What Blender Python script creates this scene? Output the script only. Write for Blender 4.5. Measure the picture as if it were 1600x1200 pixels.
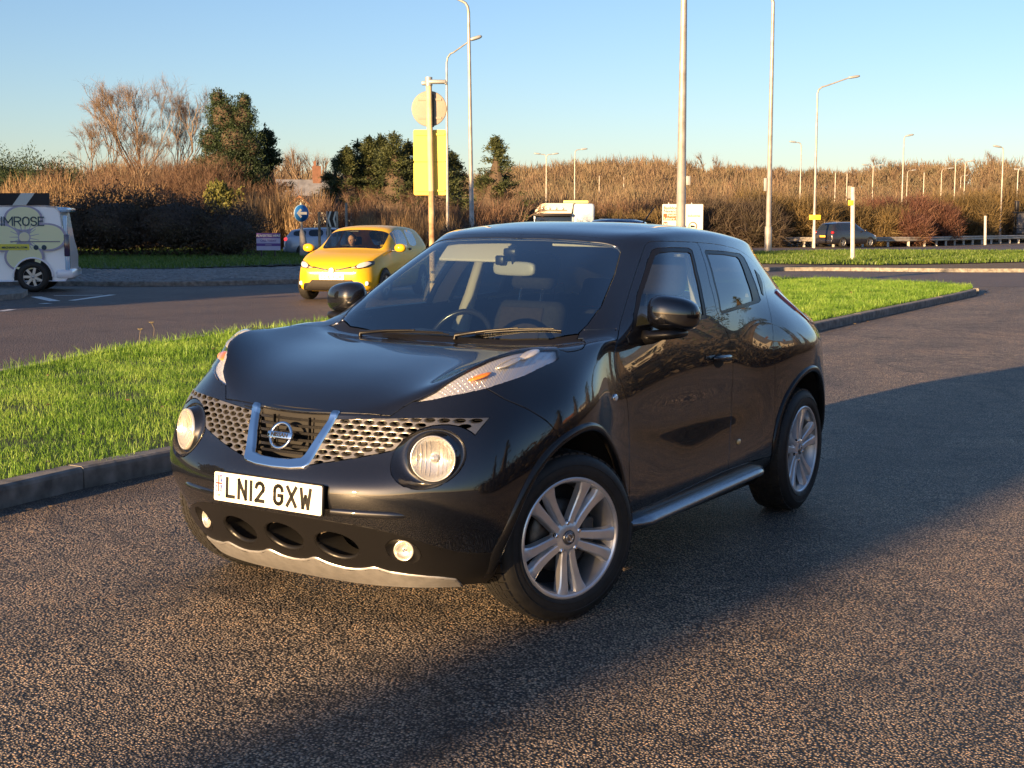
import bpy, bmesh, math, random
import numpy as np
from mathutils import Vector, Matrix, Euler
from mathutils.bvhtree import BVHTree
from mathutils.noise import noise as pnoise
R = math.radians
for _o in list(bpy.data.objects): bpy.data.objects.remove(_o)
scn = bpy.context.scene
col = scn.collection

# ------------------------------------------------------------------ camera
CAM_H = 1.518
CAR_LOC = (0.1794, 6.6858, 0.0); CAR_ROT = -2.117804
cam_d = bpy.data.cameras.new('camera'); cam = bpy.data.objects.new('camera', cam_d); col.objects.link(cam)
cam_d.sensor_fit = 'HORIZONTAL'; cam_d.sensor_width = 36.0; cam_d.lens = 36.0 * 2136.9 / 1600.0
cam_d.clip_start = 0.05; cam_d.clip_end = 6000.0
_p, _r = -0.116, 0.0
_f = Vector((0, math.cos(_p), math.sin(_p))); _rt = Vector((1, 0, 0)); _up = _rt.cross(_f)
_rt2 = _rt * math.cos(_r) + _up * math.sin(_r); _up2 = -_rt * math.sin(_r) + _up * math.cos(_r)
cam.matrix_world = Matrix(((_rt2.x, _up2.x, -_f.x, 0), (_rt2.y, _up2.y, -_f.y, 0), (_rt2.z, _up2.z, -_f.z, CAM_H), (0, 0, 0, 1)))
scn.camera = cam

# ------------------------------------------------------------------ sun, sky, exposure
SUN_AZ = (-0.60, -0.80); SUN_EL = R(8.5)
SKY_STRENGTH = 0.066; SUN_STRENGTH = 5.0; EXPOSURE = 1.82
sl = bpy.data.lights.new('sun', 'SUN'); sl.energy = SUN_STRENGTH; sl.angle = R(0.55); sl.color = (1.0, 0.64, 0.31)
sun = bpy.data.objects.new('sun', sl); col.objects.link(sun)
_n = math.hypot(*SUN_AZ); _ce = math.cos(SUN_EL)
sdir = Vector((SUN_AZ[0] / _n * _ce, SUN_AZ[1] / _n * _ce, math.sin(SUN_EL)))
sun.rotation_euler = sdir.to_track_quat('Z', 'Y').to_euler(); sun.location = (-30, -40, 30)
world = bpy.data.worlds.new('World'); scn.world = world; world.use_nodes = True
_nt = world.node_tree; _nt.nodes.clear()
_sky = _nt.nodes.new('ShaderNodeTexSky'); _sky.sky_type = 'NISHITA'; _sky.sun_disc = False
_sky.sun_elevation = SUN_EL; _sky.sun_rotation = math.atan2(sdir.x, sdir.y)
_sky.air_density = 1.0; _sky.dust_density = 0.3; _sky.ozone_density = 3.2
_bg = _nt.nodes.new('ShaderNodeBackground'); _bg.inputs['Strength'].default_value = SKY_STRENGTH
_wo = _nt.nodes.new('ShaderNodeOutputWorld')
_tm = _nt.nodes.new('ShaderNodeMix'); _tm.data_type = 'RGBA'; _tm.blend_type = 'MULTIPLY'; _tm.inputs[0].default_value = 1.0; _tm.inputs[7].default_value = (1.02, 0.905, 0.95, 1)
_nt.links.new(_sky.outputs[0], _tm.inputs[6]); _nt.links.new(_tm.outputs[2], _bg.inputs[0]); _nt.links.new(_bg.outputs[0], _wo.inputs[0])
scn.view_settings.view_transform = 'Standard'; scn.view_settings.look = 'None'
scn.view_settings.exposure = EXPOSURE; scn.view_settings.gamma = 1.0; scn.view_settings.use_curve_mapping = False
scn.cycles.max_bounces = 12; scn.cycles.transparent_max_bounces = 16
scn.cycles.sample_clamp_indirect = 6.0

# the lay-by falls 1.3 % to the right and flattens out beyond the car
def gz(x, y):
    t = min(max((y - 12) / 16.0, 0), 1); return -0.0128 * x * (1 - t * t * (3 - 2 * t))
def gz_mesh(me, step=1.0):
    bm = bmesh.new(); bm.from_mesh(me); bmesh.ops.triangulate(bm, faces=[f for f in bm.faces if len(f.verts) > 4]); ys = [v.co.y for v in bm.verts]; xs = [v.co.x for v in bm.verts]
    for k in range(int(max(min(ys), -12) / step), int(min(max(ys), 30) / step) + 1):
        bmesh.ops.bisect_plane(bm, geom=bm.verts[:] + bm.edges[:] + bm.faces[:], plane_co=(0, k * step, 0), plane_no=(0, 1, 0))
    bmesh.ops.triangulate(bm, faces=[f for f in bm.faces if len(f.verts) > 4])
    for v in bm.verts: v.co.z += gz(v.co.x, v.co.y)
    bm.to_mesh(me); bm.free()
_cw = Matrix.Translation(CAR_LOC) @ Matrix.Rotation(CAR_ROT, 4, 'Z'); _cl = Matrix.Translation((0, 0, CAM_H))
CAR_M = _cl @ Matrix.Rotation(0.0129, 4, _f) @ _cl.inverted() @ _cw
if (CAR_M.to_3x3() @ Vector((0, 0, 1))).x < 0: CAR_M = _cl @ Matrix.Rotation(-0.0129, 4, _f) @ _cl.inverted() @ _cw

# ------------------------------------------------------------------ helpers
def tag(o, label=None, cat=None, group=None, kind=None):
    if label: o['label'] = label
    if cat: o['category'] = cat
    if group: o['group'] = group
    if kind: o['kind'] = kind
    return o
def empty(name, loc=(0, 0, 0), rz=0.0):
    o = bpy.data.objects.new(name, None); col.objects.link(o); o.empty_display_size = 0.1
    o.location = loc; o.rotation_euler = (0, 0, rz); return o
def link_mesh(name, me, mats, parent=None):
    if not isinstance(mats, (list, tuple)): mats = [mats]
    o = bpy.data.objects.new(name, me); col.objects.link(o)
    if not len(me.materials):
        for m in mats: me.materials.append(m)
    if parent: o.parent = parent
    return o
def children(o): return [c for c in o.children]
def copy_tree(o, parent=None):
    c = o.copy(); col.objects.link(c)
    if parent is not None: c.parent = parent
    for ch in list(o.children): copy_tree(ch, c)
    return c
def arr_mesh(name, V, F, smooth=False, mi=None):
    me = bpy.data.meshes.new(name); me.from_pydata([tuple(v) for v in V], [], F)
    if smooth: me.polygons.foreach_set('use_smooth', [True] * len(F))
    if mi is not None: me.polygons.foreach_set('material_index', mi)
    me.update(); return me

class MB:
    """collects simple solids into one mesh"""
    def __init__(s): s.V = []; s.F = []; s.S = []; s.M = []
    def add(s, V, F, smooth=False, mi=0):
        b = len(s.V); s.V += [tuple(v) for v in V]; s.F += [tuple(b + i for i in f) for f in F]
        s.S += [smooth] * len(F); s.M += [mi] * len(F); return s
    def box(s, x0, x1, y0, y1, z0, z1, mi=0, M=None):
        V = [Vector((x, y, z)) for x in (x0, x1) for y in (y0, y1) for z in (z0, z1)]
        if M is not None: V = [M @ v for v in V]
        return s.add(V, [(0, 1, 3, 2), (4, 6, 7, 5), (0, 4, 5, 1), (2, 3, 7, 6), (0, 2, 6, 4), (1, 5, 7, 3)], False, mi)
    def rbox(s, x0, x1, y0, y1, z0, z1, r=0.01, mi=0, M=None, seg=2):
        bm = bmesh.new(); bmesh.ops.create_cube(bm, size=1)
        for v in bm.verts: v.co = Vector(((x0 + x1) / 2 + v.co.x * (x1 - x0), (y0 + y1) / 2 + v.co.y * (y1 - y0), (z0 + z1) / 2 + v.co.z * (z1 - z0)))
        bmesh.ops.bevel(bm, geom=list(bm.edges), offset=r, segments=seg, profile=0.5, affect='EDGES')
        if M is not None: bmesh.ops.transform(bm, matrix=M, verts=bm.verts)
        s.addbm(bm, True, mi); return s
    def addbm(s, bm, smooth=True, mi=0):
        bm.verts.index_update(); s.add([v.co.copy() for v in bm.verts], [[v.index for v in f.verts] for f in bm.faces], smooth, mi); bm.free()
    def tube(s, pts, rad, n=10, mi=0, cap=True, smooth=True, prof=None):
        pts = [Vector(p) for p in pts]; k = len(pts)
        rad = rad if isinstance(rad, (list, tuple)) else [rad] * k
        t0 = (pts[1] - pts[0]).normalized()
        up = Vector((0, 0, 1)) if abs(t0.z) < 0.9 else Vector((0, 1, 0))
        a = t0.cross(up).normalized(); V = []
        for i, p in enumerate(pts):
            t = (pts[min(i + 1, k - 1)] - pts[max(i - 1, 0)]).normalized()
            a = (a - t * a.dot(t)).normalized(); b = t.cross(a)
            for j in range(n):
                w = 2 * math.pi * j / n; V.append(p + (a * math.cos(w) + b * math.sin(w)) * rad[i])
        F = [(i * n + j, i * n + (j + 1) % n, (i + 1) * n + (j + 1) % n, (i + 1) * n + j) for i in range(k - 1) for j in range(n)]
        s.add(V, F, smooth, mi)
        if cap: s.add(V[:n], [tuple(range(n - 1, -1, -1))], False, mi); s.add(V[-n:], [tuple(range(n))], False, mi)
        return s
    def lathe(s, prof, n=48, M=None, mi=0, smooth=True, close=False):
        """prof: list of (r, a); axis = local Y (a along +Y)"""
        V = []; k = len(prof)
        for (r, a) in prof:
            for j in range(n):
                w = 2 * math.pi * j / n; v = Vector((r * math.cos(w), a, r * math.sin(w))); V.append(M @ v if M is not None else v)
        kk = k if close else k - 1
        F = [(i * n + j, ((i + 1) % k) * n + j, ((i + 1) % k) * n + (j + 1) % n, i * n + (j + 1) % n) for i in range(kk) for j in range(n)]
        return s.add(V, F, smooth, mi)
    def disc(s, r, a, n=48, M=None, mi=0, flip=False):
        V = [Vector((r * math.cos(2 * math.pi * j / n), a, r * math.sin(2 * math.pi * j / n))) for j in range(n)]
        if M is not None: V = [M @ v for v in V]
        f = list(range(n)); return s.add(V, [f if flip else f[::-1]], False, mi)
    def prism(s, poly, z0, z1, M=None, mi=0):
        n = len(poly); V = [Vector((x, y, z0)) for x, y in poly] + [Vector((x, y, z1)) for x, y in poly]
        if M is not None: V = [M @ v for v in V]
        F = [tuple(range(n - 1, -1, -1)), tuple(range(n, 2 * n))] + [(i, (i + 1) % n, n + (i + 1) % n, n + i) for i in range(n)]
        return s.add(V, F, False, mi)
    def mesh(s, name='m', fix=False):
        me = arr_mesh(name, s.V, s.F); me.polygons.foreach_set('use_smooth', s.S); me.polygons.foreach_set('material_index', s.M)
        if fix:
            bm = bmesh.new(); bm.from_mesh(me); bmesh.ops.remove_doubles(bm, verts=bm.verts, dist=1e-5)
            bmesh.ops.recalc_face_normals(bm, faces=bm.faces); bm.to_mesh(me); bm.free()
        return me
    def build(s, name, mats, parent=None, fix=False, sharp=None):
        me = s.mesh(name, fix)
        if sharp is not None: me.set_sharp_from_angle(angle=R(sharp))
        return link_mesh(name, me, mats, parent)

# ------------------------------------------------------------------ materials
def new_mat(name):
    m = bpy.data.materials.new(name); m.use_nodes = True
    nt = m.node_tree; b = nt.nodes['Principled BSDF']; return m, nt, b
def mat(name, c, rough=0.5, metal=0.0, coat=0.0, spec=None, noise=None, bump=None, trans=0.0, ior=1.5, emit=None, coat_rough=0.03, scale=8.0, c2=None):
    m, nt, b = new_mat(name)
    b.inputs['Base Color'].default_value = (*c, 1); b.inputs['Roughness'].default_value = rough
    b.inputs['Metallic'].default_value = metal; b.inputs['IOR'].default_value = ior
    b.inputs['Coat Weight'].default_value = coat; b.inputs['Coat Roughness'].default_value = coat_rough
    b.inputs['Transmission Weight'].default_value = trans
    if spec is not None: b.inputs['Specular IOR Level'].default_value = spec
    if emit: b.inputs['Emission Color'].default_value = (*emit[0], 1); b.inputs['Emission Strength'].default_value = emit[1]
    if noise or bump or c2:
        tc = nt.nodes.new('ShaderNodeTexCoord'); n = nt.nodes.new('ShaderNodeTexNoise'); n.inputs['Scale'].default_value = scale; n.inputs['Detail'].default_value = 6
        nt.links.new(tc.outputs['Object'], n.inputs['Vector'])
        if noise or c2:
            r = nt.nodes.new('ShaderNodeValToRGB'); r.color_ramp.elements[0].position = 0.3; r.color_ramp.elements[1].position = 0.7
            k = noise or 0.2
            r.color_ramp.elements[0].color = (*(x * (1 - k) for x in c), 1); r.color_ramp.elements[1].color = (*(c2 if c2 else [min(1, x * (1 + k)) for x in c]), 1)
            nt.links.new(n.outputs['Fac'], r.inputs[0]); nt.links.new(r.outputs[0], b.inputs['Base Color'])
        if bump:
            bp = nt.nodes.new('ShaderNodeBump'); bp.inputs['Strength'].default_value = bump; bp.inputs['Distance'].default_value = 0.01
            nt.links.new(n.outputs['Fac'], bp.inputs['Height']); nt.links.new(bp.outputs[0], b.inputs['Normal'])
    return m
# ------------------------------------------------------------------ car body skin (control net, Catmull-Clark surface)
# car axes: x forward, y to the car's left, z up; origin on the ground midway between the axles
def keyed(keys, idx):
    k = sorted(keys); return np.interp(idx, k, [keys[i] for i in k])
NC = 31          # ring columns 0..30 ; 0 front centre, 4 bonnet corner, 12 A-pillar foot, 26 tailgate corner, 30 rear centre
# side columns x at door level
_rows = []
def ring(pts):
    """pts {col:(x,y,z)} -> smooth interpolation over columns (monotone cubic)"""
    k = sorted(pts); P = np.array([pts[i] for i in k], float); t = np.array(k, float)
    out = np.zeros((NC, 3)); idx = np.arange(NC)
    for a in range(3):
        y = P[:, a]; h = np.diff(t); d = np.diff(y) / h; m = np.zeros(len(t)); m[0] = d[0]; m[-1] = d[-1]
        for i in range(1, len(t) - 1):
            m[i] = 0 if False else (d[i - 1] * h[i] + d[i] * h[i - 1]) / (h[i] + h[i - 1])
        for j in idx:
            i = min(max(np.searchsorted(t, j, side='right') - 1, 0), len(t) - 2)
            s = (j - t[i]) / h[i]
            out[j, a] = (2*s**3-3*s*s+1)*y[i] + (s**3-2*s*s+s)*h[i]*m[i] + (-2*s**3+3*s*s)*y[i+1] + (s**3-s*s)*h[i]*m[i+1]
    return out
SX = {9: 1.53, 10: 1.33, 11: 1.12, 12: 0.92, 13: 0.68, 14: 0.42, 15: 0.16, 16: -0.10, 17: -0.35, 18: -0.60, 19: -0.82, 20: -1.02, 21: -1.22, 22: -1.42, 23: -1.60, 24: -1.75}
def sd(c, y, z, dx=0.0): return (SX[c] + dx, y, z)
L = [
 ring({0: (1.84, 0, .185), 2: (1.83, .25, .185), 4: (1.79, .45, .19), 6: (1.70, .60, .195), 8: (1.60, .70, .20), 9: sd(9, .755, .20), 10: sd(10, .77, .20), 12: sd(12, .76, .20), 15: sd(15, .75, .20), 18: sd(18, .75, .20), 21: sd(21, .76, .20), 23: sd(23, .74, .22), 24: (-1.72, .70, .24), 26: (-1.88, .55, .26), 28: (-1.95, .28, .27), 30: (-1.96, 0, .27)}),
 ring({0: (1.905, 0, .25), 2: (1.893, .25, .25), 4: (1.84, .46, .255), 6: (1.77, .61, .265), 8: (1.66, .745, .27), 9: sd(9, .80, .27), 10: sd(10, .82, .27), 12: sd(12, .815, .265), 15: sd(15, .81, .265), 18: sd(18, .81, .27), 21: sd(21, .815, .27), 23: sd(23, .79, .28), 24: (-1.75, .76, .29), 26: (-1.94, .59, .31), 28: (-2.01, .30, .32), 30: (-2.02, 0, .32)}),
 ring({0: (1.965, 0, .345), 2: (1.95, .25, .345), 4: (1.895, .47, .35), 5: (1.86, .555, .355), 6: (1.81, .635, .36), 7: (1.76, .70, .365), 8: (1.69, .775, .37), 9: sd(9, .84, .37), 10: sd(10, .86, .37), 12: sd(12, .853, .36), 15: sd(15, .85, .355), 18: sd(18, .85, .36), 21: sd(21, .855, .37), 23: sd(23, .825, .37), 24: (-1.78, .80, .38), 26: (-1.97, .61, .40), 28: (-2.04, .31, .41), 30: (-2.05, 0, .41)}),
 ring({0: (2.035, 0, .47), 2: (2.02, .25, .47), 4: (1.955, .48, .475), 5: (1.91, .58, .478), 6: (1.86, .67, .48), 7: (1.795, .745, .482), 8: (1.715, .80, .485), 9: sd(9, .85, .49), 10: sd(10, .872, .49), 11: sd(11, .872, .49), 12: sd(12, .856, .48), 13: sd(13, .848, .475), 15: sd(15, .843, .47), 18: sd(18, .85, .48), 20: sd(20, .87, .49), 21: sd(21, .875, .49), 22: sd(22, .87, .49), 23: sd(23, .845, .49), 24: (-1.78, .81, .49), 26: (-1.96, .62, .51), 28: (-2.04, .31, .52), 30: (-2.05, 0, .52)}),
 ring({0: (2.052, 0, .575), 2: (2.035, .24, .575), 4: (1.97, .47, .585), 5: (1.925, .58, .59), 6: (1.868, .675, .595), 7: (1.795, .75, .60), 8: (1.705, .807, .605), 9: sd(9, .857, .61), 10: sd(10, .882, .615), 11: sd(11, .878, .61), 12: sd(12, .852, .60), 13: sd(13, .836, .595), 14: sd(14, .829, .59), 16: sd(16, .828, .59), 18: sd(18, .84, .60), 19: sd(19, .858, .61), 20: sd(20, .876, .62), 21: sd(21, .885, .62), 22: sd(22, .878, .62), 23: sd(23, .85, .62), 24: (-1.77, .81, .62), 26: (-1.95, .61, .64), 28: (-2.01, .30, .65), 30: (-2.02, 0, .65)}),
 ring({0: (2.005, 0, .655), 2: (1.985, .22, .66), 3: (1.955, .34, .665), 4: (1.915, .45, .68), 5: (1.88, .57, .69), 6: (1.83, .665, .70), 7: (1.762, .742, .71), 8: (1.67, .80, .72), 9: sd(9, .852, .735, -.02), 10: sd(10, .888, .745), 11: sd(11, .872, .735), 12: sd(12, .838, .72), 13: sd(13, .822, .71), 14: sd(14, .817, .705), 16: sd(16, .818, .705), 18: sd(18, .834, .72), 19: sd(19, .86, .735), 20: sd(20, .883, .745), 21: sd(21, .893, .75), 22: sd(22, .882, .745), 23: sd(23, .848, .735), 24: (-1.755, .80, .73), 26: (-1.93, .60, .75), 28: (-1.99, .30, .76), 30: (-2.00, 0, .76)}),
 ring({0: (1.968, 0, .73), 2: (1.945, .21, .735), 3: (1.915, .32, .745), 4: (1.875, .435, .76), 5: (1.835, .555, .778), 6: (1.775, .65, .795), 7: (1.70, .727, .81), 8: (1.605, .785, .822), 9: sd(9, .832, .835, -.05), 10: sd(10, .874, .848, -.01), 11: sd(11, .868, .842), 12: sd(12, .830, .825), 13: sd(13, .818, .82), 14: sd(14, .819, .82), 16: sd(16, .823, .83), 18: sd(18, .834, .85), 19: sd(19, .862, .865), 20: sd(20, .888, .875), 21: sd(21, .893, .875), 22: sd(22, .880, .868), 23: sd(23, .835, .85), 24: (-1.745, .79, .85), 26: (-1.93, .59, .87), 28: (-1.985, .29, .88), 30: (-1.995, 0, .88)}),
 ring({0: (1.935, 0, .785), 2: (1.912, .205, .79), 3: (1.885, .315, .80), 4: (1.85, .425, .81), 5: (1.79, .535, .845), 6: (1.71, .625, .878), 7: (1.62, .70, .90), 8: (1.515, .75, .915), 9: (1.40, .788, .932), 10: (1.24, .828, .950), 11: (1.07, .826, .955), 12: sd(12, .803, .948, -.02), 13: sd(13, .803, .950), 14: sd(14, .809, .960), 16: sd(16, .813, .978), 17: sd(17, .812, .990), 18: sd(18, .813, 1.003), 19: sd(19, .832, 1.012), 20: sd(20, .852, 1.012), 21: sd(21, .852, 1.004), 22: sd(22, .836, .99), 23: sd(23, .785, .97), 24: (-1.745, .745, .97), 26: (-1.90, .57, .98), 28: (-1.95, .28, .99), 30: (-1.96, 0, .99)}),
 ring({0: (1.905, 0, .820), 2: (1.886, .20, .825), 3: (1.862, .31, .831), 4: (1.827, .405, .842), 5: (1.735, .51, .912), 6: (1.63, .592, .976), 7: (1.51, .655, 1.014), 8: (1.385, .698, 1.026), 9: (1.25, .728, 1.025), 10: (1.10, .745, 1.030), 11: (.95, .757, 1.040), 12: (.79, .752, 1.054), 13: (.60, .778, 1.066), 14: (.38, .790, 1.075), 15: (.14, .791, 1.083), 16: (-.11, .790, 1.093), 17: (-.35, .787, 1.105), 18: (-.59, .779, 1.122), 19: (-.81, .765, 1.142), 20: (-1.00, .745, 1.155), 21: (-1.18, .715, 1.158), 22: (-1.34, .69, 1.145), 23: (-1.50, .665, 1.115), 24: (-1.64, .64, 1.09), 26: (-1.80, .54, 1.07), 28: (-1.87, .28, 1.08), 30: (-1.88, 0, 1.08)}),
]
# bonnet grid: j = 0..4 from centre line out, i = 0..8 along from front edge to cowl (outer edge = ring columns 4..12)
cowl = [(1.00, 0, 1.022), (.985, .21, 1.026), (.95, .42, 1.034), (.89, .61, 1.043)]
# greenhouse columns: 0..3 windscreen (cowl), 4..18 -> ring columns 12..26, then 19..22 rear glass (ring 27..30)
def gcol(p): return [np.array(q, float) for q in p]
hdr = [(.235, 0, 1.484), (.23, .16, 1.484), (.21, .32, 1.482), (.17, .45, 1.478)]
roof_side = {12: (.085, .560, 1.470), 13: (-.04, .574, 1.484), 14: (-.15, .579, 1.490), 15: (-.27, .581, 1.493), 16: (-.40, .580, 1.493), 17: (-.54, .576, 1.490), 18: (-.69, .569, 1.484), 19: (-.84, .557, 1.475), 20: (-.98, .542, 1.465), 21: (-1.11, .525, 1.455), 22: (-1.23, .505, 1.445), 23: (-1.33, .48, 1.436), 24: (-1.42, .455, 1.428), 25: (-1.49, .425, 1.424), 26: (-1.545, .39, 1.424), 27: (-1.575, .31, 1.432), 28: (-1.59, .22, 1.438), 29: (-1.60, .11, 1.442), 30: (-1.60, 0, 1.443)}

def build_cage():
    V = []; F = []; key = {}
    def add(tag_, p): key[tag_] = len(V); V.append(np.array(p, float)); return key[tag_]
    for r in range(9):
        for c in range(NC): add(('L', r, c), L[r][c])
    for r in range(8):
        for c in range(NC - 1): F.append((key['L', r, c], key['L', r, c + 1], key['L', r + 1, c + 1], key['L', r + 1, c]))
    # bonnet
    S = L[8]
    B = {}
    for j in range(5): B[0, j] = key['L', 8, j]
    for i in range(9): B[i, 4] = key['L', 8, 4 + i]
    for i in range(1, 9):
        e = S[4 + i]; s = i / 8.0
        for j in range(4):
            u = j / 4.0
            if i == 8: p = np.array(cowl[j], float)
            else:
                # centre line profile
                cx = np.interp(i, [0, 1, 2, 3, 4, 5, 6, 7, 8], [1.90, 1.80, 1.69, 1.57, 1.45, 1.33, 1.21, 1.10, 1.00])
                cz = np.interp(cx, [1.00, 1.10, 1.21, 1.33, 1.45, 1.57, 1.69, 1.80, 1.90], [1.022, 1.015, 1.003, .988, .969, .946, .914, .874, .820])
                fy = [0, .27, .54, .79][j] if i > 1 else [0, .26, .52, .77][j]
                y = e[1] * fy
                x = cx + (e[0] - cx) * (fy ** 2.0)
                crown = [0, .000, -.006, -.006][j]
                z = cz + (e[2] - cz) * (fy ** (2.4 + 1.2 * math.sin(math.pi * s))) + crown * math.sin(math.pi * s)
                p = np.array((x, y, z))
            B[i, j] = add(('B', i, j), p)
    for i in range(8):
        for j in range(4): F.append((B[i, j], B[i, j + 1], B[i + 1, j + 1], B[i + 1, j]))
    # greenhouse
    base = [B[8, j] for j in range(4)] + [key['L', 8, c] for c in range(12, NC)]
    top = [np.array(h, float) for h in hdr] + [np.array(roof_side[c], float) for c in range(12, NC)]
    G = {}; nG = len(base); hs = [0.0, 0.22, 0.58, 0.86, 1.0]
    for k in range(nG):
        b = V[base[k]]; t = top[k]
        G[0, k] = base[k]
        side = 1.0 if k >= 4 else 0.0
        if k > 18: side = 0.0
        for q in range(1, 5):
            s = hs[q]; p = b + (t - b) * s
            bul = math.sin(math.pi * s) ** 0.9
            if k < 4: p = p + np.array((.035, 0, .022)) * bul
            elif k == 4: p = p + np.array((-.012, -.006, -.006)) * bul
            elif k <= 10: p = p + np.array((0, .030, 0)) * bul
            elif k <= 16: p = p + np.array((0, .030 - .007 * (k - 10), 0)) * bul
            elif k <= 18: p = p + np.array((-.02, -.01, .0)) * bul
            else: p = p + np.array((-.035, 0, .0)) * bul
            G[q, k] = add(('G', q, k), p)
    for q in range(4):
        for k in range(nG - 1): F.append((G[q, k], G[q, k + 1], G[q + 1, k + 1], G[q + 1, k]))
    # roof: front edge k=0..4, side k=4..18, rear k=18..22
    Rf = {}
    ns = 14
    for j in range(5): Rf[0, j] = G[4, j]; Rf[ns, j] = G[4, 22 - j]
    for i in range(ns + 1): Rf[i, 4] = G[4, 4 + i]
    for i in range(1, ns):
        e = V[G[4, 4 + i]]; s = i / ns
        for j in range(4):
            u = j / 4.0; fy = [0, .28, .56, .81][j]
            cx = .235 + (-1.60 - .235) * s
            x = cx + (e[0] - cx) * fy ** 1.6
            zc = np.interp(cx, [-1.60, -1.4, -1.1, -.8, -.5, -.2, .05, .235], [1.443, 1.474, 1.506, 1.525, 1.536, 1.538, 1.520, 1.484])
            z = zc + (e[2] - zc) * fy ** 3.6
            Rf[i, j] = add(('R', i, j), (x, e[1] * fy, z))
    for i in range(ns):
        for j in range(4): F.append((Rf[i, j], Rf[i, j + 1], Rf[i + 1, j + 1], Rf[i + 1, j]))
    V = np.array(V)
    # orient: make all normals point outward (ring faces built front->rear, bottom->top)
    # mirror
    n = len(V); on = np.abs(V[:, 1]) < 1e-6; mp = np.arange(n); extra = []
    m = n
    for i in range(n):
        if on[i]: continue
        mp[i] = m; m += 1; extra.append(V[i] * (1, -1, 1))
    global CREASE; CREASE = {}
    for c in range(NC - 1): CREASE[tuple(sorted((key['L', 8, c], key['L', 8, c + 1])))] = .55 if c < 4 else .5 if c < 12 else .35 if c < 19 else 0
    for (a, b), w in list(CREASE.items()): CREASE[tuple(sorted((int(mp[a]), int(mp[b]))))] = w
    V2 = np.vstack([V, np.array(extra)])
    F2 = [tuple(reversed(f)) for f in F] + [tuple(mp[i] for i in f) for f in F]
    return V2, F2, n
def limit_fit(V, F, it=4, w=0.9):
    n = len(V); from collections import defaultdict
    E = defaultdict(list); nb = [set() for _ in range(n)]; fd = [[] for _ in range(n)]
    for fi, f in enumerate(F):
        for a in range(4):
            i, j = f[a], f[(a + 1) % 4]; E[min(i, j), max(i, j)].append(fi); nb[i].add(j); nb[j].add(i); fd[i].append(f[(a + 2) % 4])
    bd = [set() for _ in range(n)]
    for (i, j), fs in E.items():
        if len(fs) == 1: bd[i].add(j); bd[j].add(i)
    T = V.copy(); Cg = V.copy()
    for _ in range(it):
        Lm = np.zeros_like(V)
        for i in range(n):
            if bd[i]:
                Lm[i] = (4 * Cg[i] + sum(Cg[j] for j in bd[i])) / (4 + len(bd[i]))
            else:
                k = len(nb[i]); Lm[i] = (k * k * Cg[i] + 4 * sum(Cg[j] for j in nb[i]) + sum(Cg[j] for j in fd[i])) / (k * (k + 5))
        Cg = Cg + w * (T - Lm)
    return Cg
_V, _F, _nh = build_cage()
_C = limit_fit(_V, _F, 3, 0.8)
def subdivide(V, F, lv):
    me = bpy.data.meshes.new('cage'); me.from_pydata([tuple(v) for v in V], [], F); me.update()
    o = bpy.data.objects.new('cage', me); col.objects.link(o)
    at_ = me.attributes.new('crease_edge', 'FLOAT', 'EDGE')
    for e in me.edges:
        w = CREASE.get(tuple(sorted(e.vertices)), 0)
        if w: at_.data[e.index].value = w
    md = o.modifiers.new('s', 'SUBSURF'); md.levels = lv; md.render_levels = lv; md.quality = 4; md.boundary_smooth = 'ALL'
    dg = bpy.context.evaluated_depsgraph_get(); ev = o.evaluated_get(dg); m2 = bpy.data.meshes.new_from_object(ev)
    bpy.data.objects.remove(o); bpy.data.meshes.remove(me); return m2
body_me = subdivide(_C, _F, 3)
_bm = bmesh.new(); _bm.from_mesh(body_me); bmesh.ops.recalc_face_normals(_bm, faces=_bm.faces)
# open shell: ensure outward
_bm.faces.ensure_lookup_table()
_top = max(_bm.faces, key=lambda f: f.calc_center_median().z)
if _top.normal.z < 0: bmesh.ops.reverse_faces(_bm, faces=_bm.faces)
_bm.to_mesh(body_me)
body_bvh = BVHTree.FromBMesh(_bm); _bm.free()
# ------------------------------------------------------------------ cut the skin into panels
TOP, SIDE, FRONT = (0, 1), (0, 2), (1, 2)
def circ(cx, cy, r, a0, a1, n, ry=None):
    ry = ry or r
    return [(cx + r * math.cos(R(a0 + (a1 - a0) * i / n)), cy + ry * math.sin(R(a0 + (a1 - a0) * i / n))) for i in range(n + 1)]
lamp_in = [(1.7866, .4546), (1.735, .520), (1.67, .560), (1.625, .598), (1.59, .622), (1.54, .645), (1.48, .668), (1.41, .688), (1.318, .716), (1.236, .742)]
lamp_out = [(1.236, .742), (1.25, .760), (1.284, .764), (1.382, .752), (1.47, .736), (1.551, .709), (1.62, .674), (1.691, .614), (1.755, .530), (1.7866, .4546)]
P_LAMP = lamp_in[:-1] + lamp_out[:-1]
bon_front = [(1.912, -.05), (1.912, 0), (1.9085, .08), (1.895, .18), (1.874, .291), (1.8455, .4), (1.8184, .4235), (1.7866, .4546)]
bon_rear = [(1.236, .742), (1.19, .762), (1.10, .772), (1.05, .763), (.965, .715), (.875, .668), (.935, .56), (.978, .40), (1.002, .2), (1.012, 0), (1.012, -.05)]
P_BONNET = bon_front + lamp_in[1:-1] + bon_rear
P_WS = [(.970, -.05), (.970, 0), (.966, .17), (.9455, .363), (.904, .524), (.8395, .620), (.780, .632), (.658, .630), (.425, .575), (.2745, .523), (.262, .500), (.2885, .373), (.2962, .20), (.303, 0), (.303, -.05)]
P_COWL = bon_rear[5:] + P_WS[:6]
P_ROOF = [(.262, -.05), (.262, 0), (.258, .2), (.250, .373), (.235, .470), (.190, .505), (.10, .52), (-.1, .535), (-.4, .537), (-.8, .52), (-1.1, .49), (-1.35, .44), (-1.56, .36), (-1.60, .2), (-1.61, -.05)]
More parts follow.
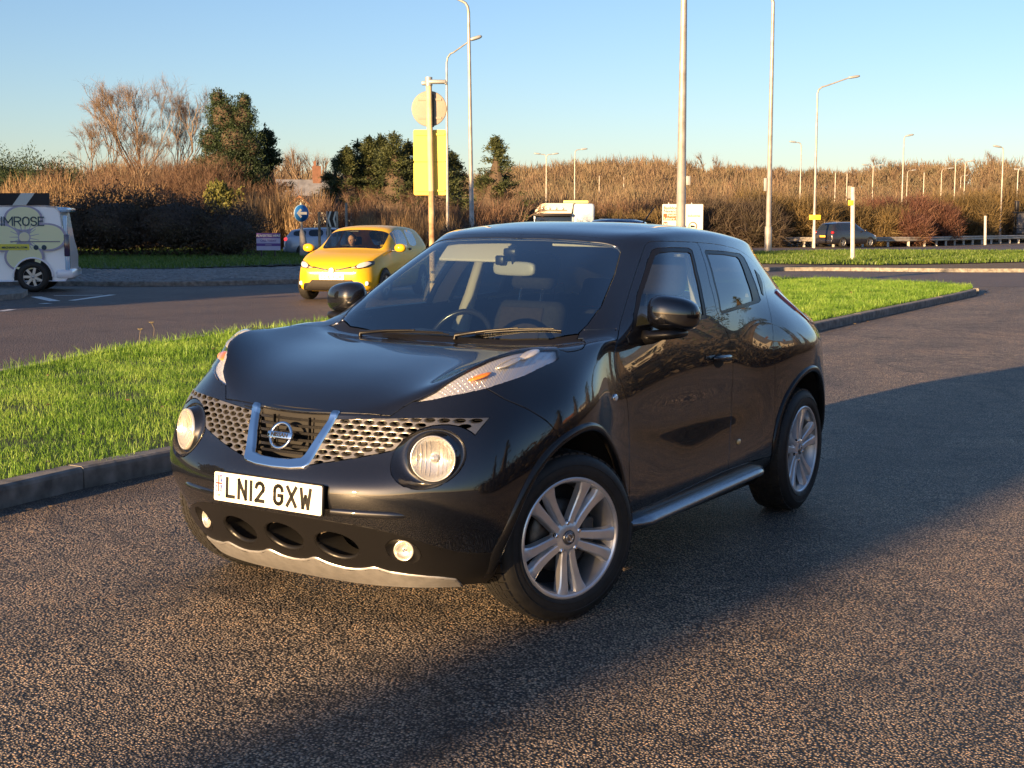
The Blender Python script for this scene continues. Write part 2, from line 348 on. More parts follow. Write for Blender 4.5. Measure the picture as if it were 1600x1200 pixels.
P_W1 = [(.302, 1.308), (.213, 1.363), (.131, 1.410), (.09, 1.420), (-.033, 1.4225), (-.205, 1.4185), (-.232, 1.408), (-.165, 1.314), (-.113, 1.192), (-.0893, 1.0987), (.311, 1.0938), (.570, 1.087), (.640, 1.085), (.5576, 1.1479), (.4433, 1.224)]
P_W1g = [(.296, 1.297), (.207, 1.350), (.131, 1.393), (.085, 1.403), (-.033, 1.406), (-.185, 1.402), (-.203, 1.394), (-.142, 1.31), (-.090, 1.192), (-.068, 1.113), (.311, 1.107), (.570, 1.099), (.600, 1.098), (.545, 1.141), (.436, 1.214)]
P_TRI = [(.640, 1.085), (.70, 1.060), (.70, 1.03), (.60, 1.02), (.52, 1.03), (.50, 1.075), (.512, 1.0895), (.570, 1.087)]
P_W2 = [(-.3674, 1.3975), (-.395, 1.4063), (-.6125, 1.3995), (-.885, 1.3834), (-.921, 1.3647), (-.875, 1.2657), (-.85, 1.1532), (-.8137, 1.1416), (-.5312, 1.1243), (-.279, 1.1086), (-.2591, 1.1231), (-.300, 1.2601)]
P_W2g = [(-.388, 1.384), (-.41, 1.3915), (-.60, 1.386), (-.795, 1.372), (-.815, 1.358), (-.765, 1.262), (-.745, 1.165), (-.735, 1.151), (-.5312, 1.138), (-.292, 1.122), (-.283, 1.130), (-.322, 1.2601)]
P_QH = [(-.984, 1.301), (-1.023, 1.271), (-1.004, 1.2325), (-.925, 1.170), (-.905, 1.180), (-.93, 1.2413)]
cutA = [(.809, .322), (.8098, .38), (.797, .557), (.778, .65), (.768, .72), (.778, .80), (.82, .881), (.855, .932), (.8476, .995), (.79, 1.046), (.709, 1.0886), (.44, 1.250), (.239, 1.371), (.135, 1.4373), (.10, 1.449)]
cutTop1 = [(.0193, 1.452), (-.134, 1.450), (-.3364, 1.445)]
cutB = [(-.3424, 1.422), (-.311, 1.371), (-.248, 1.256), (-.222, 1.134), (-.245, 1.083), (-.293, 1.025), (-.328, .9735), (-.344, .908), (-.350, .783), (-.333, .614), (-.2865, .484), (-.262, .40), (-.262, .367)]
cutTop2 = [(-.502, 1.439), (-.649, 1.430), (-.817, 1.415), (-.917, 1.401), (-1.017, 1.377), (-1.09, 1.345), (-1.10, 1.300), (-1.05, 1.237), (-.997, 1.185), (-.91, 1.115), (-.85, 1.04), (-.81, .95), (-.802, .892), (-.815, .80), (-.83, .70), (-.835, .64)]
sill = [(.809, .322), (.559, .334), (.302, .346), (.024, .358), (-.262, .367), (-.528, .363), (-.84, .3485)]
P_FD = cutA + cutTop1 + cutB + [(.024, .358), (.302, .346), (.559, .334)]
P_RD = list(reversed(cutB)) + [(-.3364, 1.445)] + cutTop2 + [(-.845, .55), (-.86, .45), (-.86, .3485), (-.528, .363)]
P_ARCH_F = [(.847, .15), (.847, .33)] + list(reversed(circ(1.262, .33, .415, 0, 180, 22)))[1:-1] + [(1.677, .33), (1.655, .26), (1.60, .15)]
P_ARCH_R = [(-1.695, .15), (-1.695, .335)] + list(reversed(circ(-1.27, .335, .425, 0, 180, 22)))[1:-1] + [(-.845, .335), (-.845, .15)]
P_BUMPER = [(1.40, .60), (1.43, .72), (1.445, .757), (1.482, .80), (1.538, .847), (1.5956, .886), (1.632, .93), (1.66, 1.2), (2.4, 1.2), (2.4, .1), (1.40, .1)]
P_MESH = [(.197, .8004), (.149, .642), (.294, .672), (.376, .691), (.426, .704), (.458, .716), (.478, .7484), (.514, .780), (.566, .8005), (.618, .805), (.662, .796), (.692, .782), (.706, .772), (.722, .8255), (.5617, .8245), (.3785, .813), (.2831, .807)]
P_VOUT = [(-.05, .84), (.2, .84), (.199, .806), (.197, .8004), (.149, .642), (.137, .633), (.08, .626), (0, .624), (-.05, .624)]
P_VIN = [(-.05, .84), (.182, .84), (.177, .796), (.128, .672), (.117, .659), (.070, .650), (0, .648), (-.05, .648)]
P_REC = circ(.580, .689, .122, 0, 360, 32, .101)[:-1]
P_LOW = [(-.05, .452), (.05, .452), (.21, .449), (.36, .438), (.467, .4177), (.563, .3836), (.656, .345), (.738, .339), (.90, .336), (.90, .1), (-.05, .1)]
P_SKID = [(-.05, .258), (.0, .256), (.06, .262), (.10, .276), (.125, .276), (.16, .262), (.235, .250), (.30, .254), (.345, .265), (.37, .265), (.41, .252), (.50, .243), (.58, .236), (.615, .228), (.62, .1), (-.05, .1)]
P_FOG = circ(.487, .343, .058, 0, 360, 20, .050)[:-1]
P_H0 = circ(0, .352, .090, 0, 360, 28, .057)[:-1]
P_H1 = circ(.235, .344, .090, 0, 360, 28, .057)[:-1]
P_TAIL = [(-1.245, 1.175), (-1.30, 1.185), (-1.42, 1.10), (-1.60, 1.035), (-1.80, 1.03), (-1.90, .99), (-1.86, .955), (-1.70, .985), (-1.52, 1.005), (-1.36, 1.075)]
P_RW = [(-.05, 1.13), (.42, 1.14), (.40, 1.36), (-.05, 1.38)]

def smooth(P, it=2, keep=()):
    # corner-cutting by Catmull-Rom resampling of an open polyline
    P = [np.array(p, float) for p in P]; out = [P[0]]
    for i in range(len(P) - 1):
        a = P[i - 1] if i and i not in keep else P[i]; b, c = P[i], P[i + 1]; d = P[i + 2] if i + 2 < len(P) and (i + 1) not in keep else P[i + 1]
        for s in [(j + 1) / it for j in range(it)]:
            out.append(.5 * ((2 * b) + (c - a) * s + (2 * a - 5 * b + 4 * c - d) * s * s + (3 * b - a - 3 * c + d) * s ** 3))
    return [tuple(p) for p in out]
lamp_in = smooth(lamp_in, 2); lamp_out = smooth(lamp_out, 2); bon_rear = smooth(bon_rear[:-1], 2) + [bon_rear[-1]]
P_LAMP = lamp_in[:-1] + lamp_out[:-1]
P_BONNET = bon_front + lamp_in[1:-1] + bon_rear
P_COWL = bon_rear[10:] + P_WS[:6]
P_MESH = P_MESH[:2] + smooth(P_MESH[1:13], 2)[1:] + P_MESH[13:]
P_SKID = smooth(P_SKID[:-2], 2) + P_SKID[-2:]
P_LOW = smooth(P_LOW[:-2], 2) + P_LOW[-2:]
def pip(poly, X, Y):
    X = np.asarray(X); Y = np.asarray(Y); inside = np.zeros(X.shape, bool); n = len(poly); j = n - 1
    for i in range(n):
        xi, yi = poly[i]; xj, yj = poly[j]
        if yi != yj:
            c = ((yi > Y) != (yj > Y)) & (X < (xj - xi) * (Y - yi) / (yj - yi) + xi); inside ^= c
        j = i
    return inside
hb = bmesh.new(); hb.from_mesh(body_me)
hb.verts.ensure_lookup_table()
nl = hb.verts.layers.float_vector.new('nn')
hb.normal_update()
for v in hb.verts: v[nl] = v.normal
bmesh.ops.bisect_plane(hb, geom=list(hb.verts) + list(hb.edges) + list(hb.faces), dist=1e-6, plane_co=(0, 0, 0), plane_no=(0, 1, 0), clear_inner=True)
def cut(poly, ax, ok, closed=True):
    a, b = ax; o = 3 - a - b
    P = np.array(poly); lo = P.min(0) - .05; hi = P.max(0) + .05
    cand = set()
    for f in hb.faces:
        c = f.calc_center_median()
        if lo[0] < c[a] < hi[0] and lo[1] < c[b] < hi[1] and ok(c, f.normal): cand.add(f)
    n = len(poly)
    for i in range(n if closed else n - 1):
        p = poly[i]; q = poly[(i + 1) % n]
        if abs(p[0] - q[0]) + abs(p[1] - q[1]) < 1e-6: continue
        sel = []; x0, x1 = sorted((p[0], q[0])); y0, y1 = sorted((p[1], q[1])); ln = math.hypot(q[0] - p[0], q[1] - p[1]); nx, ny = -(q[1] - p[1]) / ln, (q[0] - p[0]) / ln
        for f in cand:
            us = [v.co[a] for v in f.verts]; vs = [v.co[b] for v in f.verts]
            if max(us) < x0 - 1e-5 or min(us) > x1 + 1e-5 or max(vs) < y0 - 1e-5 or min(vs) > y1 + 1e-5: continue
            d = [(u - p[0]) * nx + (w - p[1]) * ny for u, w in zip(us, vs)]
            if min(d) < -1e-5 and max(d) > 1e-5: sel.append(f)
        if not sel: continue
        co = [0, 0, 0]; no = [0, 0, 0]; co[a], co[b] = p; no[a], no[b] = nx, ny
        es = {e for f in sel for e in f.edges}; vs = {v for f in sel for v in f.verts}
        r = bmesh.ops.bisect_plane(hb, geom=sel + list(es) + list(vs), dist=2e-5, plane_co=co, plane_no=no)
        cand = {f for f in cand if f.is_valid}
        for g in r['geom']:
            if isinstance(g, bmesh.types.BMFace): cand.add(g)
okTop = lambda c, n: c.z > .74 and n.z > .1
okSide = lambda c, n: n.y > .05 and c.y > .3
okFront = lambda c, n: n.x > .05 and c.x > 1.45 and c.z < .95
for P in (P_BONNET, P_WS, P_LAMP, P_ROOF): cut(P, TOP, okTop)
for P in (P_FD, P_RD, P_W1, P_W1g, P_TRI, P_W2, P_W2g, P_QH, P_ARCH_F, P_ARCH_R, P_TAIL): cut(P, SIDE, okSide)
cut(P_BUMPER[:8], SIDE, lambda c, n: n.y > .05 and c.x > 1.3 and c.z < 1.0, False)
for P in (P_MESH, P_VOUT, P_VIN, P_REC, P_LOW, P_SKID, P_FOG, P_H0, P_H1): cut(P, FRONT, okFront)
cut([(.86, .322), (.559, .322)] + sill[1:], SIDE, okSide, False)
cut(P_RW, FRONT, lambda c, n: c.x < -1.3)
cut([(-1.50, .30), (-1.62, .52), (-1.68, .60), (-1.9, .62), (-2.2, .62)], SIDE, lambda c, n: c.x < -1.3, False)
cut([(-1.60, .62), (-1.72, .75), (-1.74, .93), (-1.69, 1.02)], SIDE, lambda c, n: c.x < -1.3, False)
hb.faces.ensure_lookup_table()
fc = np.array([f.calc_center_median() for f in hb.faces]); fn = np.array([f.normal for f in hb.faces])
X, Y, Z = fc.T; ids = np.array(['body_side'] * len(fc), dtype=object); done = np.zeros(len(fc), bool)
def put(name, m):
    global done
    m = m & ~done; ids[m] = name; done |= m
sideok = (fn[:, 1] > .05) & (Y > .3); topok = (Z > .74) & (fn[:, 2] > .1); frok = (fn[:, 0] > .03) & (X > 1.45) & (Z < .95)
put('hole', sideok & pip(P_ARCH_F, X, Z)); put('hole', sideok & pip(P_ARCH_R, X, Z))
put('windscreen', topok & pip(P_WS, X, Y)); put('indicator_lamp', topok & pip(P_LAMP, X, Y)); put('bonnet', topok & pip(P_BONNET, X, Y))
put('cowl', topok & pip(P_COWL, X, Y)); put('roof', topok & (Z > 1.3) & pip(P_ROOF, X, Y))
put('side_window_front', sideok & pip(P_W1g, X, Z)); put('window_seal', sideok & pip(P_W1, X, Z)); put('mirror_triangle', sideok & pip(P_TRI, X, Z))
put('side_window_rear', sideok & pip(P_W2g, X, Z)); put('window_seal', sideok & pip(P_W2, X, Z)); put('quarter_handle', sideok & pip(P_QH, X, Z))
put('hole', frok & pip(P_REC, Y, Z)); put('hole', frok & pip(P_FOG, Y, Z)); put('hole', frok & (pip(P_H0, Y, Z) | pip(P_H1, Y, Z)))
put('mesh_area', frok & pip(P_MESH, Y, Z)); put('hole', frok & pip(P_VIN, Y, Z)); put('v_area', frok & pip(P_VOUT, Y, Z))
put('skid_plate', frok & pip(P_SKID, Y, Z)); put('lower_grille', frok & pip(P_LOW, Y, Z) & (X > 1.5))
put('front_door', sideok & pip(P_FD, X, Z)); put('rear_door', sideok & pip(P_RD, X, Z))
put('front_bumper', (X > 1.3) & pip(P_BUMPER, X, Z))
put('tail_lamp', (fn[:, 1] > -.2) & (Y > .5) & pip(P_TAIL, X, Z))
put('rear_window', (X < -1.3) & pip(P_RW, Y, Z))
put('rear_bumper', (X < -1.6) & (Z < .62) & (Z > 0))
put('tailgate', (X < -1.70) | ((X < -1.60) & (Z > 1.1)))
put('sill', (Z < .37) & (X < .9) & (X > -.9))
put('fender', (X > .70) & (Z < 1.09))
parts_f = {}
for f in hb.faces: parts_f.setdefault(ids[f.index], []).append(f)

def raw_panel(names, central=False):
    V = []; N = []; F = []; vm = {}
    for nm in names:
        for f in parts_f.get(nm, []):
            idx = []
            for v in f.verts:
                if v.index not in vm: vm[v.index] = len(V); V.append(v.co.copy()); N.append(Vector(v[nl]).normalized())
                idx.append(vm[v.index])
            F.append(idx)
    if central:
        n = len(V); mp = []
        for i in range(n):
            if abs(V[i].y) < 2e-5: V[i].y = 0; mp.append(i)
            else: mp.append(len(V)); V.append(Vector((V[i].x, -V[i].y, V[i].z))); N.append(Vector((N[i].x, -N[i].y, N[i].z)))
        F += [[mp[i] for i in reversed(f)] for f in F]
    return V, N, F
hb.verts.index_update()
def finish(name, V, N, F, mats, parent, gap=.0030, depth=.012, offset=0.0, mirror=False, lip=.0010, openmid=False):
    n0 = len(V); E = {}
    for f in F:
        for i in range(len(f)):
            a, b = f[i], f[(i + 1) % len(f)]; k = (a, b) if a < b else (b, a)
            E.setdefault(k, []).append((a, b))
    D = {}
    bd = [e[0] for e in E.values() if len(e) == 1]
    if openmid: bd = [e for e in bd if not (abs(V[e[0]].y) < 1e-4 and abs(V[e[1]].y) < 1e-4)]
    for a, b in bd:
        for i in (a, b):
            d = N[i].cross(V[b] - V[a])
            if d.length > 1e-9: D.setdefault(i, []).append(d.normalized())
    V = [v + N[i] * offset for i, v in enumerate(V)]; N = list(N); dirs = {}
    for i, ds in D.items():
        s = Vector((0, 0, 0))
        for d in ds: s += d
        if s.length < 1e-6: continue
        s.normalize(); k = max(.5, s.dot(ds[0])); dirs[i] = s; V[i] = V[i] + s * (gap / k)
    if depth > 0:
        r1 = {}; r2 = {}
        for i, d in dirs.items():
            r1[i] = len(V); V.append(V[i] - d * lip - N[i] * lip); N.append((N[i] - d).normalized())
            r2[i] = len(V); V.append(V[i] - d * lip * .8 - N[i] * depth); N.append(-d)
        F = [list(f) for f in F]
        for a, b in bd:
            if a in r1 and b in r1:
                F.append([b, a, r1[a], r1[b]]); F.append([r1[b], r1[a], r2[a], r2[b]])
    objs = []
    for s in ((1, -1) if mirror else (1,)):
        VV = [(v.x, v.y * s, v.z) for v in V]; NN = [(v.x, v.y * s, v.z) for v in N]; FF = F if s == 1 else [list(reversed(f)) for f in F]
        me = arr_mesh(name, VV, FF, True); me.normals_split_custom_set_from_vertices(NN)
        objs.append(link_mesh(name, me, mats, parent))
    return objs
def panel(name, names, mats, parent, central=False, **k):
    V, N, F = raw_panel(names, central)
    return finish(name, V, N, F, mats, parent, mirror=not central, **k)
# ------------------------------------------------------------------ car materials
def thin_glass(name, tint, f0=.045, rough=0.0, gl=1.0, film=0.0):
    m, nt, b = new_mat(name); nt.nodes.remove(b); out = nt.nodes['Material Output']; L = nt.links.new
    lw = nt.nodes.new('ShaderNodeLayerWeight'); lw.inputs['Blend'].default_value = .5
    p = nt.nodes.new('ShaderNodeMath'); p.operation = 'POWER'; L(lw.outputs['Facing'], p.inputs[0]); p.inputs[1].default_value = 3.6
    q = nt.nodes.new('ShaderNodeMath'); q.operation = 'MULTIPLY_ADD'; L(p.outputs[0], q.inputs[0]); q.inputs[1].default_value = 1 - f0; q.inputs[2].default_value = f0
    t = nt.nodes.new('ShaderNodeBsdfTransparent'); t.inputs[0].default_value = (*tint, 1)
    g = nt.nodes.new('ShaderNodeBsdfGlossy'); g.inputs['Roughness'].default_value = rough; g.inputs[0].default_value = (gl, gl, gl, 1)
    mx = nt.nodes.new('ShaderNodeMixShader'); L(q.outputs[0], mx.inputs[0]); L(t.outputs[0], mx.inputs[1]); L(g.outputs[0], mx.inputs[2])
    L(mx.outputs[0], out.inputs[0]); return m
def paint_mat(name, c, flake=.35, metal=.05, rough=.34):
    m, nt, b = new_mat(name); b.inputs['Metallic'].default_value = metal; b.inputs['Roughness'].default_value = rough; b.inputs['Specular IOR Level'].default_value = .12
    b.inputs['Coat Weight'].default_value = 1; b.inputs['Coat Roughness'].default_value = .015; b.inputs['Coat IOR'].default_value = 1.78
    tc = nt.nodes.new('ShaderNodeTexCoord'); v = nt.nodes.new('ShaderNodeTexVoronoi'); v.inputs['Scale'].default_value = 900
    nt.links.new(tc.outputs['Object'], v.inputs['Vector'])
    r = nt.nodes.new('ShaderNodeValToRGB'); r.color_ramp.elements[0].position = .1; r.color_ramp.elements[1].position = .9
    r.color_ramp.elements[0].color = (*[x * (1 + flake * 4) for x in c], 1); r.color_ramp.elements[1].color = (*[x * (1 - flake) for x in c], 1)
    nt.links.new(v.outputs['Color'], r.inputs[0]); nt.links.new(r.outputs[0], b.inputs['Base Color'])
    # light road film: dust makes the coat a little rough in patches
    n = nt.nodes.new('ShaderNodeTexNoise'); n.inputs['Scale'].default_value = 3.5; n.inputs['Detail'].default_value = 8; nt.links.new(tc.outputs['Object'], n.inputs['Vector'])
    mr = nt.nodes.new('ShaderNodeMapRange'); mr.inputs[1].default_value = .45; mr.inputs[2].default_value = .8; mr.inputs[3].default_value = .006; mr.inputs[4].default_value = .03
    nt.links.new(n.outputs['Fac'], mr.inputs[0]); nt.links.new(mr.outputs[0], b.inputs['Coat Roughness'])
    return m
PAINT = paint_mat('black_metallic_paint', (.0035, .0040, .0060))
PLAST = mat('black_plastic', (.007, .007, .008), .34, spec=.28, bump=.05, scale=400)
GLOSSB = mat('gloss_black_plastic', (.01, .01, .011), .22)
LINER = mat('inner_dark', (.006, .006, .007), .8)
RUBBER = mat('tyre_rubber', (.014, .0135, .013), .62, noise=.3, scale=30, bump=.15)
ALLOY = mat('silver_alloy', (.74, .74, .75), .30, metal=.75, noise=.06, scale=20)
ALLOYIN = mat('dull_alloy_barrel', (.42, .42, .43), .42, metal=.8, noise=.15, scale=12)
CHROME = mat('chrome', (.82, .83, .85), .06, metal=1.0)
SATIN = mat('satin_silver', (.34, .32, .28), .32, metal=.85, noise=.05, scale=60)
SKIDM = mat('satin_skid_silver', (.36, .36, .37), .38, metal=.7, noise=.12, scale=25)
STEPM = mat('brushed_step', (.30, .31, .33), .22, metal=.9, noise=.1, scale=40)
GLASS = thin_glass('window_glass', (.72, .84, .85), .26); TINT = thin_glass('tinted_rear_glass', (.16, .19, .20), .09)
FGLASS = thin_glass('door_glass', (.50, .58, .58), .13)
CLEAR = thin_glass('clear_lens', (.97, .97, .97), .04)
AMBER = mat('amber_plastic', (.9, .26, .02), .15, coat=1.0)
REDP = mat('red_lens', (.45, .006, .008), .12, coat=1.0)
REFL = mat('lamp_reflector', (.86, .84, .80), .2, metal=.45)
LAMPIN = mat('lamp_inner_silver', (.62, .63, .66), .22, metal=.6)
def _ribbed(m, sc, st):
    nt = m.node_tree; b = nt.nodes['Principled BSDF']; tc = nt.nodes.new('ShaderNodeTexCoord'); w = nt.nodes.new('ShaderNodeTexWave'); w.inputs['Scale'].default_value = sc; w.bands_direction = 'X'
    w2 = nt.nodes.new('ShaderNodeTexWave'); w2.inputs['Scale'].default_value = sc * .8; w2.bands_direction = 'Y'; ad = nt.nodes.new('ShaderNodeMath'); nt.links.new(tc.outputs['Object'], w.inputs['Vector']); nt.links.new(tc.outputs['Object'], w2.inputs['Vector'])
    nt.links.new(w.outputs['Fac'], ad.inputs[0]); nt.links.new(w2.outputs['Fac'], ad.inputs[1]); bp = nt.nodes.new('ShaderNodeBump'); bp.inputs['Strength'].default_value = st; bp.inputs['Distance'].default_value = .004
    nt.links.new(ad.outputs[0], bp.inputs['Height']); nt.links.new(bp.outputs[0], b.inputs['Normal'])
_ribbed(LAMPIN, 34, .22)
LAMPW = mat('lamp_bowl_cream', (.80, .77, .70), .17, metal=.72)
WHITEB = mat('lamp_bulb_white', (.8, .8, .78), .3)
BRAKE = mat('brake_disc_steel', (.12, .11, .10), .45, metal=.8, noise=.4, scale=25)
CLOTH = mat('grey_seat_cloth', (.016, .016, .017), .95, spec=.1, noise=.2, scale=60)
CLOTHL = mat('light_seat_panel', (.022, .018, .015), .95, spec=.1, noise=.15, scale=50)
DASHM = mat('dash_plastic', (.018, .018, .02), .55, bump=.1, scale=200)
HEADL = mat('headlining_beige', (.42, .38, .32), .9)
PLATEM = mat('plate_white', (.82, .80, .74), .28, coat=.6)
INK = mat('ink_black', (.008, .008, .008), .35)
BLUEF = mat('flag_blue', (.02, .05, .30), .4); REDF = mat('flag_red', (.62, .02, .03), .4); WHITEF = mat('flag_white', (.8, .8, .8), .4)
AMBT = mat('reflector_marker', (.75, .5, .2), .15, coat=1.0)

# surface query on the body skin
def on_x(y, z):
    r = body_bvh.ray_cast(Vector((3, y, z)), Vector((-1, 0, 0))); return r[0], r[1]
def on_y(x, z, s=1):
    r = body_bvh.ray_cast(Vector((x, 2 * s, z)), Vector((0, -s, 0))); return r[0], r[1]
def on_z(x, y):
    r = body_bvh.ray_cast(Vector((x, y, 3)), Vector((0, 0, -1))); return r[0], r[1]

# strokes for plate lettering (unit box 0..w x 0..1)
def stroke_mesh(mb, lines, x0, z0, w, h, t, M, mi=0):
    for ln in lines:
        for (a, b) in zip(ln[:-1], ln[1:]):
            if a == b: continue
            p = Vector((x0 + a[0] * w, z0 + a[1] * h)); q = Vector((x0 + b[0] * w, z0 + b[1] * h)); d = (q - p).normalized(); n = Vector((-d.y, d.x)) * t / 2; e = d * t * .5
            mb.prism([tuple(p - e - n), tuple(q + e - n), tuple(q + e + n), tuple(p - e + n)], 0, .0016, M, mi)
def arc(cx, cy, rx, ry, a0, a1, n=8): return [(cx + rx * math.cos(R(a0 + (a1 - a0) * i / n)), cy + ry * math.sin(R(a0 + (a1 - a0) * i / n))) for i in range(n + 1)]
GLY = {'L': [[(0, 1), (0, 0), (1, 0)]], 'N': [[(0, 0), (0, 1), (1, 0), (1, 1)]], '1': [[(.5, 0), (.5, 1)]],
       '2': [arc(.5, .72, .5, .28, 170, -25, 8) + [(0, 0), (1, 0)]], 'G': [arc(.5, .72, .5, .28, 10, 180, 8) + arc(.5, .28, .5, .28, 180, 360, 8) + [(1, .47), (.55, .47)]],
       'X': [[(0, 0), (1, 1)], [(0, 1), (1, 0)]], 'W': [[(0, 1), (.22, 0), (.5, .62), (.78, 0), (1, 1)]],
       'E': [[(1, 0), (0, 0), (0, 1), (1, 1)], [(0, .52), (.8, .52)]], 'O': [arc(.5, .6, .5, .4, 0, 180, 6) + arc(.5, .4, .5, .4, 180, 360, 6) + [(1, .6)]],
       '6': [arc(.5, .3, .5, .3, 0, 360, 10), [(0, .3), (.1, .75), (.6, 1)]], 'P': [[(0, 0), (0, 1), (.6, 1), (.92, .9), (1, .75), (.92, .58), (.6, .48), (0, .48)]], 'R': [[(0, 0), (0, 1), (.6, 1), (.92, .9), (1, .75), (.92, .58), (.6, .48), (0, .48)], [(.5, .48), (1, 0)]], 'I': [[(.5, 0), (.5, 1)]], 'S': [arc(.5, .74, .5, .26, 20, 270, 8)[:-1] + [(.5, .5)] + arc(.5, .25, .5, .25, 80, -160, 8)],
       'K': [[(0, 0), (0, 1)], [(1, 1), (0, .4)], [(.3, .6), (1, 0)]],
       'U': [[(0, 1), (0, .3)] + arc(.5, .3, .5, .3, 180, 360, 6) + [(1, 1)]], 'M': [[(0, 0), (0, 1), (.5, .35), (1, 1), (1, 0)]]}
def text_mesh(txt, size, depth=.001, bold=0.0, font=None, sx=1.0, align='CENTER'):
    cu = bpy.data.curves.new('t', 'FONT'); cu.body = txt; cu.size = size; cu.extrude = depth; cu.offset = bold; cu.align_x = align; cu.align_y = 'CENTER'; cu.resolution_u = 3
    o = bpy.data.objects.new('t', cu); col.objects.link(o); dg = bpy.context.evaluated_depsgraph_get(); dg.update()
    me = bpy.data.meshes.new_from_object(o.evaluated_get(dg)); bpy.data.objects.remove(o); bpy.data.curves.remove(cu)
    if sx != 1.0:
        for v in me.vertices: v.co.x *= sx
    return me
def place_text(name, txt, size, M, m, parent, **k):
    me = text_mesh(txt, size, **k); me.transform(M); me.materials.clear(); return link_mesh(name, me, m, parent)

car = empty('hatchback_car'); car.rotation_euler = CAR_M.to_euler(); car.location = CAR_M.translation
tag(car, 'black compact crossover car parked in the foreground with front wheels turned', 'car')
pn = {}
pn['bonnet'] = panel('bonnet', ['bonnet'], PAINT, car, True)[0]
panel('roof', ['roof'], PAINT, car, True, depth=.008, gap=.0012)
panel('windscreen', ['windscreen'], GLASS, car, True, gap=.004, depth=0, offset=-.003)
panel('windscreen_cowl', ['cowl'], PLAST, car, True, offset=-.004, depth=.02)
panel('fender', ['fender'], PAINT, car)
_fd = panel('front_door', ['front_door'], PAINT, car); _rd = panel('rear_door', ['rear_door'], PAINT, car)
panel('body_side', ['body_side'], PAINT, car, gap=.0012)
panel('window_seal', ['window_seal'], PLAST, car, gap=.0, depth=.02, offset=-.002)
panel('side_window', ['side_window_front'], FGLASS, car, gap=-.004, depth=0, offset=-.006)
panel('side_window', ['side_window_rear'], TINT, car, gap=-.004, depth=0, offset=-.006)
panel('mirror_mount', ['mirror_triangle'], PLAST, car, offset=.004)
_qh = panel('rear_door_handle', ['quarter_handle'], PLAST, car, offset=.003)
panel('sill', ['sill'], GLOSSB, car)
bump = panel('front_bumper', ['front_bumper'], PAINT, car, True)[0]
panel('rear_bumper', ['rear_bumper'], PAINT, car, True); panel('tailgate', ['tailgate'], PAINT, car, True)
panel('rear_window', ['rear_window'], TINT, car, True, depth=0, gap=.001)
panel('tail_lamp', ['tail_lamp'], REDP, car, offset=.012, lip=.006, depth=.03)
panel('skid_plate', ['skid_plate'], SKIDM, car, True, offset=.009, lip=.005, depth=.03)
lowg = panel('lower_grille', ['lower_grille'], PLAST, car, True, offset=.001, depth=.022, lip=.006, gap=.003)[0]
panel('grille_surround', ['v_area'], CHROME, car, True, offset=.012, lip=.006, depth=.035, gap=.001)
# shell behind the panels: keeps the body light-tight
_V, _N, _F = raw_panel([k for k in parts_f if k not in ('hole', 'windscreen', 'side_window_front', 'side_window_rear', 'rear_window', 'indicator_lamp', 'mesh_area', 'v_area', 'window_seal', 'lower_grille', 'mirror_triangle')])
for _sgn in (1, -1):
    VV = [tuple((v - n * .014) * 1) for v, n in zip(_V, _N)]; VV = [(a, b * _sgn, c) for a, b, c in VV]
    me = arr_mesh('inner_shell', VV, _F if _sgn == 1 else [list(reversed(f)) for f in _F], True)
    # inside of the roof and pillars is pale lining
    mi = [1 if (min(VV[i][2] for i in f) > 1.10) else 0 for f in _F]; me.polygons.foreach_set('material_index', mi)
    link_mesh('inner_shell', me, [LINER, HEADL], car)
for s in (1, -1):   # underbody and firewall parts
    pass
ub = MB(); ub.rbox(-1.75, 1.72, -.60, .60, .205, .23, .01); ub.box(-.84, .84, -.755, .755, .20, .235); ub.box(1.0, 1.02, -.62, .62, .23, .95); ub.box(-.95, .80, -.72, .72, .25, .30); ub.build('underbody', LINER, car)

# wheel housings
for cx, rr in ((1.262, .425), (-1.27, .435)):
    for s in (1, -1):
        w = MB(); n = 26; V = []
        for i in range(n + 1):
            a = R(-8 + 196 * i / n); x = cx + rr * math.cos(a); z = .333 + rr * math.sin(a); h = on_y(x, max(z, .22))[0]
            yo = (h.y - .025) if h else .80
            for yy in (yo, .50): V.append((x, s * yy, z))
        w.add(V, [(2 * i, 2 * i + 1, 2 * i + 3, 2 * i + 2) for i in range(n)], True)
        w.add([V[2 * i + 1] for i in range(n + 1)], [tuple(range(n + 1))]); w.build('wheel_housing', LINER, car)

# arch lips: profile swept along the opening, hugging the skin
def arch_lip(cx, cz, r, a0, a1, s, name='wheel_arch'):
    n = 44; prof = [(.000, -.020), (.000, .004), (.004, .0095), (.012, .0125), (.024, .0105), (.032, .005), (.034, -.006)]
    V = []; k = len(prof)
    for i in range(n + 1):
        a = R(a0 + (a1 - a0) * i / n); tp = min(1, min(i, n - i) / 3.0)
        for (dr, dy) in prof:
            q = r + dr * (.35 + .65 * tp); x = cx + q * math.cos(a); z = cz + q * math.sin(a)
            h = on_y(x, max(z, .21), 1)
            y = (h[0].y if h[0] else .85) + dy * (.3 + .7 * tp)
            V.append((x, y * s, z))
    F = [(i * k + j, i * k + j + 1, (i + 1) * k + j + 1, (i + 1) * k + j) for i in range(n) for j in range(k - 1)]
    if s > 0: F = [tuple(reversed(f)) for f in F]
    m = MB(); m.add(V, F, True); m.build(name, GLOSSB, car)
for s in (1, -1):
    arch_lip(1.262, .33, .409, -14, 184, s); arch_lip(-1.27, .335, .419, -2, 196, s)

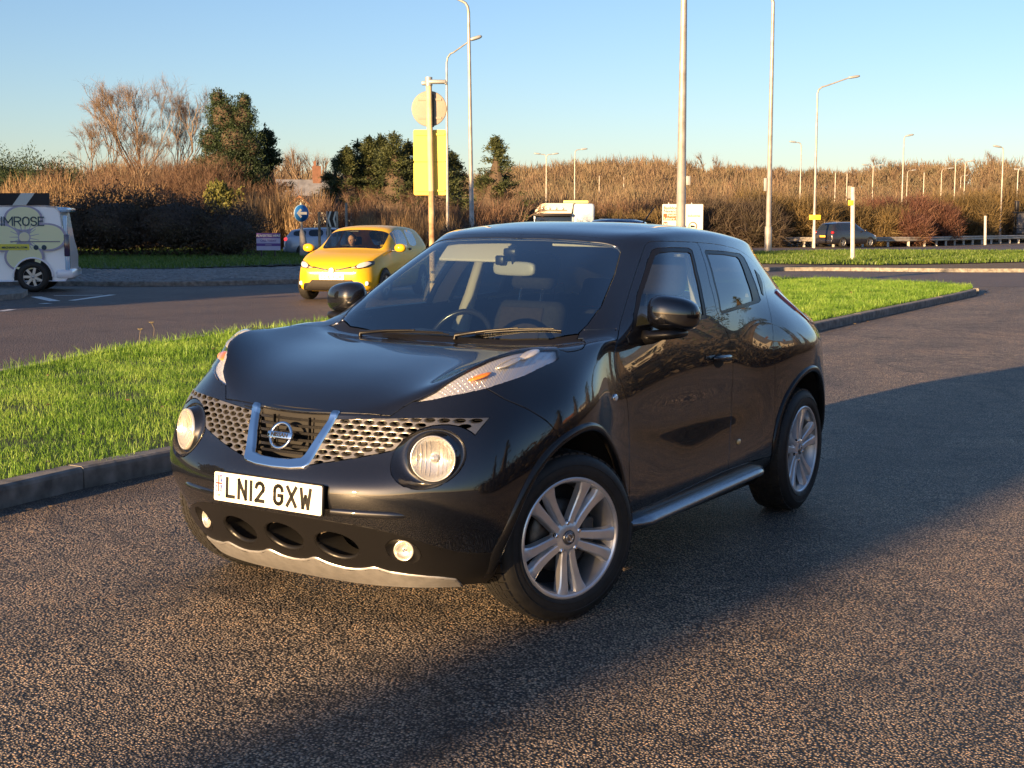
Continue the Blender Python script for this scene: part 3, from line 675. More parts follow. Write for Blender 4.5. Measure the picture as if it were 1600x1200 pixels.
# honeycomb side grilles
def honeycomb(s):
    px, pz = .0475, .0182; bm = bmesh.new(); dl = bm.verts.layers.float.new('d')
    y0, y1, z0, z1 = .12, .75, .63, .84
    nz = int((z1 - z0) / pz) + 1; ny = int((y1 - y0) / px) + 1
    for iz in range(nz):
        for iy in range(ny):
            cy = y0 + iy * px + (px / 2 if iz % 2 else 0); cz = z0 + iz * pz + .004
            if not pip(P_MESH, [cy - .02, cy + .02, cy, cy], [cz, cz, cz + .012, cz - .012]).any(): continue
            edge = not pip(P_MESH, [cy - .0205, cy + .0205, cy, cy], [cz, cz, cz + .0095, cz - .0095]).all()
            n = 12; ring = []
            hx = [(-.5, -.5), (-.25, -.5), (0, -.5), (.25, -.5), (.5, -.5), (.5, 0), (.5, .5), (.25, .5), (0, .5), (-.25, .5), (-.5, .5), (-.5, 0)]
            outer = []
            for (a, b) in hx:
                v = bm.verts.new((0, cy + a * px, cz + b * pz)); v[dl] = 0; outer.append(v)
            if edge and not pip(P_MESH, [cy], [cz]).all(): bm.faces.new(outer); continue
            def rg(fy, fz, d):
                o = []
                for (a, b) in hx:
                    an = math.atan2(b * pz / pz * 1.0, a * 1.0); v = bm.verts.new((0, cy + math.cos(an) * fy, cz + math.sin(an) * fz)); v[dl] = d; o.append(v)
                return o
            r1 = rg(.0212, .0083, -.0003); r2 = rg(.0183, .0070, -.006); r3 = rg(.0170, .0062, -.018)
            for A, B in ((outer, r1), (r1, r2), (r2, r3)):
                for i in range(n): bm.faces.new((A[i], A[(i + 1) % n], B[(i + 1) % n], B[i]))
    for i in range(len(P_MESH)):
        p = P_MESH[i]; q = P_MESH[(i + 1) % len(P_MESH)]; ln = math.hypot(q[0] - p[0], q[1] - p[1])
        if ln < 1e-6: continue
        nx, ny = -(q[1] - p[1]) / ln, (q[0] - p[0]) / ln; sel = []
        for f in bm.faces:
            ys = [v.co.y for v in f.verts]; zs = [v.co.z for v in f.verts]
            if max(ys) < min(p[0], q[0]) or min(ys) > max(p[0], q[0]) or max(zs) < min(p[1], q[1]) or min(zs) > max(p[1], q[1]): continue
            sel.append(f)
        if sel:
            bmesh.ops.bisect_plane(bm, geom=sel + list({e for f in sel for e in f.edges}) + list({v for f in sel for v in f.verts}), dist=1e-5, plane_co=(0, p[0], p[1]), plane_no=(0, nx, ny))
    C = [f.calc_center_median() for f in bm.faces]; keep = pip(P_MESH, [c.y for c in C], [c.z for c in C])
    bmesh.ops.delete(bm, geom=[f for f, k in zip(list(bm.faces), keep) if not k], context='FACES')
    bmesh.ops.remove_doubles(bm, verts=bm.verts, dist=2e-5)
    bd = [e for e in bm.edges if e.is_boundary and abs(e.verts[0][dl]) < .001]
    r = bmesh.ops.extrude_edge_only(bm, edges=bd)
    for v in [g for g in r['geom'] if isinstance(g, bmesh.types.BMVert)]: v[dl] = -.014
    for v in bm.verts:
        h = on_x(v.co.y, v.co.z)
        if h[0] is None: continue
        p = h[0] + h[1] * .003 + Vector((-1, 0, 0)) * (-v[dl]); v.co = p
    bmesh.ops.recalc_face_normals(bm, faces=bm.faces)
    if s < 0:
        for v in bm.verts: v.co.y *= -1
        bmesh.ops.reverse_faces(bm, faces=bm.faces)
    me = bpy.data.meshes.new('side_grille'); bm.to_mesh(me); bm.free(); return link_mesh('side_grille', me, SATIN, car)
honeycomb(1); honeycomb(-1)
# dark box behind grilles, slats of the centre grille
bk = MB()
V = []; nn = 20
for i in range(nn + 1):
    y = -.44 + .88 * i / nn; h = on_x(y, .72)[0]; V += [(h.x - .055, y, .60), (h.x - .075, y, .83)]
bk.add(V, [(2 * i, 2 * i + 2, 2 * i + 3, 2 * i + 1) for i in range(nn)], True); bk.build('grille_backing', LINER, car)
gr = MB()
for zz, hw in ((.790, .165), (.768, .150), (.744, .138), (.720, .127), (.697, .115), (.676, .10)):
    pts = []
    for i in range(9):
        y = -hw + 2 * hw * i / 8; h = on_x(y, zz)[0]; pts.append((h.x - .014, y, zz))
    V = []
    for p in pts:
        V += [(p[0], p[1], p[2] + .003), (p[0] - .001, p[1], p[2] - .007), (p[0] - .034, p[1], p[2] - .012), (p[0] - .034, p[1], p[2] - .001)]
    F = [(4 * i + j, 4 * i + (j + 1) % 4, 4 * i + 4 + (j + 1) % 4, 4 * i + 4 + j) for i in range(8) for j in range(4)]
    gr.add(V, F)
for y in (-.085, .085):
    h = on_x(y, .73)[0]; gr.box(h.x - .050, h.x - .036, y - .002, y + .002, .668, .80)
gr.build('centre_grille', PLAST, car)
# badge
h, nrm = on_x(0, .732)
bM = Matrix.Translation((h.x + .010, 0, .732)) @ Matrix.Rotation(R(-20), 4, 'Y')
bd = MB(); 
n = 40; rr_, tt = .0475, .0065; V = []
for i in range(n):
    a = 2 * math.pi * i / n
    for j in range(8):
        b = 2 * math.pi * j / 8; V.append(bM @ Vector((.006 + .005 * math.sin(b), (rr_ + tt * math.cos(b)) * math.cos(a), (rr_ + tt * math.cos(b)) * math.sin(a))))
bd.add(V, [(i * 8 + j, i * 8 + (j + 1) % 8, ((i + 1) % n) * 8 + (j + 1) % 8, ((i + 1) % n) * 8 + j) for i in range(n) for j in range(8)], True)
bd.rbox(.0, .015, -.058, .058, -.0125, .0125, .003, M=bM); badge = bd.build('badge', CHROME, car, fix=True)
tM = bM @ Matrix.Translation((.0155, 0, 0)) @ Matrix(((0, 0, 1, 0), (1, 0, 0, 0), (0, 1, 0, 0), (0, 0, 0, 1)))
place_text('badge_lettering', 'NISSAN', .0215, tM, INK, badge, depth=.0006, bold=.0006, sx=1.12)

# round headlamps
def headlamp(s):
    C = Vector((1.862, .600 * s, .690)); yaw = R(24) * s
    M = Matrix.Translation(C) @ Matrix.Rotation(yaw, 4, 'Z') @ Matrix.Rotation(R(-6), 4, 'Y') @ Matrix.Rotation(R(-90), 4, 'Z')   # local +Y = forward
    # bezel: loft from opening to lens ring
    n = 48; ring = []
    for i in range(n):
        a = 2 * math.pi * i / n; y = .580 + .122 * math.cos(a); z = .689 + .101 * math.sin(a); h = on_x(y, z); ring.append((Vector((h[0].x, h[0].y * s, h[0].z)), h[1]))
    bz = MB(); V = []; K = 5
    for i in range(n):
        a = 2 * math.pi * i / n; p0, nr = ring[i]; nr = Vector((nr.x, nr.y * s, nr.z))
        tgt = M @ Vector((-s * .084 * math.cos(a), -.004, .084 * math.sin(a)))
        for k in range(K + 1):
            t = k / K; p = p0.lerp(tgt, t)
            p = p - Vector((1, .15 * s, 0)) * (.018 * math.sin(math.pi * t))
            if k == 0: p = p0 + nr * .0015
            V.append(p)
    F = [(i * (K + 1) + k, i * (K + 1) + k + 1, ((i + 1) % n) * (K + 1) + k + 1, ((i + 1) % n) * (K + 1) + k) for i in range(n) for k in range(K)]
    if s > 0: F = [tuple(reversed(f)) for f in F]
    bz.add(V, F, True); bz.build('headlamp_bezel', PAINT, car)
    hb_ = MB(); hb_.lathe([(.012, -.034), (.030, -.031), (.050, -.024), (.066, -.013), (.074, -.003), (.077, .0)], 48, M)
    hb_.lathe([(.077, .0), (.0775, .005), (.0815, .0045), (.083, -.004), (.083, -.02)], 48, M)
    root = hb_.build('headlamp', LAMPW, car)
    b = MB(); b.lathe([(.0, -.012), (.010, -.013), (.0145, -.018), (.0145, -.036)], 24, M); b.build('bulb_cap', LAMPIN, root)
    # vertical flutes of the reflector
    fl = MB()
    for k in range(-4, 5):
        xx = k * .0155; hh = math.sqrt(max(0, .068 ** 2 - xx * xx)); yb = -.060 + (abs(xx) / .075) ** 2 * .05
        if abs(xx) < .014: continue
        pts = [M @ Vector((xx, -.032 + ((xx * xx + z * z) / .0055) * .027, z)) for z in np.linspace(-hh, hh, 9)]
        fl.tube(pts, .0010, 5)
    fl.build('reflector_rib', LAMPW, root)
    l = MB(); l.lathe([(.0005, .017), (.02, .0163), (.04, .0140), (.055, .0115), (.068, .0080), (.076, .004), (.078, .0)], 48, M); l.build('lens', CLEAR, root)
headlamp(1); headlamp(-1)

# top lamps: clear cover over a silver housing with amber and clear reflectors
panel('indicator_lens', ['indicator_lamp'], CLEAR, car, gap=.001, depth=0, offset=.006)
panel('indicator_housing', ['indicator_lamp'], LAMPIN, car, gap=.0, depth=.03, offset=-.014)
_V, _N, _F = raw_panel(['indicator_lamp'])
def lamp_cup(x, y, rx, ry, rz, mt, nm, dz, s, ang):
    h, nr = on_z(x, y); c = h - nr * dz; m = MB(); n1, n2 = 18, 8; V = []
    Mx = Matrix.Translation((c.x, c.y * s, c.z)) @ Matrix.Rotation(R(ang) * s, 4, 'Z') @ Matrix.Rotation(R(18), 4, 'Y')
    for i in range(n2 + 1):
        for j in range(n1):
            a = 2 * math.pi * j / n1; b = math.pi * i / n2; V.append(Mx @ Vector((rx * math.sin(b) * math.cos(a), ry * math.sin(b) * math.sin(a), rz * math.cos(b))))
    m.add(V, [(i * n1 + j, i * n1 + (j + 1) % n1, (i + 1) * n1 + (j + 1) % n1, (i + 1) * n1 + j) for i in range(n2) for j in range(n1)], True)
    m.build(nm, mt, car, fix=True)
for s in (1, -1):
    lamp_cup(1.615, .636, .050, .032, .008, AMBER, 'amber_bulb', .017, s, -42); lamp_cup(1.50, .688, .060, .036, .010, LAMPW, 'lamp_reflector', .015, s, -28); lamp_cup(1.395, .716, .055, .034, .011, REFL, 'side_light', .014, s, -22)
    rb = MB()
    for k in range(9):
        t = k / 8; x = 1.74 - .12 * t; yi = np.interp(x, [1.318, 1.41, 1.48, 1.54, 1.59, 1.625, 1.67, 1.735, 1.7866], [.716, .688, .668, .645, .622, .598, .560, .520, .4546]); yo = np.interp(x, [1.382, 1.47, 1.551, 1.62, 1.691, 1.755, 1.7866], [.752, .736, .709, .674, .614, .530, .4546])
        pts = []
        for q in (.12, .37, .63, .88):
            h, nr = on_z(x, yi + (yo - yi) * q); pts.append(((h - nr * .0145).x, (h - nr * .0145).y * s, (h - nr * .0145).z))
        rb.tube(pts, .0012, 5)
    rb.build('lens_rib', LAMPIN, car)

# fog lamps and intake tunnels
for s in (1, -1):
    h, nr = on_x(.480, .343); Mf = Matrix.Translation((h.x - .014, .482 * s, .343)) @ Matrix.Rotation(R(-90 + 20 * s), 4, 'Z')
    n = 28; V = []
    for i in range(n):
        a = 2 * math.pi * i / n; hh = on_x(.487 + .058 * math.cos(a), .343 + .050 * math.sin(a))[0]
        V.append((hh.x + .001, hh.y * s, hh.z)); t = Mf @ Vector((-s * .038 * math.cos(a), 0, .038 * math.sin(a))); V.append(Vector((hh.x, hh.y * s, hh.z)).lerp(t, .6) - Vector((.006, 0, 0))); V.append(t)
    F = [(3 * i + k, 3 * i + k + 1, 3 * ((i + 1) % n) + k + 1, 3 * ((i + 1) % n) + k) for i in range(n) for k in range(2)]
    if s < 0:
        pass
    m = MB(); m.add(V, F, True); m.build('fog_lamp_bezel', PLAST, car)
    f = MB(); f.lathe([(.006, -.012), (.02, -.010), (.029, -.004), (.031, .001), (.033, .003), (.0375, .002), (.038, -.01)], 32, Mf); fo = f.build('fog_lamp', LAMPW, car)
    b = MB(); b.lathe([(0, -.002), (.006, -.003), (.008, -.012)], 16, Mf); b.build('bulb_cap', CHROME, fo)
    l = MB(); l.lathe([(.0003, .009), (.016, .0075), (.028, .003), (.031, .001)], 32, Mf); l.build('lens', CLEAR, fo)
cb = MB()
for cy in (0, .235, -.235):
    n = 28; V = []
    for i in range(n):
        a = 2 * math.pi * i / n; y = cy + .087 * math.cos(a); z = (.352 if cy == 0 else .344) + .054 * math.sin(a); hh = on_x(y, z)[0]
        V.append((hh.x - .02, y, z)); V.append((hh.x - .13, cy + .066 * math.cos(a), z + .004))
    cb.add(V, [(2 * i, 2 * i + 1, 2 * ((i + 1) % n) + 1, 2 * ((i + 1) % n)) for i in range(n)], True)
cb.build('intake_tunnel', LINER, car)
cr = MB(); cr.box(1.74, 1.76, -.42, .42, .24, .46); 
for k in range(14): cr.box(1.76, 1.768, -.40, .40, .25 + k * .015, .255 + k * .015)
cr.tube([(1.80, -.40, .388), (1.82, 0, .388), (1.80, .40, .388)], .012, 8); cr.build('radiator', mat('radiator_metal', (.10, .08, .06), .5, metal=.5), car)
# ledge below the plate and towing-eye cover
for s in (1, -1):
    V = []; F = []; n = 14; prof = [(-.006, .018), (.006, .014), (.0105, .004), (.010, -.006), (.003, -.013), (-.008, -.014)]
    for i in range(n + 1):
        y = .27 + .26 * i / n; e = min(1, (n - i) / 2.0 + .15); h, nr = on_x(y, .487)
        for (d, dz) in prof: V.append((h.x + nr.x * d * e, (h.y + nr.y * d * e) * s, .487 + dz * (.4 + .6 * e)))
    k = len(prof); F = [(i * k + j, i * k + j + 1, (i + 1) * k + j + 1, (i + 1) * k + j) for i in range(n) for j in range(k - 1)]
    if s < 0: F = [tuple(reversed(f)) for f in F]
    m = MB(); m.add(V, F, True); m.build('bumper_ledge', PAINT, car)
# number plate
h, nr = on_x(0, .53)
pM = Matrix.Translation((2.062, 0, .5305)) @ Matrix.Rotation(R(-3), 4, 'Y') @ Matrix(((0, 0, 1, 0), (1, 0, 0, 0), (0, 1, 0, 0), (0, 0, 0, 1)))   # local x -> car +y, y -> up, z -> forward
pb = MB(); c_ = .008
def rrect(x0, x1, y0, y1, r, n=4):
    o = []
    for cx, cy, a in ((x1 - r, y1 - r, 0), (x0 + r, y1 - r, 90), (x0 + r, y0 + r, 180), (x1 - r, y0 + r, 270)):
        for i in range(n + 1): w = R(a + 90 * i / n); o.append((cx + r * math.cos(w), cy + r * math.sin(w)))
    return o
pb.prism(rrect(-.258, .258, -.0535, .0535, .007), -.004, .0, pM)
plate = pb.build('number_plate', PLATEM, car)
pk = MB(); pk.prism(rrect(-.262, .262, -.0575, .0575, .009), -.014, -.0045, pM); pk.box(2.02, 2.05, -.24, .24, .49, .57); pk.build('plate_holder', PLAST, plate)
# letters run from the viewer's left (car's right, -y) to +y
x = -.200; H = .079; T = .0135
for ch, w in (('L', .047), ('N', .048), ('1', .014), ('2', .048), (' ', .018), ('G', .049), ('X', .052), ('W', .056)):
    if ch != ' ':
        m = MB(); stroke_mesh(m, GLY[ch], x + T / 2, -H / 2 + T / 2, max(w - T, 0), H - T, T, pM @ Matrix.Translation((0, 0, .0001))); m.build('plate_character', INK, plate)
    x += w + .0115
# flag band
fl = MB(); fM = pM @ Matrix.Translation((0, 0, .0002)); X0, X1, Y0, Y1 = -.249, -.219, -.020, .044
fl.prism([(X0, Y0), (X1, Y0), (X1, Y1), (X0, Y1)], 0, .0006, fM, 0)
cx_, cy_ = (X0 + X1) / 2, (Y0 + Y1) / 2
for (a, b, w, mi, dz) in (((X0, Y0), (X1, Y1), .0045, 2, .0003), ((X0, Y1), (X1, Y0), .0045, 2, .0005), ((X0, Y0), (X1, Y1), .0016, 1, .0007), ((X0, Y1), (X1, Y0), .0016, 1, .0009), ((cx_, Y0), (cx_, Y1), .0105, 2, .0011), ((X0, cy_), (X1, cy_), .0105, 2, .0013), ((cx_, Y0), (cx_, Y1), .006, 1, .0015), ((X0, cy_), (X1, cy_), .006, 1, .0017)):
    p = Vector(a); q = Vector(b); d = (q - p).normalized(); nn_ = Vector((-d.y, d.x)) * w
    if abs(d.x) > .1 and abs(d.y) > .1: p += d * w; q -= d * w
    fl.prism([tuple(p - nn_ / 2), tuple(q - nn_ / 2), tuple(q + nn_ / 2), tuple(p + nn_ / 2)], .0004, .0008 + dz, fM, mi)
fl.build('flag_band', [BLUEF, REDF, WHITEF], plate)
place_text('country_letters', 'UK', .012, pM @ Matrix.Translation((-.234, -.033, .001)), INK, plate, depth=.0004)

# door mirrors
def superell(mb, M, a, b, c, e1, e2, n1=32, n2=18, mi=0, zmin=-1, f=None):
    V = []; sp = lambda w, e: math.copysign(abs(w) ** e, w)
    for i in range(n2 + 1):
        ph = -math.pi / 2 + math.pi * i / n2
        for j in range(n1):
            th = 2 * math.pi * j / n1
            p = Vector((a * sp(math.cos(ph), e1) * sp(math.cos(th), e2), b * sp(math.cos(ph), e1) * sp(math.sin(th), e2), c * sp(math.sin(ph), e1)))
            if f: p = f(p)
            V.append(M @ p)
    mb.add(V, [(i * n1 + j, i * n1 + (j + 1) % n1, (i + 1) * n1 + (j + 1) % n1, (i + 1) * n1 + j) for i in range(n2) for j in range(n1)], True, mi)
def mirror(s):
    M = Matrix.Translation((.470, .880 * s, 1.142)) @ Matrix.Rotation(R(10) * s, 4, 'Z')
    def f(p):
        q = Vector(p); t = q.y / .116 * s      # -1 inboard .. 1 outboard
        q.z *= (1.0 - .14 * t) if q.z > 0 else (.92 - .10 * t); q.x *= 1.0 - .18 * t; q.z += .006 * (1 - t)
        if q.x < -.028: q.x = -.028 - (q.x + .028) * .05
        return q
    m = MB(); superell(m, M, .086, .113, .078, .72, .82, f=f); o = m.build('door_mirror', PAINT, car, fix=True)
    g = MB(); superell(g, M @ Matrix.Translation((-.029, 0, 0)), .003, .100, .066, .5, .5, 24, 10); g.build('mirror_glass', CHROME, o, fix=True)
    ft = MB(); superell(ft, Matrix.Translation((.500, .842 * s, 1.060)) @ Matrix.Rotation(R(6 * s), 4, 'X'), .085, .105, .022, .6, .6, 24, 10)
    ft.tube([(.56, .775 * s, 1.048), (.55, .82 * s, 1.050), (.53, .86 * s, 1.062)], [.034, .028, .02], 12); ft.build('mirror_foot', PLAST, o, fix=True)
mirror(1); mirror(-1)

# handles, repeaters, markers
for s, door in ((1, _fd[0]), (-1, _fd[1])):
    hm = MB(); pts = []
    for t in np.linspace(0, 1, 9):
        x = -.085 - .20 * t; h = on_y(x, .905)[0]; pts.append((x, (h.y + .012 + .020 * math.sin(math.pi * t) ** .5) * s, .912 - .006 * t))
    hm.tube(pts, [.006, .0115, .013, .0135, .0135, .0135, .013, .0115, .006], 10); hm.build('door_handle', PAINT, door, fix=True)
    cup = MB(); h, nr = on_y(-.175, .895); superell(cup, Matrix.Translation((-.175, (h.y + .0005) * s, .893)), .062, .005, .034, 1, 1, 24, 12); cup.build('handle_recess', LINER, door, fix=True)
    h, nr = on_y(.905, .828); rp = MB(); superell(rp, Matrix.Translation((.905, (h.y + .002) * s, .828)), .019, .007, .0165, 1, 1, 20, 10, mi=1); superell(rp, Matrix.Translation((.905, (h.y + .006) * s, .828)), .012, .0065, .0105, 1, 1, 20, 10, mi=0)
    rp.build('side_repeater', [WHITEB, CHROME], car, fix=True)
    h, nr = on_y(-.394, .482); rp = MB(); superell(rp, Matrix.Translation((-.394, (h.y + .002) * s, .482)), .024, .007, .014, 1, 1, 20, 10); rp.build('marker_lamp', AMBT, car, fix=True)
    # side step
    st = MB(); V = []; n = 30; ring = [(.775, .318), (.838, .314), (.872, .300), (.888, .284), (.884, .268), (.860, .262), (.80, .266), (.775, .285)]
    for i in range(n + 1):
        t = i / n; x = .80 - 1.60 * t; e = min(1.0, math.sin(math.pi * min(max(t, 0), 1)) * 3.2 + .12) if t not in (0, 1) else .10
        for (y, z) in ring: V.append((x, (.80 + (y - .80) * e) * s, .288 + (z - .288) * (.4 + .6 * e) + .028 * t - .008))
    k = len(ring); F = [(i * k + j, i * k + (j + 1) % k, (i + 1) * k + (j + 1) % k, (i + 1) * k + j) for i in range(n) for j in range(k)]
    st.add(V, F, True); st.build('side_step', STEPM, car, fix=True)

# wheels
def wheel(x, s, steer=0, rot=0):
    root = MB()
    M0 = Matrix.Translation((x, .762 * s, .3295)) @ Matrix.Rotation(steer, 4, 'Z') @ Matrix.Rotation(0 if s > 0 else math.pi, 4, 'Z')
    M = M0 @ Matrix.Rotation(R(rot), 4, 'Y')      # local +Y = outward
    ty = MB(); P = [(.227, .092), (.236, .103), (.250, .109), (.272, .1115), (.294, .108), (.309, .100), (.3205, .088), (.327, .070), (.3298, .040), (.3303, 0), (.3298, -.040), (.327, -.070), (.3205, -.088), (.309, -.100), (.294, -.108), (.272, -.1115), (.250, -.109), (.236, -.103), (.227, -.092)]
    ty.lathe(P, 72, M)
    # tread blocks
    for row, (a0, a1) in enumerate(((-.086, -.052), (-.045, -.017), (-.010, .010), (.017, .045), (.052, .086))):
        for i in range(54):
            w0 = 2 * math.pi * (i + .5 * (row % 2)) / 54; w1 = w0 + 2 * math.pi / 54 * .76; sk = .25 * (1 if row > 2 else -1 if row < 2 else 0)
            V = []
            for aa, sh in ((a0, 0), (a1, sk * .05)):
                ro = .3305 - (.004 if abs(aa) > .08 else 0)
                for w in (w0 + sh, w1 + sh):
                    for r_ in (ro - .008, ro + .0025): V.append(M @ Vector((r_ * math.cos(w), aa, r_ * math.sin(w))))
            ty.add(V, [(0, 1, 3, 2), (4, 6, 7, 5), (0, 4, 5, 1), (2, 3, 7, 6), (1, 5, 7, 3)])
    for r_ in (.252, .285): ty.lathe([(r_ - .002, .1105), (r_, .1135), (r_ + .002, .1115)], 60, M)
    W = ty.build('wheel', RUBBER, car, fix=True)
    W.name = 'wheel'
    rm = MB(); rm.lathe([(.2355, .099), (.237, .1035), (.233, .106), (.227, .105), (.220, .099), (.214, .085), (.205, .055), (.199, 0), (.200, -.07), (.215, -.098)], 72, M); rm.build('rim', ALLOYIN, W)
    sp = MB()
    sp.lathe([(.2370, .1035), (.2325, .1068), (.2265, .1062), (.2215, .1010), (.2155, .088)], 72, M)
    for q in range(5):
        A = 2 * math.pi * q / 5
        for sd_ in (1, -1):
            V = []; st_ = [(.034, .012, .0150, .084), (.058, .0185, .0150, .085), (.085, .0215, .0155, .084), (.115, .0250, .0165, .086), (.150, .0300, .0180, .090), (.180, .036, .0205, .095), (.203, .043, .0250, .0985), (.224, .049, .031, .1010)]
            for (r_, off, hw, yy) in st_:
                d = (.030 if r_ < .19 else .022)
                for (u, dy) in ((-hw * 1.35, -d), (-hw, -.004), (-hw * .72, 0), (hw * .72, 0), (hw, -.004), (hw * 1.25, -d)):
                    u_ = off * sd_ + u * sd_; 
                    V.append(M @ Vector((r_ * math.cos(A) - u_ * math.sin(A), yy + dy, r_ * math.sin(A) + u_ * math.cos(A))))
            k = 6; F = [(i * k + j, i * k + (j + 1) % k, (i + 1) * k + (j + 1) % k, (i + 1) * k + j) for i in range(len(st_) - 1) for j in range(k)]
            if sd_ < 0: F = [tuple(reversed(f)) for f in F]
            sp.add(V, F, False)
        # web between the pair near the hub
    sp.lathe([(.0001, .070), (.030, .072), (.030, .090), (.036, .091), (.052, .086), (.066, .080), (.070, .062), (.060, .040)], 40, M)
    sp.build('spokes', ALLOY, W, fix=True, sharp=32)
    cp = MB(); cp.lathe([(.0001, .0955), (.020, .0953), (.0265, .0935), (.0275, .088)], 32, M); cc = cp.build('centre_cap', mat('cap_grey', (.2, .2, .21), .25, metal=.8), W)
    cr_ = MB(); cr_.lathe([(.0135, .0955), (.0145, .097), (.0165, .0965), (.0172, .0955)], 28, M); cr_.box(-.019, .019, .0952, .0972, -.0028, .0028, M=M); cr_.build('cap_emblem', CHROME, cc)
    for q in range(5):
        A = 2 * math.pi * (q + .5) / 5 ; Mn = M @ Matrix.Translation((.057 * math.cos(A), 0, .057 * math.sin(A)))
        lp = MB(); lp.lathe([(.0125, .076), (.0125, .0845)], 18, Mn, 1); lp.lathe([(.0001, .092), (.006, .0915), (.0085, .089), (.0088, .078)], 6, Mn, 0, smooth=False); lp.build('wheel_nut', [CHROME, LINER], W)
    br = MB(); br.lathe([(.05, .030), (.075, .034), (.142, .034), (.142, .012)], 48, M0); br.build('brake_disc', BRAKE, W)
    ca = MB(); ca.rbox(-.155, -.095, .0, .055, -.06, .06, .012, M=M0); ca.build('brake_caliper', mat('caliper_grey', (.08, .075, .07), .5, metal=.5), W)
    bk_ = MB(); bk_.disc(.20, -.02, 40, M0); bk_.disc(.20, -.021, 40, M0, flip=True); bk_.build('brake_backing', LINER, W)
    return W
wheel(1.265, 1, -.385, 58 - 90 - 18); wheel(1.265, -1, -.385, 10); wheel(-1.265, 1, 0, -90); wheel(-1.265, -1, 0, 33)

# wipers, aerial
def wiper(piv, b0, b1):
    m = MB(); n = 12; b = []
    for i in range(n + 1):
        t = i / n; x = b0[0] + (b1[0] - b0[0]) * t; y = b0[1] + (b1[1] - b0[1]) * t; h = on_z(x, y)[0]; b.append(Vector((h.x, h.y, h.z + .003)))
    m.tube(b, .0035, 6); m.tube([p + Vector((0, 0, .006)) for p in b[1:-1]], .003, 6)
    h = on_z(*piv)[0]; p0 = Vector((h.x, h.y, h.z - .005)); mid = b[n // 2] + Vector((0, 0, .010)); m.tube([p0, p0 + Vector((0, 0, .018)), p0.lerp(mid, .5) + Vector((0, 0, .012)), mid], [.012, .009, .006, .004], 8); m.build('wiper', PLAST, car)
wiper((.985, -.40), (.964, -.30), (.966, .06)); wiper((.978, .10), (.948, .18), (.86, .55))
an = MB(); h = on_z(-1.0, .0)[0]; an.tube([(h.x, 0, h.z - .005), (h.x - .01, 0, h.z + .025)], [.016, .008], 12); an.tube([(h.x - .008, 0, h.z + .02), (h.x - .16, 0, h.z + .115)], [.0045, .003], 8); an.build('roof_aerial', PLAST, car)

# cabin
def rb(x0, x1, y0, y1, z0, z1, r, name, m, parent=car, M=None):
    q = MB(); q.rbox(x0, x1, y0, y1, z0, z1, r, M=M, seg=4); return q.build(name, m, parent)
for s in (.37, -.37):
    Ms = Matrix.Translation((-.02, s, .0)); Mb = Ms @ Matrix.Translation((-.22, 0, .55)) @ Matrix.Rotation(R(-19), 4, 'Y')
    q = MB(); q.rbox(-.26, .26, -.24, .24, .40, .56, .06, M=Ms, seg=4); q.rbox(-.06, .06, -.235, .235, -.02, .60, .055, M=Mb, seg=4); seat = q.build('seat', CLOTH, car)
    rb(.045, .068, -.13, .13, .14, .55, .01, 'seat_panel', CLOTHL, seat, Mb)
    rb(-.045, .055, -.135, .135, .665, .86, .045, 'headrest', CLOTHL if s > 0 else CLOTH, seat, Mb)
    q = MB()
    for k in (-.065, .065): q.tube([Mb @ Vector((.0, k, .56)), Mb @ Vector((.0, k, .70))], .0075, 8)
    q.build('headrest_post', CHROME, seat)
Mb = Matrix.Translation((-1.02, 0, .52)) @ Matrix.Rotation(R(-22), 4, 'Y'); rb(-.06, .06, -.60, .60, 0, .55, .05, 'rear_bench', CLOTH, car, Mb)
for y in (-.38, .38): rb(-.04, .05, y - .12, y + .12, .60, .74, .035, 'headrest', CLOTH, car, Mb)
# dashboard following the screen base
q = MB(); V = []; n = 24; prof = [(.30, .62), (.34, .93), (.42, .985), (.60, 1.000), (.80, 1.005), (.98, .985), (.98, .70)]
for i in range(n + 1):
    y = -.70 + 1.40 * i / n; sh = -.28 * (abs(y) / .70) ** 2.2
    for (x, z) in prof: V.append((x + (sh if x > .5 else 0), y, z + (.028 * math.exp(-((y + .37) / .16) ** 2) if .33 < x < .65 else 0)))
k = len(prof); q.add(V, [(i * k + j, (i + 1) * k + j, (i + 1) * k + j + 1, i * k + j + 1) for i in range(n) for j in range(k - 1)], True); q.build('dashboard', DASHM, car)
q = MB(); Mw = Matrix.Translation((.24, -.37, .93)) @ Matrix.Rotation(R(64), 4, 'Y')
n = 40; V = []
for i in range(n):
    a = 2 * math.pi * i / n
    for j in range(10): b = 2 * math.pi * j / 10; V.append(Mw @ Vector(((.178 + .0145 * math.cos(b)) * math.cos(a), (.178 + .0145 * math.cos(b)) * math.sin(a), .0145 * math.sin(b))))
q.add(V, [(i * 10 + j, i * 10 + (j + 1) % 10, ((i + 1) % n) * 10 + (j + 1) % 10, ((i + 1) % n) * 10 + j) for i in range(n) for j in range(10)], True)
superell(q, Mw, .07, .08, .025, .8, .8, 20, 10)
for a in (0, 90, -90): q.tube([Mw @ Vector((.05 * math.cos(R(a)), .05 * math.sin(R(a)), 0)), Mw @ Vector((.172 * math.cos(R(a)), .172 * math.sin(R(a)), 0))], [.022, .012], 8)
q.build('steering_wheel', GLOSSB, car, fix=True)
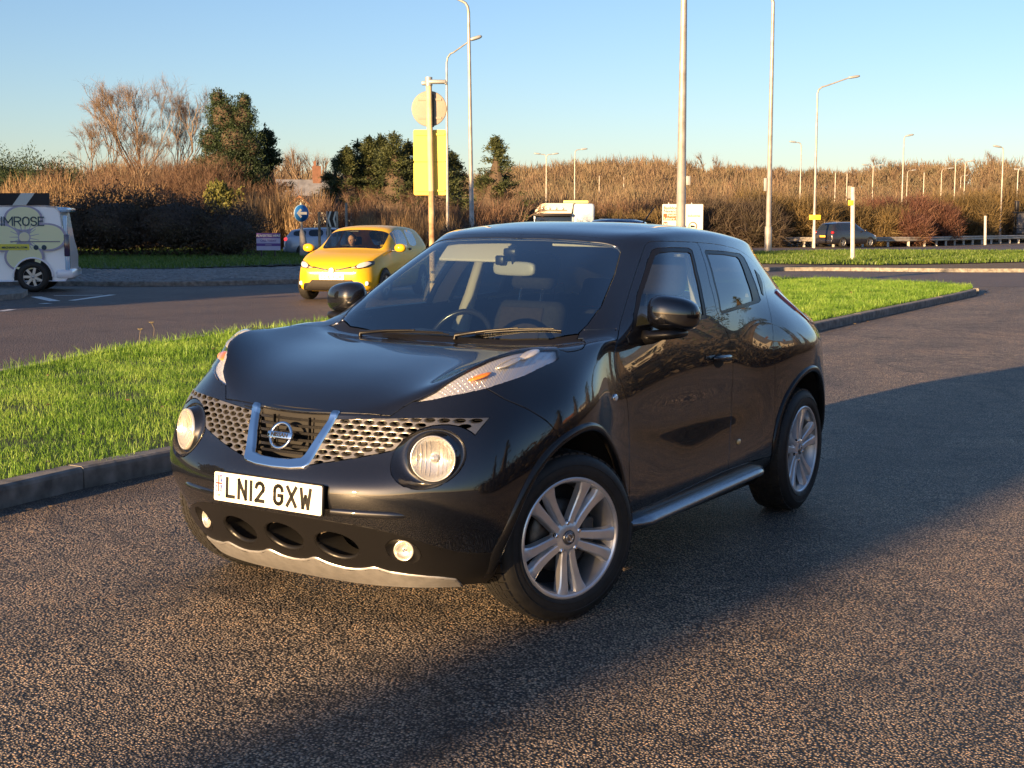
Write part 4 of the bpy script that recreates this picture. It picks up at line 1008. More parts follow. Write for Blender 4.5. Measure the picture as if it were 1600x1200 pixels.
# mirror, sensor pod, visors, tax disc pocket
hz = on_z(.36, .02)[0]
q = MB(); superell(q, Matrix.Translation((.335, .0, hz.z - .115)) @ Matrix.Rotation(R(-8), 4, 'Z'), .018, .125, .034, .5, .5, 28, 10); rvm = q.build('rear_view_mirror', mat('mirror_back_grey', (.24, .23, .21), .5), car, fix=True)
q = MB(); q.tube([(.36, .0, hz.z - .012), (.345, 0, hz.z - .06), (.34, 0, hz.z - .10)], [.02, .012, .012], 10); q.rbox(.355, .385, -.035, .035, hz.z - .055, hz.z - .02, .008); q.rbox(.345, .375, -.085, -.035, hz.z - .10, hz.z - .055, .008); q.build('dash_camera', PLAST, rvm)
for s, t in ((-1, R(40)), (1, R(4))):
    Mv = Matrix.Translation((.16, .30 * s, 1.425 if s < 0 else 1.43)) @ Matrix.Rotation(t, 4, 'Y'); rb(-.10 if s > 0 else 0, .13 if s < 0 else .04, -.18, .18, -.008, .008, .007, 'sun_visor', HEADL, car, Mv)
q = MB()
for s in (1, -1): q.tube([(-.26, .70 * s, .95), (-.30, .655 * s, 1.15), (-.33, .59 * s, 1.40)], [.05, .035, .03], 10)
q.build('inner_pillar', HEADL, car)
# ------------------------------------------------------------------ ground, roads, kerbs, grass
def nodes_mat(name):
    m, nt, b = new_mat(name); tc = nt.nodes.new('ShaderNodeTexCoord'); return m, nt, b, tc.outputs['Object']
def N(nt, t, **k):
    n = nt.nodes.new(t)
    for a, v in k.items():
        if a in n.inputs: n.inputs[a].default_value = v
        else: setattr(n, a, v)
    return n
def ramp(nt, src, stops):
    r = nt.nodes.new('ShaderNodeValToRGB'); e = r.color_ramp.elements
    while len(e) < len(stops): e.new(0.5)
    for i, (p, c) in enumerate(stops): e[i].position = p; e[i].color = (*c, 1) if len(c) == 3 else c
    nt.links.new(src, r.inputs[0]); return r
def mixc(nt, f, a, b, mode='MIX'):
    m = nt.nodes.new('ShaderNodeMix'); m.data_type = 'RGBA'; m.blend_type = mode
    for s, i in ((f, 0), (a, 6), (b, 7)):
        if isinstance(s, (int, float)): m.inputs[i].default_value = s
        elif isinstance(s, tuple): m.inputs[i].default_value = (*s, 1)
        else: nt.links.new(s, m.inputs[i])
    return m.outputs[2]
def asphalt(name, base, chip, scale, bump, red=(0.10, .062, .045), patch=.35):
    m, nt, b, co = nodes_mat(name); L = nt.links.new
    v = N(nt, 'ShaderNodeTexVoronoi', Scale=scale); v.feature = 'F1'; L(co, v.inputs['Vector'])
    v2 = N(nt, 'ShaderNodeTexVoronoi', Scale=scale * .55); L(co, v2.inputs['Vector'])
    sep = nt.nodes.new('ShaderNodeSeparateColor'); L(v.outputs['Color'], sep.inputs[0])
    cr = ramp(nt, sep.outputs[0], [(0, tuple(x * .45 for x in chip)), (.45, chip), (.75, tuple(x * 1.35 for x in chip)), (.93, tuple(min(1, x * 1.9) for x in chip)), (1, (chip[0] * 2.2, chip[1] * 1.7, chip[2] * 1.3))])
    dk = ramp(nt, v.outputs['Distance'], [(0.34, (1, 1, 1)), (.56, (0, 0, 0))])
    c = mixc(nt, dk.outputs[0], base, cr.outputs[0])
    n = N(nt, 'ShaderNodeTexNoise', Scale=.55, Detail=7, Roughness=.62); L(co, n.inputs['Vector'])
    pr = ramp(nt, n.outputs['Fac'], [(.32, (.62, .62, .65)), (.50, (1, 1, 1)), (.68, (1.32, 1.24, 1.12))])
    c = mixc(nt, 1.0, c, pr.outputs[0], 'MULTIPLY')
    nm = N(nt, 'ShaderNodeTexNoise', Scale=5.5, Detail=5, Roughness=.7); L(co, nm.inputs['Vector'])
    pm2 = ramp(nt, nm.outputs['Fac'], [(.34, (.60, .60, .62)), (.48, (1, 1, 1)), (.66, (1.25, 1.2, 1.12))]); c = mixc(nt, 1.0, c, pm2.outputs[0], 'MULTIPLY')
    nst = N(nt, 'ShaderNodeTexNoise', Scale=1.3, Detail=3); L(co, nst.inputs['Vector']); st_ = ramp(nt, nst.outputs['Fac'], [(.24, (.35, .33, .34)), (.33, (1, 1, 1))]); c = mixc(nt, 1.0, c, st_.outputs[0], 'MULTIPLY')
    n2 = N(nt, 'ShaderNodeTexNoise', Scale=.17, Detail=5); L(co, n2.inputs['Vector'])
    rr = ramp(nt, n2.outputs['Fac'], [(.5, (0, 0, 0)), (.7, (patch, patch, patch))])
    c = mixc(nt, rr.outputs[0], c, red)
    # fine wandering cracks and tar seams
    wn = N(nt, 'ShaderNodeTexNoise', Scale=.9, Detail=4); L(co, wn.inputs['Vector'])
    va = N(nt, 'ShaderNodeVectorMath'); va.operation = 'MULTIPLY_ADD'; L(wn.outputs['Color'], va.inputs[0]); va.inputs[1].default_value = (1.6, 1.6, 0); L(co, va.inputs[2])
    vc = N(nt, 'ShaderNodeTexVoronoi', Scale=.16); vc.feature = 'DISTANCE_TO_EDGE'; L(va.outputs[0], vc.inputs['Vector'])
    ck = ramp(nt, vc.outputs['Distance'], [(0.0, (.55, .55, .56)), (.003, (.75, .75, .75)), (.006, (1, 1, 1))])
    c = mixc(nt, 1.0, c, ck.outputs[0], 'MULTIPLY')
    # polished wheel tracks along the lane and grit gathered by the kerb
    sx = nt.nodes.new('ShaderNodeSeparateXYZ'); L(co, sx.inputs[0])
    def lin(a, b_, k):
        p = nt.nodes.new('ShaderNodeMath'); p.operation = 'MULTIPLY_ADD'; L(sx.outputs[0], p.inputs[0]); p.inputs[1].default_value = a; p.inputs[2].default_value = k
        q = nt.nodes.new('ShaderNodeMath'); q.operation = 'MULTIPLY_ADD'; L(sx.outputs[1], q.inputs[0]); q.inputs[1].default_value = b_; L(p.outputs[0], q.inputs[2]); return q.outputs[0]
    dd = lin(.875, -.485, 5.808); nz = nt.nodes.new('ShaderNodeMath'); nz.operation = 'MULTIPLY_ADD'; L(n.outputs['Fac'], nz.inputs[0]); nz.inputs[1].default_value = .55; L(dd, nz.inputs[2])
    wv = nt.nodes.new('ShaderNodeMath'); wv.operation = 'SINE'; wm = nt.nodes.new('ShaderNodeMath'); wm.operation = 'MULTIPLY'; L(nz.outputs[0], wm.inputs[0]); wm.inputs[1].default_value = 3.7; L(wm.outputs[0], wv.inputs[0])
    tr_ = ramp(nt, wv.outputs[0], [(.2, (1, 1, 1)), (.9, (.84, .84, .85))]); c = mixc(nt, 1.0, c, tr_.outputs[0], 'MULTIPLY')
    gt = nt.nodes.new('ShaderNodeMapRange'); gt.inputs[1].default_value = .30; gt.inputs[2].default_value = .85; gt.inputs[3].default_value = 1; gt.inputs[4].default_value = 0; L(nz.outputs[0], gt.inputs[0])
    n3 = N(nt, 'ShaderNodeTexNoise', Scale=14, Detail=6); L(co, n3.inputs['Vector']); gm = nt.nodes.new('ShaderNodeMath'); gm.operation = 'MULTIPLY'; L(gt.outputs[0], gm.inputs[0]); L(n3.outputs['Fac'], gm.inputs[1]); c = mixc(nt, gm.outputs[0], c, (.075, .055, .042))
    L(c, b.inputs['Base Color']); b.inputs['Roughness'].default_value = .62
    h = nt.nodes.new('ShaderNodeMath'); h.operation = 'MULTIPLY_ADD'; L(v.outputs['Distance'], h.inputs[0]); h.inputs[1].default_value = -1.0
    h2 = nt.nodes.new('ShaderNodeMath'); h2.operation = 'MULTIPLY'; L(v2.outputs['Distance'], h2.inputs[0]); h2.inputs[1].default_value = -.6; L(h2.outputs[0], h.inputs[2])
    bp = N(nt, 'ShaderNodeBump', Strength=bump, Distance=1.6 / scale); L(h.outputs[0], bp.inputs['Height']); L(bp.outputs[0], b.inputs['Normal'])
    return m
ASPH = asphalt('coarse_chipping_asphalt', (.018, .017, .018), (.42, .335, .25), 100, 1.0, red=(.24, .165, .115), patch=.2)
ROAD = asphalt('worn_road_asphalt', (.07, .06, .058), (.17, .14, .125), 60, .6, red=(.17, .105, .085), patch=.5)
def grass_soil():
    m, nt, b, co = nodes_mat('turf_soil'); n = N(nt, 'ShaderNodeTexNoise', Scale=3.0, Detail=8); nt.links.new(co, n.inputs['Vector'])
    r = ramp(nt, n.outputs['Fac'], [(.3, (.030, .042, .012)), (.55, (.050, .075, .018)), (.75, (.075, .10, .022))]); nt.links.new(r.outputs[0], b.inputs['Base Color']); b.inputs['Roughness'].default_value = .95
    bp = N(nt, 'ShaderNodeBump', Strength=.8, Distance=.03); nt.links.new(n.outputs['Fac'], bp.inputs['Height']); nt.links.new(bp.outputs[0], b.inputs['Normal']); return m
SOIL = grass_soil()
KERBM = mat('concrete_kerb', (.19, .18, .165), .85, noise=.45, scale=9, bump=.4)
DIRT = mat('bare_earth', (.085, .06, .04), .95, noise=.4, scale=5, bump=.6)
COBB = mat('grey_cobble', (.20, .20, .20), .7, noise=.35, scale=4); MORT = mat('cobble_mortar', (.10, .10, .10), .9, noise=.3, scale=6)
WPAINT = mat('road_paint', (.72, .72, .70), .6, noise=.25, scale=14)
FARG = mat('far_field', (.085, .06, .035), .95, noise=.35, scale=.05)
def sheet(name, poly, z, m, kind='structure', parent=None):
    me = arr_mesh(name, [(x, y, z) for x, y in poly], [list(range(len(poly)))]); o = link_mesh(name, me, m, parent); o['kind'] = kind; return o
def curve(P, n=6):
    return smooth(P, n)
# near side: the lay-by the car stands on
sheet('ground', [(-900, -400), (900, -400), (900, 1500), (-900, 1500)], -1.1, FARG)
sheet('field', [(-400, 47), (400, 47), (420, 160), (-420, 160)], -.012, FARG)
# grass island: front edge (lay-by side) and back edge (roundabout side)
K1 = curve([(-9.9, -6.0), (-6.5, 0.0), (-4.3, 4.0), (-2.94, 6.49), (-2.39, 7.72), (-2.07, 8.24), (1.33, 14.25), (4.65, 20.24), (6.66, 23.71), (9.14, 27.93), (10.3, 30.2)], 3)
BACK = curve([(10.3, 30.2), (10.5, 31.3), (9.9, 33.4), (8.6, 35.2), (6.8, 35.8), (4.8, 33.5), (1.8, 29.3), (-.9, 24.9), (-2.1, 21.4), (-3.4, 18.2), (-4.35, 15.1), (-4.9, 12.0), (-5.9, 7.0), (-8.2, 1.0), (-12.5, -6.0)], 3)
o = sheet('road', [(x - .1, y) for x, y in K1[::-1]] + [(-12, -40), (60, -40), (70, 36.0), (11.0, 33.6)], 0.0, ASPH); gz_mesh(o.data, 1.0)
ISL = K1 + BACK[1:]
# carriageway round the island (smoother, redder surface)
FARK = curve([(-60, 31), (-30, 33.6), (-18, 34.5), (-12.9, 34.4), (-9.45, 33.8), (-7.4, 34.2), (-5.3, 35.7), (-2, 38.8), (3.5, 43.2), (9.55, 45.2), (13.3, 44.2), (16.5, 43.8), (30, 43.6), (70, 42.5)], 4)
main_poly = FARK + [(70, 35.9), (11.0, 33.5)] + BACK[4:] + [(-20, -20), (-60, -20)]
o = sheet('carriageway', main_poly, .004, ROAD); gz_mesh(o.data, 1.0)
def inset(poly, d):
    P = [Vector(p) for p in poly]; n = len(P); out = []
    for i in range(n):
        a, b, c = P[i - 1], P[i], P[(i + 1) % n]; t = ((b - a).normalized() + (c - b).normalized()).normalized(); out.append(tuple(b + Vector((-t.y, t.x)) * d))
    return out
def area(poly): return sum(poly[i][0] * poly[(i + 1) % len(poly)][1] - poly[(i + 1) % len(poly)][0] * poly[i][1] for i in range(len(poly))) / 2
if area(ISL) < 0: ISL.reverse()
isl_in = inset(ISL, .13)
def fan(name, poly, z, m):
    bm = bmesh.new(); vs = [bm.verts.new((x, y, z)) for x, y in poly]; f = bm.faces.new(vs); bmesh.ops.triangulate(bm, faces=[f]); 
    if bm.faces[:][0].normal.z < 0: bmesh.ops.reverse_faces(bm, faces=bm.faces)
    bmesh.ops.recalc_face_normals(bm, faces=bm.faces)
    me = bpy.data.meshes.new(name); bm.to_mesh(me); bm.free(); gz_mesh(me, 1.0)
    o = link_mesh(name, me, m); o['kind'] = 'structure'; return o
fan('grass_verge', isl_in, .105, SOIL)
def resample(P, step):
    P = [Vector(p) for p in P]; out = [P[0].copy()]; acc = 0; i = 0; cur = P[0].copy()
    while i < len(P) - 1:
        d = (P[i + 1] - cur).length
        if acc + d >= step: cur = cur + (P[i + 1] - cur).normalized() * (step - acc); out.append(cur.copy()); acc = 0
        else: acc += d; cur = P[i + 1].copy(); i += 1
    return out
def kerb_line(name, P, side, vis, step=.915, h=.125, w=.125, root=None):
    """one kerb stone per object; side = +1 if the kerb lies left of the path"""
    pts = resample(P, step); kr = root or empty(name, (pts[0].x, pts[0].y, 0)); kr['kind'] = 'structure'; k = 0; rest = MB(); base = Vector((pts[0].x, pts[0].y, 0))
    for a, b in zip(pts[:-1], pts[1:]):
        t = (b - a).normalized(); nn = Vector((-t.y, t.x)) * side; g = .004; rnd = random.Random(k * 7 + 1)
        a_ = a + t * g; b_ = b - t * g; dz = rnd.uniform(-.0015, .0015); dn = nn * rnd.uniform(-.001, .001); a_ = a_ + dn; b_ = b_ + dn
        prof = [(0, -.05), (0, h - .028), (.006, h - .010), (.022, h), (w, h), (w, -.05)]
        V = [];
        for p in (a_, b_):
            for (u, z) in prof: q = p + nn * u; V.append((q.x - base.x, q.y - base.y, z + dz + gz(q.x, q.y)))
        F = [(i, i + 1, 7 + i, 6 + i) for i in range(5)] + [tuple(range(6)), tuple(range(11, 5, -1))]
        if side < 0: F = [tuple(reversed(f)) for f in F]
        if vis(a) and k < 290:
            m = MB(); m.add(V, F); m.build('kerb_stone', KERBM, kr)
        else: rest.add(V, F)
        k += 1
    if rest.V: o = rest.build('kerb_stones', KERBM, kr); o['kind'] = 'stuff'
    return kr
inview = lambda p: p.y > 5 and abs(p.x) < .40 * p.y + .8
kerb_line('kerb', K1, 1, inview)
kerb_line('kerb', BACK, 1, lambda p: False)
kerb_line('kerb', FARK, 1, lambda p: inview(p) and p.y < 66 and (p.x < -3.4 or p.x > 7))
# far side, left: cobbled apron then grass
APR = [(-40, 29.6)] + [p for p in FARK if -31 < p[0] < 2] 
apron = [(x, y + .13) for x, y in FARK if -45 < x < 5] + [(4, 50), (-2, 50), (-8.2, 47.6), (-11, 43.4), (-13.9, 43.6), (-22, 42.5), (-45, 40)]
fan('apron', apron, .10, MORT)
rnd = random.Random(5); cb_me = []
for i in range(4):
    m = MB(); m.box(-.5, .5, -.5, .5, 0, 1); me = m.mesh('cobble'); 
    for v in me.vertices:
        if v.co.z > .5: v.co.x *= rnd.uniform(.7, .9); v.co.y *= rnd.uniform(.7, .9); v.co.z += rnd.uniform(-.3, .2)
    cb_me.append(me)
ap = bpy.data.objects['apron']; mb = MB(); nb = 0
axs = np.array(apron); 
for iy in range(68):
    for ix in range(130):
        x = -22 + ix * .20 + (.1 if iy % 2 else 0); y = 33 + iy * .24
        if not pip(apron, [x], [y])[0] or abs(x) > .41 * y: continue
        if pnoise(Vector((x * .35, y * .25, 3))) > .28: continue
        s = rnd.uniform(.06, .08); c, sn = .98, .17 * rnd.uniform(-1, 1); zz = .10 + rnd.uniform(.012, .035)
        P = [(x + (a * c - b * sn) * s, y + (a * sn + b * c) * s * 1.15) for a, b in ((-1, -1), (1, -1), (1, 1), (-1, 1))]
        mb.add([(p[0], p[1], .09) for p in P] + [(x + (p[0] - x) * .8, y + (p[1] - y) * .8, zz) for p in P], [(4, 5, 6, 7), (0, 1, 5, 4), (1, 2, 6, 5), (2, 3, 7, 6), (3, 0, 4, 7)]); nb += 1
o = mb.build('cobbles', COBB); o['kind'] = 'stuff'; tag(o, 'grey cobbles set in the sloping roundabout apron', 'cobbles')
grassL = [(-120, 36), (-45, 40.2), (-22, 42.7), (-13.9, 43.8), (-11, 43.6), (-8.2, 47.8), (-2, 50.2), (6, 50.2), (8, 62), (9, 84), (-10, 84), (-60, 80), (-120, 70)]
fan('roundabout_grass', grassL, .13, SOIL)
# far side, right: footpath then grass, far road
path_poly = [(x, y + .13) for x, y in FARK if x > 5.5] + [(70, 49), (40, 52), (19.4, 51.7), (16.1, 49.4), (12.8, 47.8), (9.2, 49.2), (6.2, 50.4)]
fan('footpath', path_poly, .11, DIRT)
grassR = [(6.2, 50.6), (9.2, 49.4), (12.8, 48.0), (16.1, 49.6), (19.4, 51.9), (40, 52.2), (70, 49.2), (90, 66), (50, 70), (24.8, 71), (18.4, 72.5), (11.6, 68), (8.2, 62)]
fan('far_grass', grassR, .13, SOIL)
sheet('far_road', [(-60, 84.1), (9, 84.1), (9.1, 68.2), (11.6, 68.4), (18.4, 72.9), (24.8, 71.4), (50, 70.4), (90, 66.4), (140, 150), (80, 140), (40, 105), (24, 87.6), (-60, 88)], .05, ROAD)
fan('earth_bank', [(10.0, 30.3), (10.25, 31.3), (9.7, 33.2), (8.5, 34.9), (7.6, 35.1), (7.4, 33.0), (8.0, 31.0), (8.6, 29.3), (9.0, 28.2)], .112, DIRT)
# painted markings beyond the verge
def line_mark(name, a, b, w, label, z=.008):
    a = Vector(a); b = Vector(b); t = (b - a).normalized(); n = Vector((-t.y, t.x)) * w / 2
    o = sheet(name, [tuple(a - n), tuple(b - n), tuple(b + n), tuple(a + n)], z, WPAINT)
    for v in o.data.vertices: v.co.z += gz(v.co.x, v.co.y)
    return o
def from_px(u, v):
    d = _f + _up * (-(v - 600) / 2136.9); dx = (u - 800) / 2136.9; z = 0.0
    for _ in range(20): t = (CAM_H - z) / -d.z; x, y = dx * t, d.y * t; z = gz(x, y)
    return (x, y)
for (u0, v0, u1, v1, w) in ((56, 464, 86, 471, .22), (112, 470, 176, 461, .16), (84, 462.5, 160, 461.5, .12), (0, 487, 20, 484, .15), (66, 474.5, 76, 475, .2)):
    line_mark('road_marking', from_px(u0, v0), from_px(u1, v1), w, '')
# small splitter island bottom left of the van
sp_ = [from_px(-60, 470), from_px(-40, 457), from_px(20, 456), from_px(44, 461), from_px(34, 467), from_px(0, 470.5)]
m = MB(); m.prism(sp_, .0, .12); o = m.build('traffic_island', KERBM); o.location.z = gz(*sp_[3]); o['kind'] = 'structure'

# grass blades
def tri_mesh(name, V, T, mats, mi=None):
    me = bpy.data.meshes.new(name); V = np.asarray(V, np.float32); T = np.asarray(T, np.int32)
    me.vertices.add(len(V)); me.vertices.foreach_set('co', V.ravel()); me.loops.add(T.size); me.loops.foreach_set('vertex_index', T.ravel())
    me.polygons.add(len(T)); me.polygons.foreach_set('loop_start', np.arange(0, T.size, 3, dtype=np.int32)); me.polygons.foreach_set('loop_total', np.full(len(T), 3, np.int32))
    for m in (mats if isinstance(mats, (list, tuple)) else [mats]): me.materials.append(m)
    if mi is not None: me.polygons.foreach_set('material_index', np.asarray(mi, np.int32))
    me.update(calc_edges=True); me.validate(); return me
def blades(rng, X, Y, Z, h, w, lean=.5, up=1.0):
    n = len(X); a = rng.uniform(0, 2 * np.pi, n); la = rng.uniform(0, 2 * np.pi, n); l = rng.uniform(0, lean, n) * h
    bx = np.cos(a) * w / 2; by = np.sin(a) * w / 2; V = np.empty((n, 5, 3), np.float32)
    lx = np.cos(la) * l; ly = np.sin(la) * l
    V[:, 0] = np.stack([X - bx, Y - by, Z], 1); V[:, 1] = np.stack([X + bx, Y + by, Z], 1)
    V[:, 2] = np.stack([X - bx * .8 + lx * .35, Y - by * .8 + ly * .35, Z + h * .55], 1); V[:, 3] = np.stack([X + bx * .8 + lx * .35, Y + by * .8 + ly * .35, Z + h * .55], 1)
    V[:, 4] = np.stack([X + lx, Y + ly, Z + h * (1 - .25 * (l / np.maximum(h, 1e-6)))], 1)
    b = np.arange(n)[:, None] * 5; T = np.concatenate([b + [0, 1, 3], b + [0, 3, 2], b + [2, 3, 4]], 1).reshape(-1, 3)
    return V.reshape(-1, 3), T
def grass_mat(name, c1, c2, c3, tr=.35):
    m, nt, b, co = nodes_mat(name); n = N(nt, 'ShaderNodeTexNoise', Scale=2.2, Detail=6); nt.links.new(co, n.inputs['Vector'])
    n2 = N(nt, 'ShaderNodeTexNoise', Scale=60, Detail=1); nt.links.new(co, n2.inputs['Vector'])
    ad = nt.nodes.new('ShaderNodeMath'); ad.operation = 'MULTIPLY_ADD'; nt.links.new(n2.outputs['Fac'], ad.inputs[0]); ad.inputs[1].default_value = .9
    sb = nt.nodes.new('ShaderNodeMath'); sb.operation = 'SUBTRACT'; nt.links.new(n.outputs['Fac'], sb.inputs[0]); sb.inputs[1].default_value = .45; nt.links.new(sb.outputs[0], ad.inputs[2])
    r = ramp(nt, ad.outputs[0], [(.3, c1), (.5, c2), (.68, c3)]); nt.links.new(r.outputs[0], b.inputs['Base Color']); b.inputs['Roughness'].default_value = .5
    t = nt.nodes.new('ShaderNodeBsdfTranslucent'); nt.links.new(r.outputs[0], t.inputs[0]); mx = nt.nodes.new('ShaderNodeMixShader'); mx.inputs[0].default_value = tr
    out = nt.nodes['Material Output']; nt.links.new(b.outputs[0], mx.inputs[1]); nt.links.new(t.outputs[0], mx.inputs[2]); nt.links.new(mx.outputs[0], out.inputs[0]); return m
GRASSM = grass_mat('grass_blades', (.070, .160, .020), (.165, .335, .030), (.31, .45, .085), tr=.45)
GRASSF = grass_mat('far_grass_blades', (.055, .10, .014), (.09, .17, .020), (.15, .21, .04))
def scatter(rng, poly, dens_fn, bbox, nmax):
    X = rng.uniform(bbox[0], bbox[1], nmax); Y = rng.uniform(bbox[2], bbox[3], nmax); k = pip(poly, X, Y) & (np.abs(X) < .46 * Y + 1.4)
    X, Y = X[k], Y[k]; k = rng.uniform(0, 1, len(X)) < dens_fn(X, Y) * np.clip(1.15 + 1.1 * (np.sin(X * 3.1 + 2 * np.sin(Y * 1.9)) * np.sin(Y * 3.7 + 1.5 * np.sin(X * 2.3))), .25, 1); return X[k], Y[k]
rng = np.random.default_rng(3)
def gzv(X, Y): t = np.clip((Y - 12) / 16.0, 0, 1); return -.0128 * X * (1 - t * t * (3 - 2 * t))
def lumps(X, Y, s=1.0): return np.array([pnoise(Vector((x * s, y * s, 1.3))) for x, y in zip(X, Y)]) if len(X) < 60000 else (np.sin(X * 2.1 + 1.7 * np.sin(Y * 1.3)) * np.sin(Y * 2.7 + X * .8) * .6 + np.sin(X * 5.3 + Y * 3.1) * .3)
VV = []; TT = []; off = 0
for (poly, z, bb, n, df, h0, w0) in (
    (isl_in, .10, (-9, 1.5, 3.5, 16), 340000, lambda X, Y: np.clip(13.0 / Y, 0, 1) ** 1.2, .060, .0042),
    (isl_in, .10, (-6, 5, 14, 26), 180000, lambda X, Y: np.clip(16 / Y, 0, 1), .085, .007),
    (isl_in, .10, (3, 11, 17, 36.5), 300000, lambda X, Y: np.clip(24 / Y, 0, 1), .085, .0075)):
    X, Y = scatter(rng, poly, df, bb, n); h = h0 * rng.uniform(.5, 1.35, len(X)) * (1 + .35 * lumps(X, Y)); V, T = blades(rng, X, Y, z + gzv(X, Y), h, w0 * rng.uniform(.7, 1.3, len(X)), .9)
    VV.append(V); TT.append(T + off); off += len(V)
# taller fringe at the back edge of the verge and the tufts at its tip
bp_ = resample([p for p in BACK if p[1] > 4], .012); P = np.array([(p.x, p.y) for p in bp_]); P = P[rng.integers(0, len(P), 15000)] ; P = P + rng.normal(0, .16, P.shape); P = P[pip(isl_in, P[:, 0], P[:, 1])]
V, T = blades(rng, P[:, 0], P[:, 1], .10 + gzv(P[:, 0], P[:, 1]), rng.uniform(.07, .17, len(P)), rng.uniform(.004, .009, len(P)), .8); VV.append(V); TT.append(T + off); off += len(V)
go = link_mesh('grass', tri_mesh('grass', np.concatenate(VV), np.concatenate(TT), GRASSM), GRASSM); tag(go, 'bright green mown grass on the kerbed verge behind the black car', 'grass', kind='stuff')
for nm, poly, bb, n, lab in (('grass', grassL, (-26, 9, 42, 84), 90000, 'shaded green grass on the roundabout in front of the dark hedge'), ('grass', grassR, (6, 34, 47, 73), 90000, 'sunlit strip of green grass in front of the far crash barrier')):
    X, Y = scatter(rng, poly, lambda X, Y: np.ones(len(X)), bb, n); h = rng.uniform(.06, .20, len(X)); V, T = blades(rng, X, Y, np.full(len(X), .125), h, rng.uniform(.02, .05, len(X)), .8)
    tag(link_mesh(nm, tri_mesh(nm, V, T, GRASSF), GRASSF), lab, 'grass', kind='stuff')
# fallen leaves on the verge and in the gutter
X = rng.uniform(-9, 12, 9000); Y = rng.uniform(4, 34, 9000); dk_ = (X + 2.07) * .875 - (Y - 8.24) * .485; k = (np.abs(X) < .42 * Y + 1) & (Y > 5) & (((dk_ > 0) & (dk_ < .45)) | (pip(isl_in, X, Y) & (rng.uniform(0, 1, 9000) < .25))); X, Y, dk_ = X[k], Y[k], dk_[k]
lv_ = []; lt_ = []; 
for i, (x, y) in enumerate(zip(X, Y)):
    on = dk_[i] < 0; z = gz(x, y) + (.15 if on else .008); a = rng.uniform(0, 6.28); s_ = rng.uniform(.012, .030); t_ = rng.normal(0, .35, 2); b = len(lv_)
    for (p, q) in ((-1, 0), (0, -.55), (1, 0), (0, .55)): u_, w_ = p * s_, q * s_; lv_.append((x + u_ * math.cos(a) - w_ * math.sin(a), y + u_ * math.sin(a) + w_ * math.cos(a), z + abs(u_ * t_[0]) + abs(w_ * t_[1])))
    lt_ += [(b, b + 1, b + 2), (b, b + 2, b + 3)]
LEAFM = mat('dead_leaves', (.16, .085, .035), .8, noise=.5, scale=3, c2=(.30, .20, .09)); tag(link_mesh('fallen_leaves', tri_mesh('fallen_leaves', lv_, lt_, LEAFM), LEAFM), 'small brown fallen leaves scattered along the gutter and the verge', 'leaves', kind='stuff')
# two dried umbel weeds at the back of the verge
WEED = mat('dry_stalk', (.20, .17, .09), .9)
for i, (u, v, hh, lb) in enumerate(((200, 545, .13, 'leftmost dried weed stalk with a cream flower head above the verge grass'), (224, 537, .16, 'taller dried weed stalk with a cream flower head above the verge grass'))):
    x, y = from_px(u, v); y += .5; w = MB(); w.tube([(0, 0, 0), (.01, 0, hh * .6), (.02 * (1 - 2 * i), 0, hh)], .0022, 5)
    top = Vector((.02 * (1 - 2 * i), 0, hh))
    for k in range(9): a = k * .7; w.tube([top, top + Vector((.028 * math.cos(a), .028 * math.sin(a), .018))], .0025, 4); w.rbox(top.x + .028 * math.cos(a) - .006, top.x + .028 * math.cos(a) + .006, .028 * math.sin(a) - .006, .028 * math.sin(a) + .006, hh + .015, hh + .022, .002)
    o = w.build('weed', WEED); o.location = (x, y, .1); tag(o, lb, 'weed', 'dried weeds on the verge')
# ------------------------------------------------------------------ trees and scrub
def foliage_mat(name, cols, scale=.6, tr=.25, rough=.7, fine=9.0):
    m, nt, b, co = nodes_mat(name); L = nt.links.new
    n = N(nt, 'ShaderNodeTexNoise', Scale=scale, Detail=5); L(co, n.inputs['Vector']); n2 = N(nt, 'ShaderNodeTexNoise', Scale=fine, Detail=2); L(co, n2.inputs['Vector'])
    ad = nt.nodes.new('ShaderNodeMath'); ad.operation = 'ADD'; L(n.outputs['Fac'], ad.inputs[0]); L(n2.outputs['Fac'], ad.inputs[1]); hf = nt.nodes.new('ShaderNodeMath'); hf.operation = 'MULTIPLY'; L(ad.outputs[0], hf.inputs[0]); hf.inputs[1].default_value = .5
    st = [(.34 + .32 * i / (len(cols) - 1), c) for i, c in enumerate(cols)]; r = ramp(nt, hf.outputs[0], st); L(r.outputs[0], b.inputs['Base Color']); b.inputs['Roughness'].default_value = rough
    t = nt.nodes.new('ShaderNodeBsdfTranslucent'); L(r.outputs[0], t.inputs[0]); mx = nt.nodes.new('ShaderNodeMixShader'); mx.inputs[0].default_value = tr
    L(b.outputs[0], mx.inputs[1]); L(t.outputs[0], mx.inputs[2]); L(mx.outputs[0], nt.nodes['Material Output'].inputs[0]); return m
BARK = mat('bark_grey_brown', (.15, .11, .08), .9, noise=.3, scale=6); BARKD = mat('bark_dark', (.07, .05, .035), .9, noise=.3, scale=6)
TWIG = foliage_mat('bare_twigs', [(.13, .10, .08), (.20, .15, .115), (.27, .20, .15)], .4)
SCRUB = foliage_mat('rusty_scrub', [(.07, .042, .030), (.145, .085, .055), (.20, .135, .08)], .35)
SCRUBR = foliage_mat('red_scrub', [(.07, .034, .024), (.12, .050, .036), (.15, .09, .05)], .35)
OLIVE = foliage_mat('olive_scrub', [(.045, .036, .016), (.12, .085, .032), (.22, .15, .055)], .5)
HEDGE = foliage_mat('dark_hedge', [(.040, .028, .024), (.075, .056, .042), (.10, .085, .045)], .8)
EVER = foliage_mat('evergreen', [(.010, .022, .011), (.022, .045, .018), (.045, .075, .025)], .7)
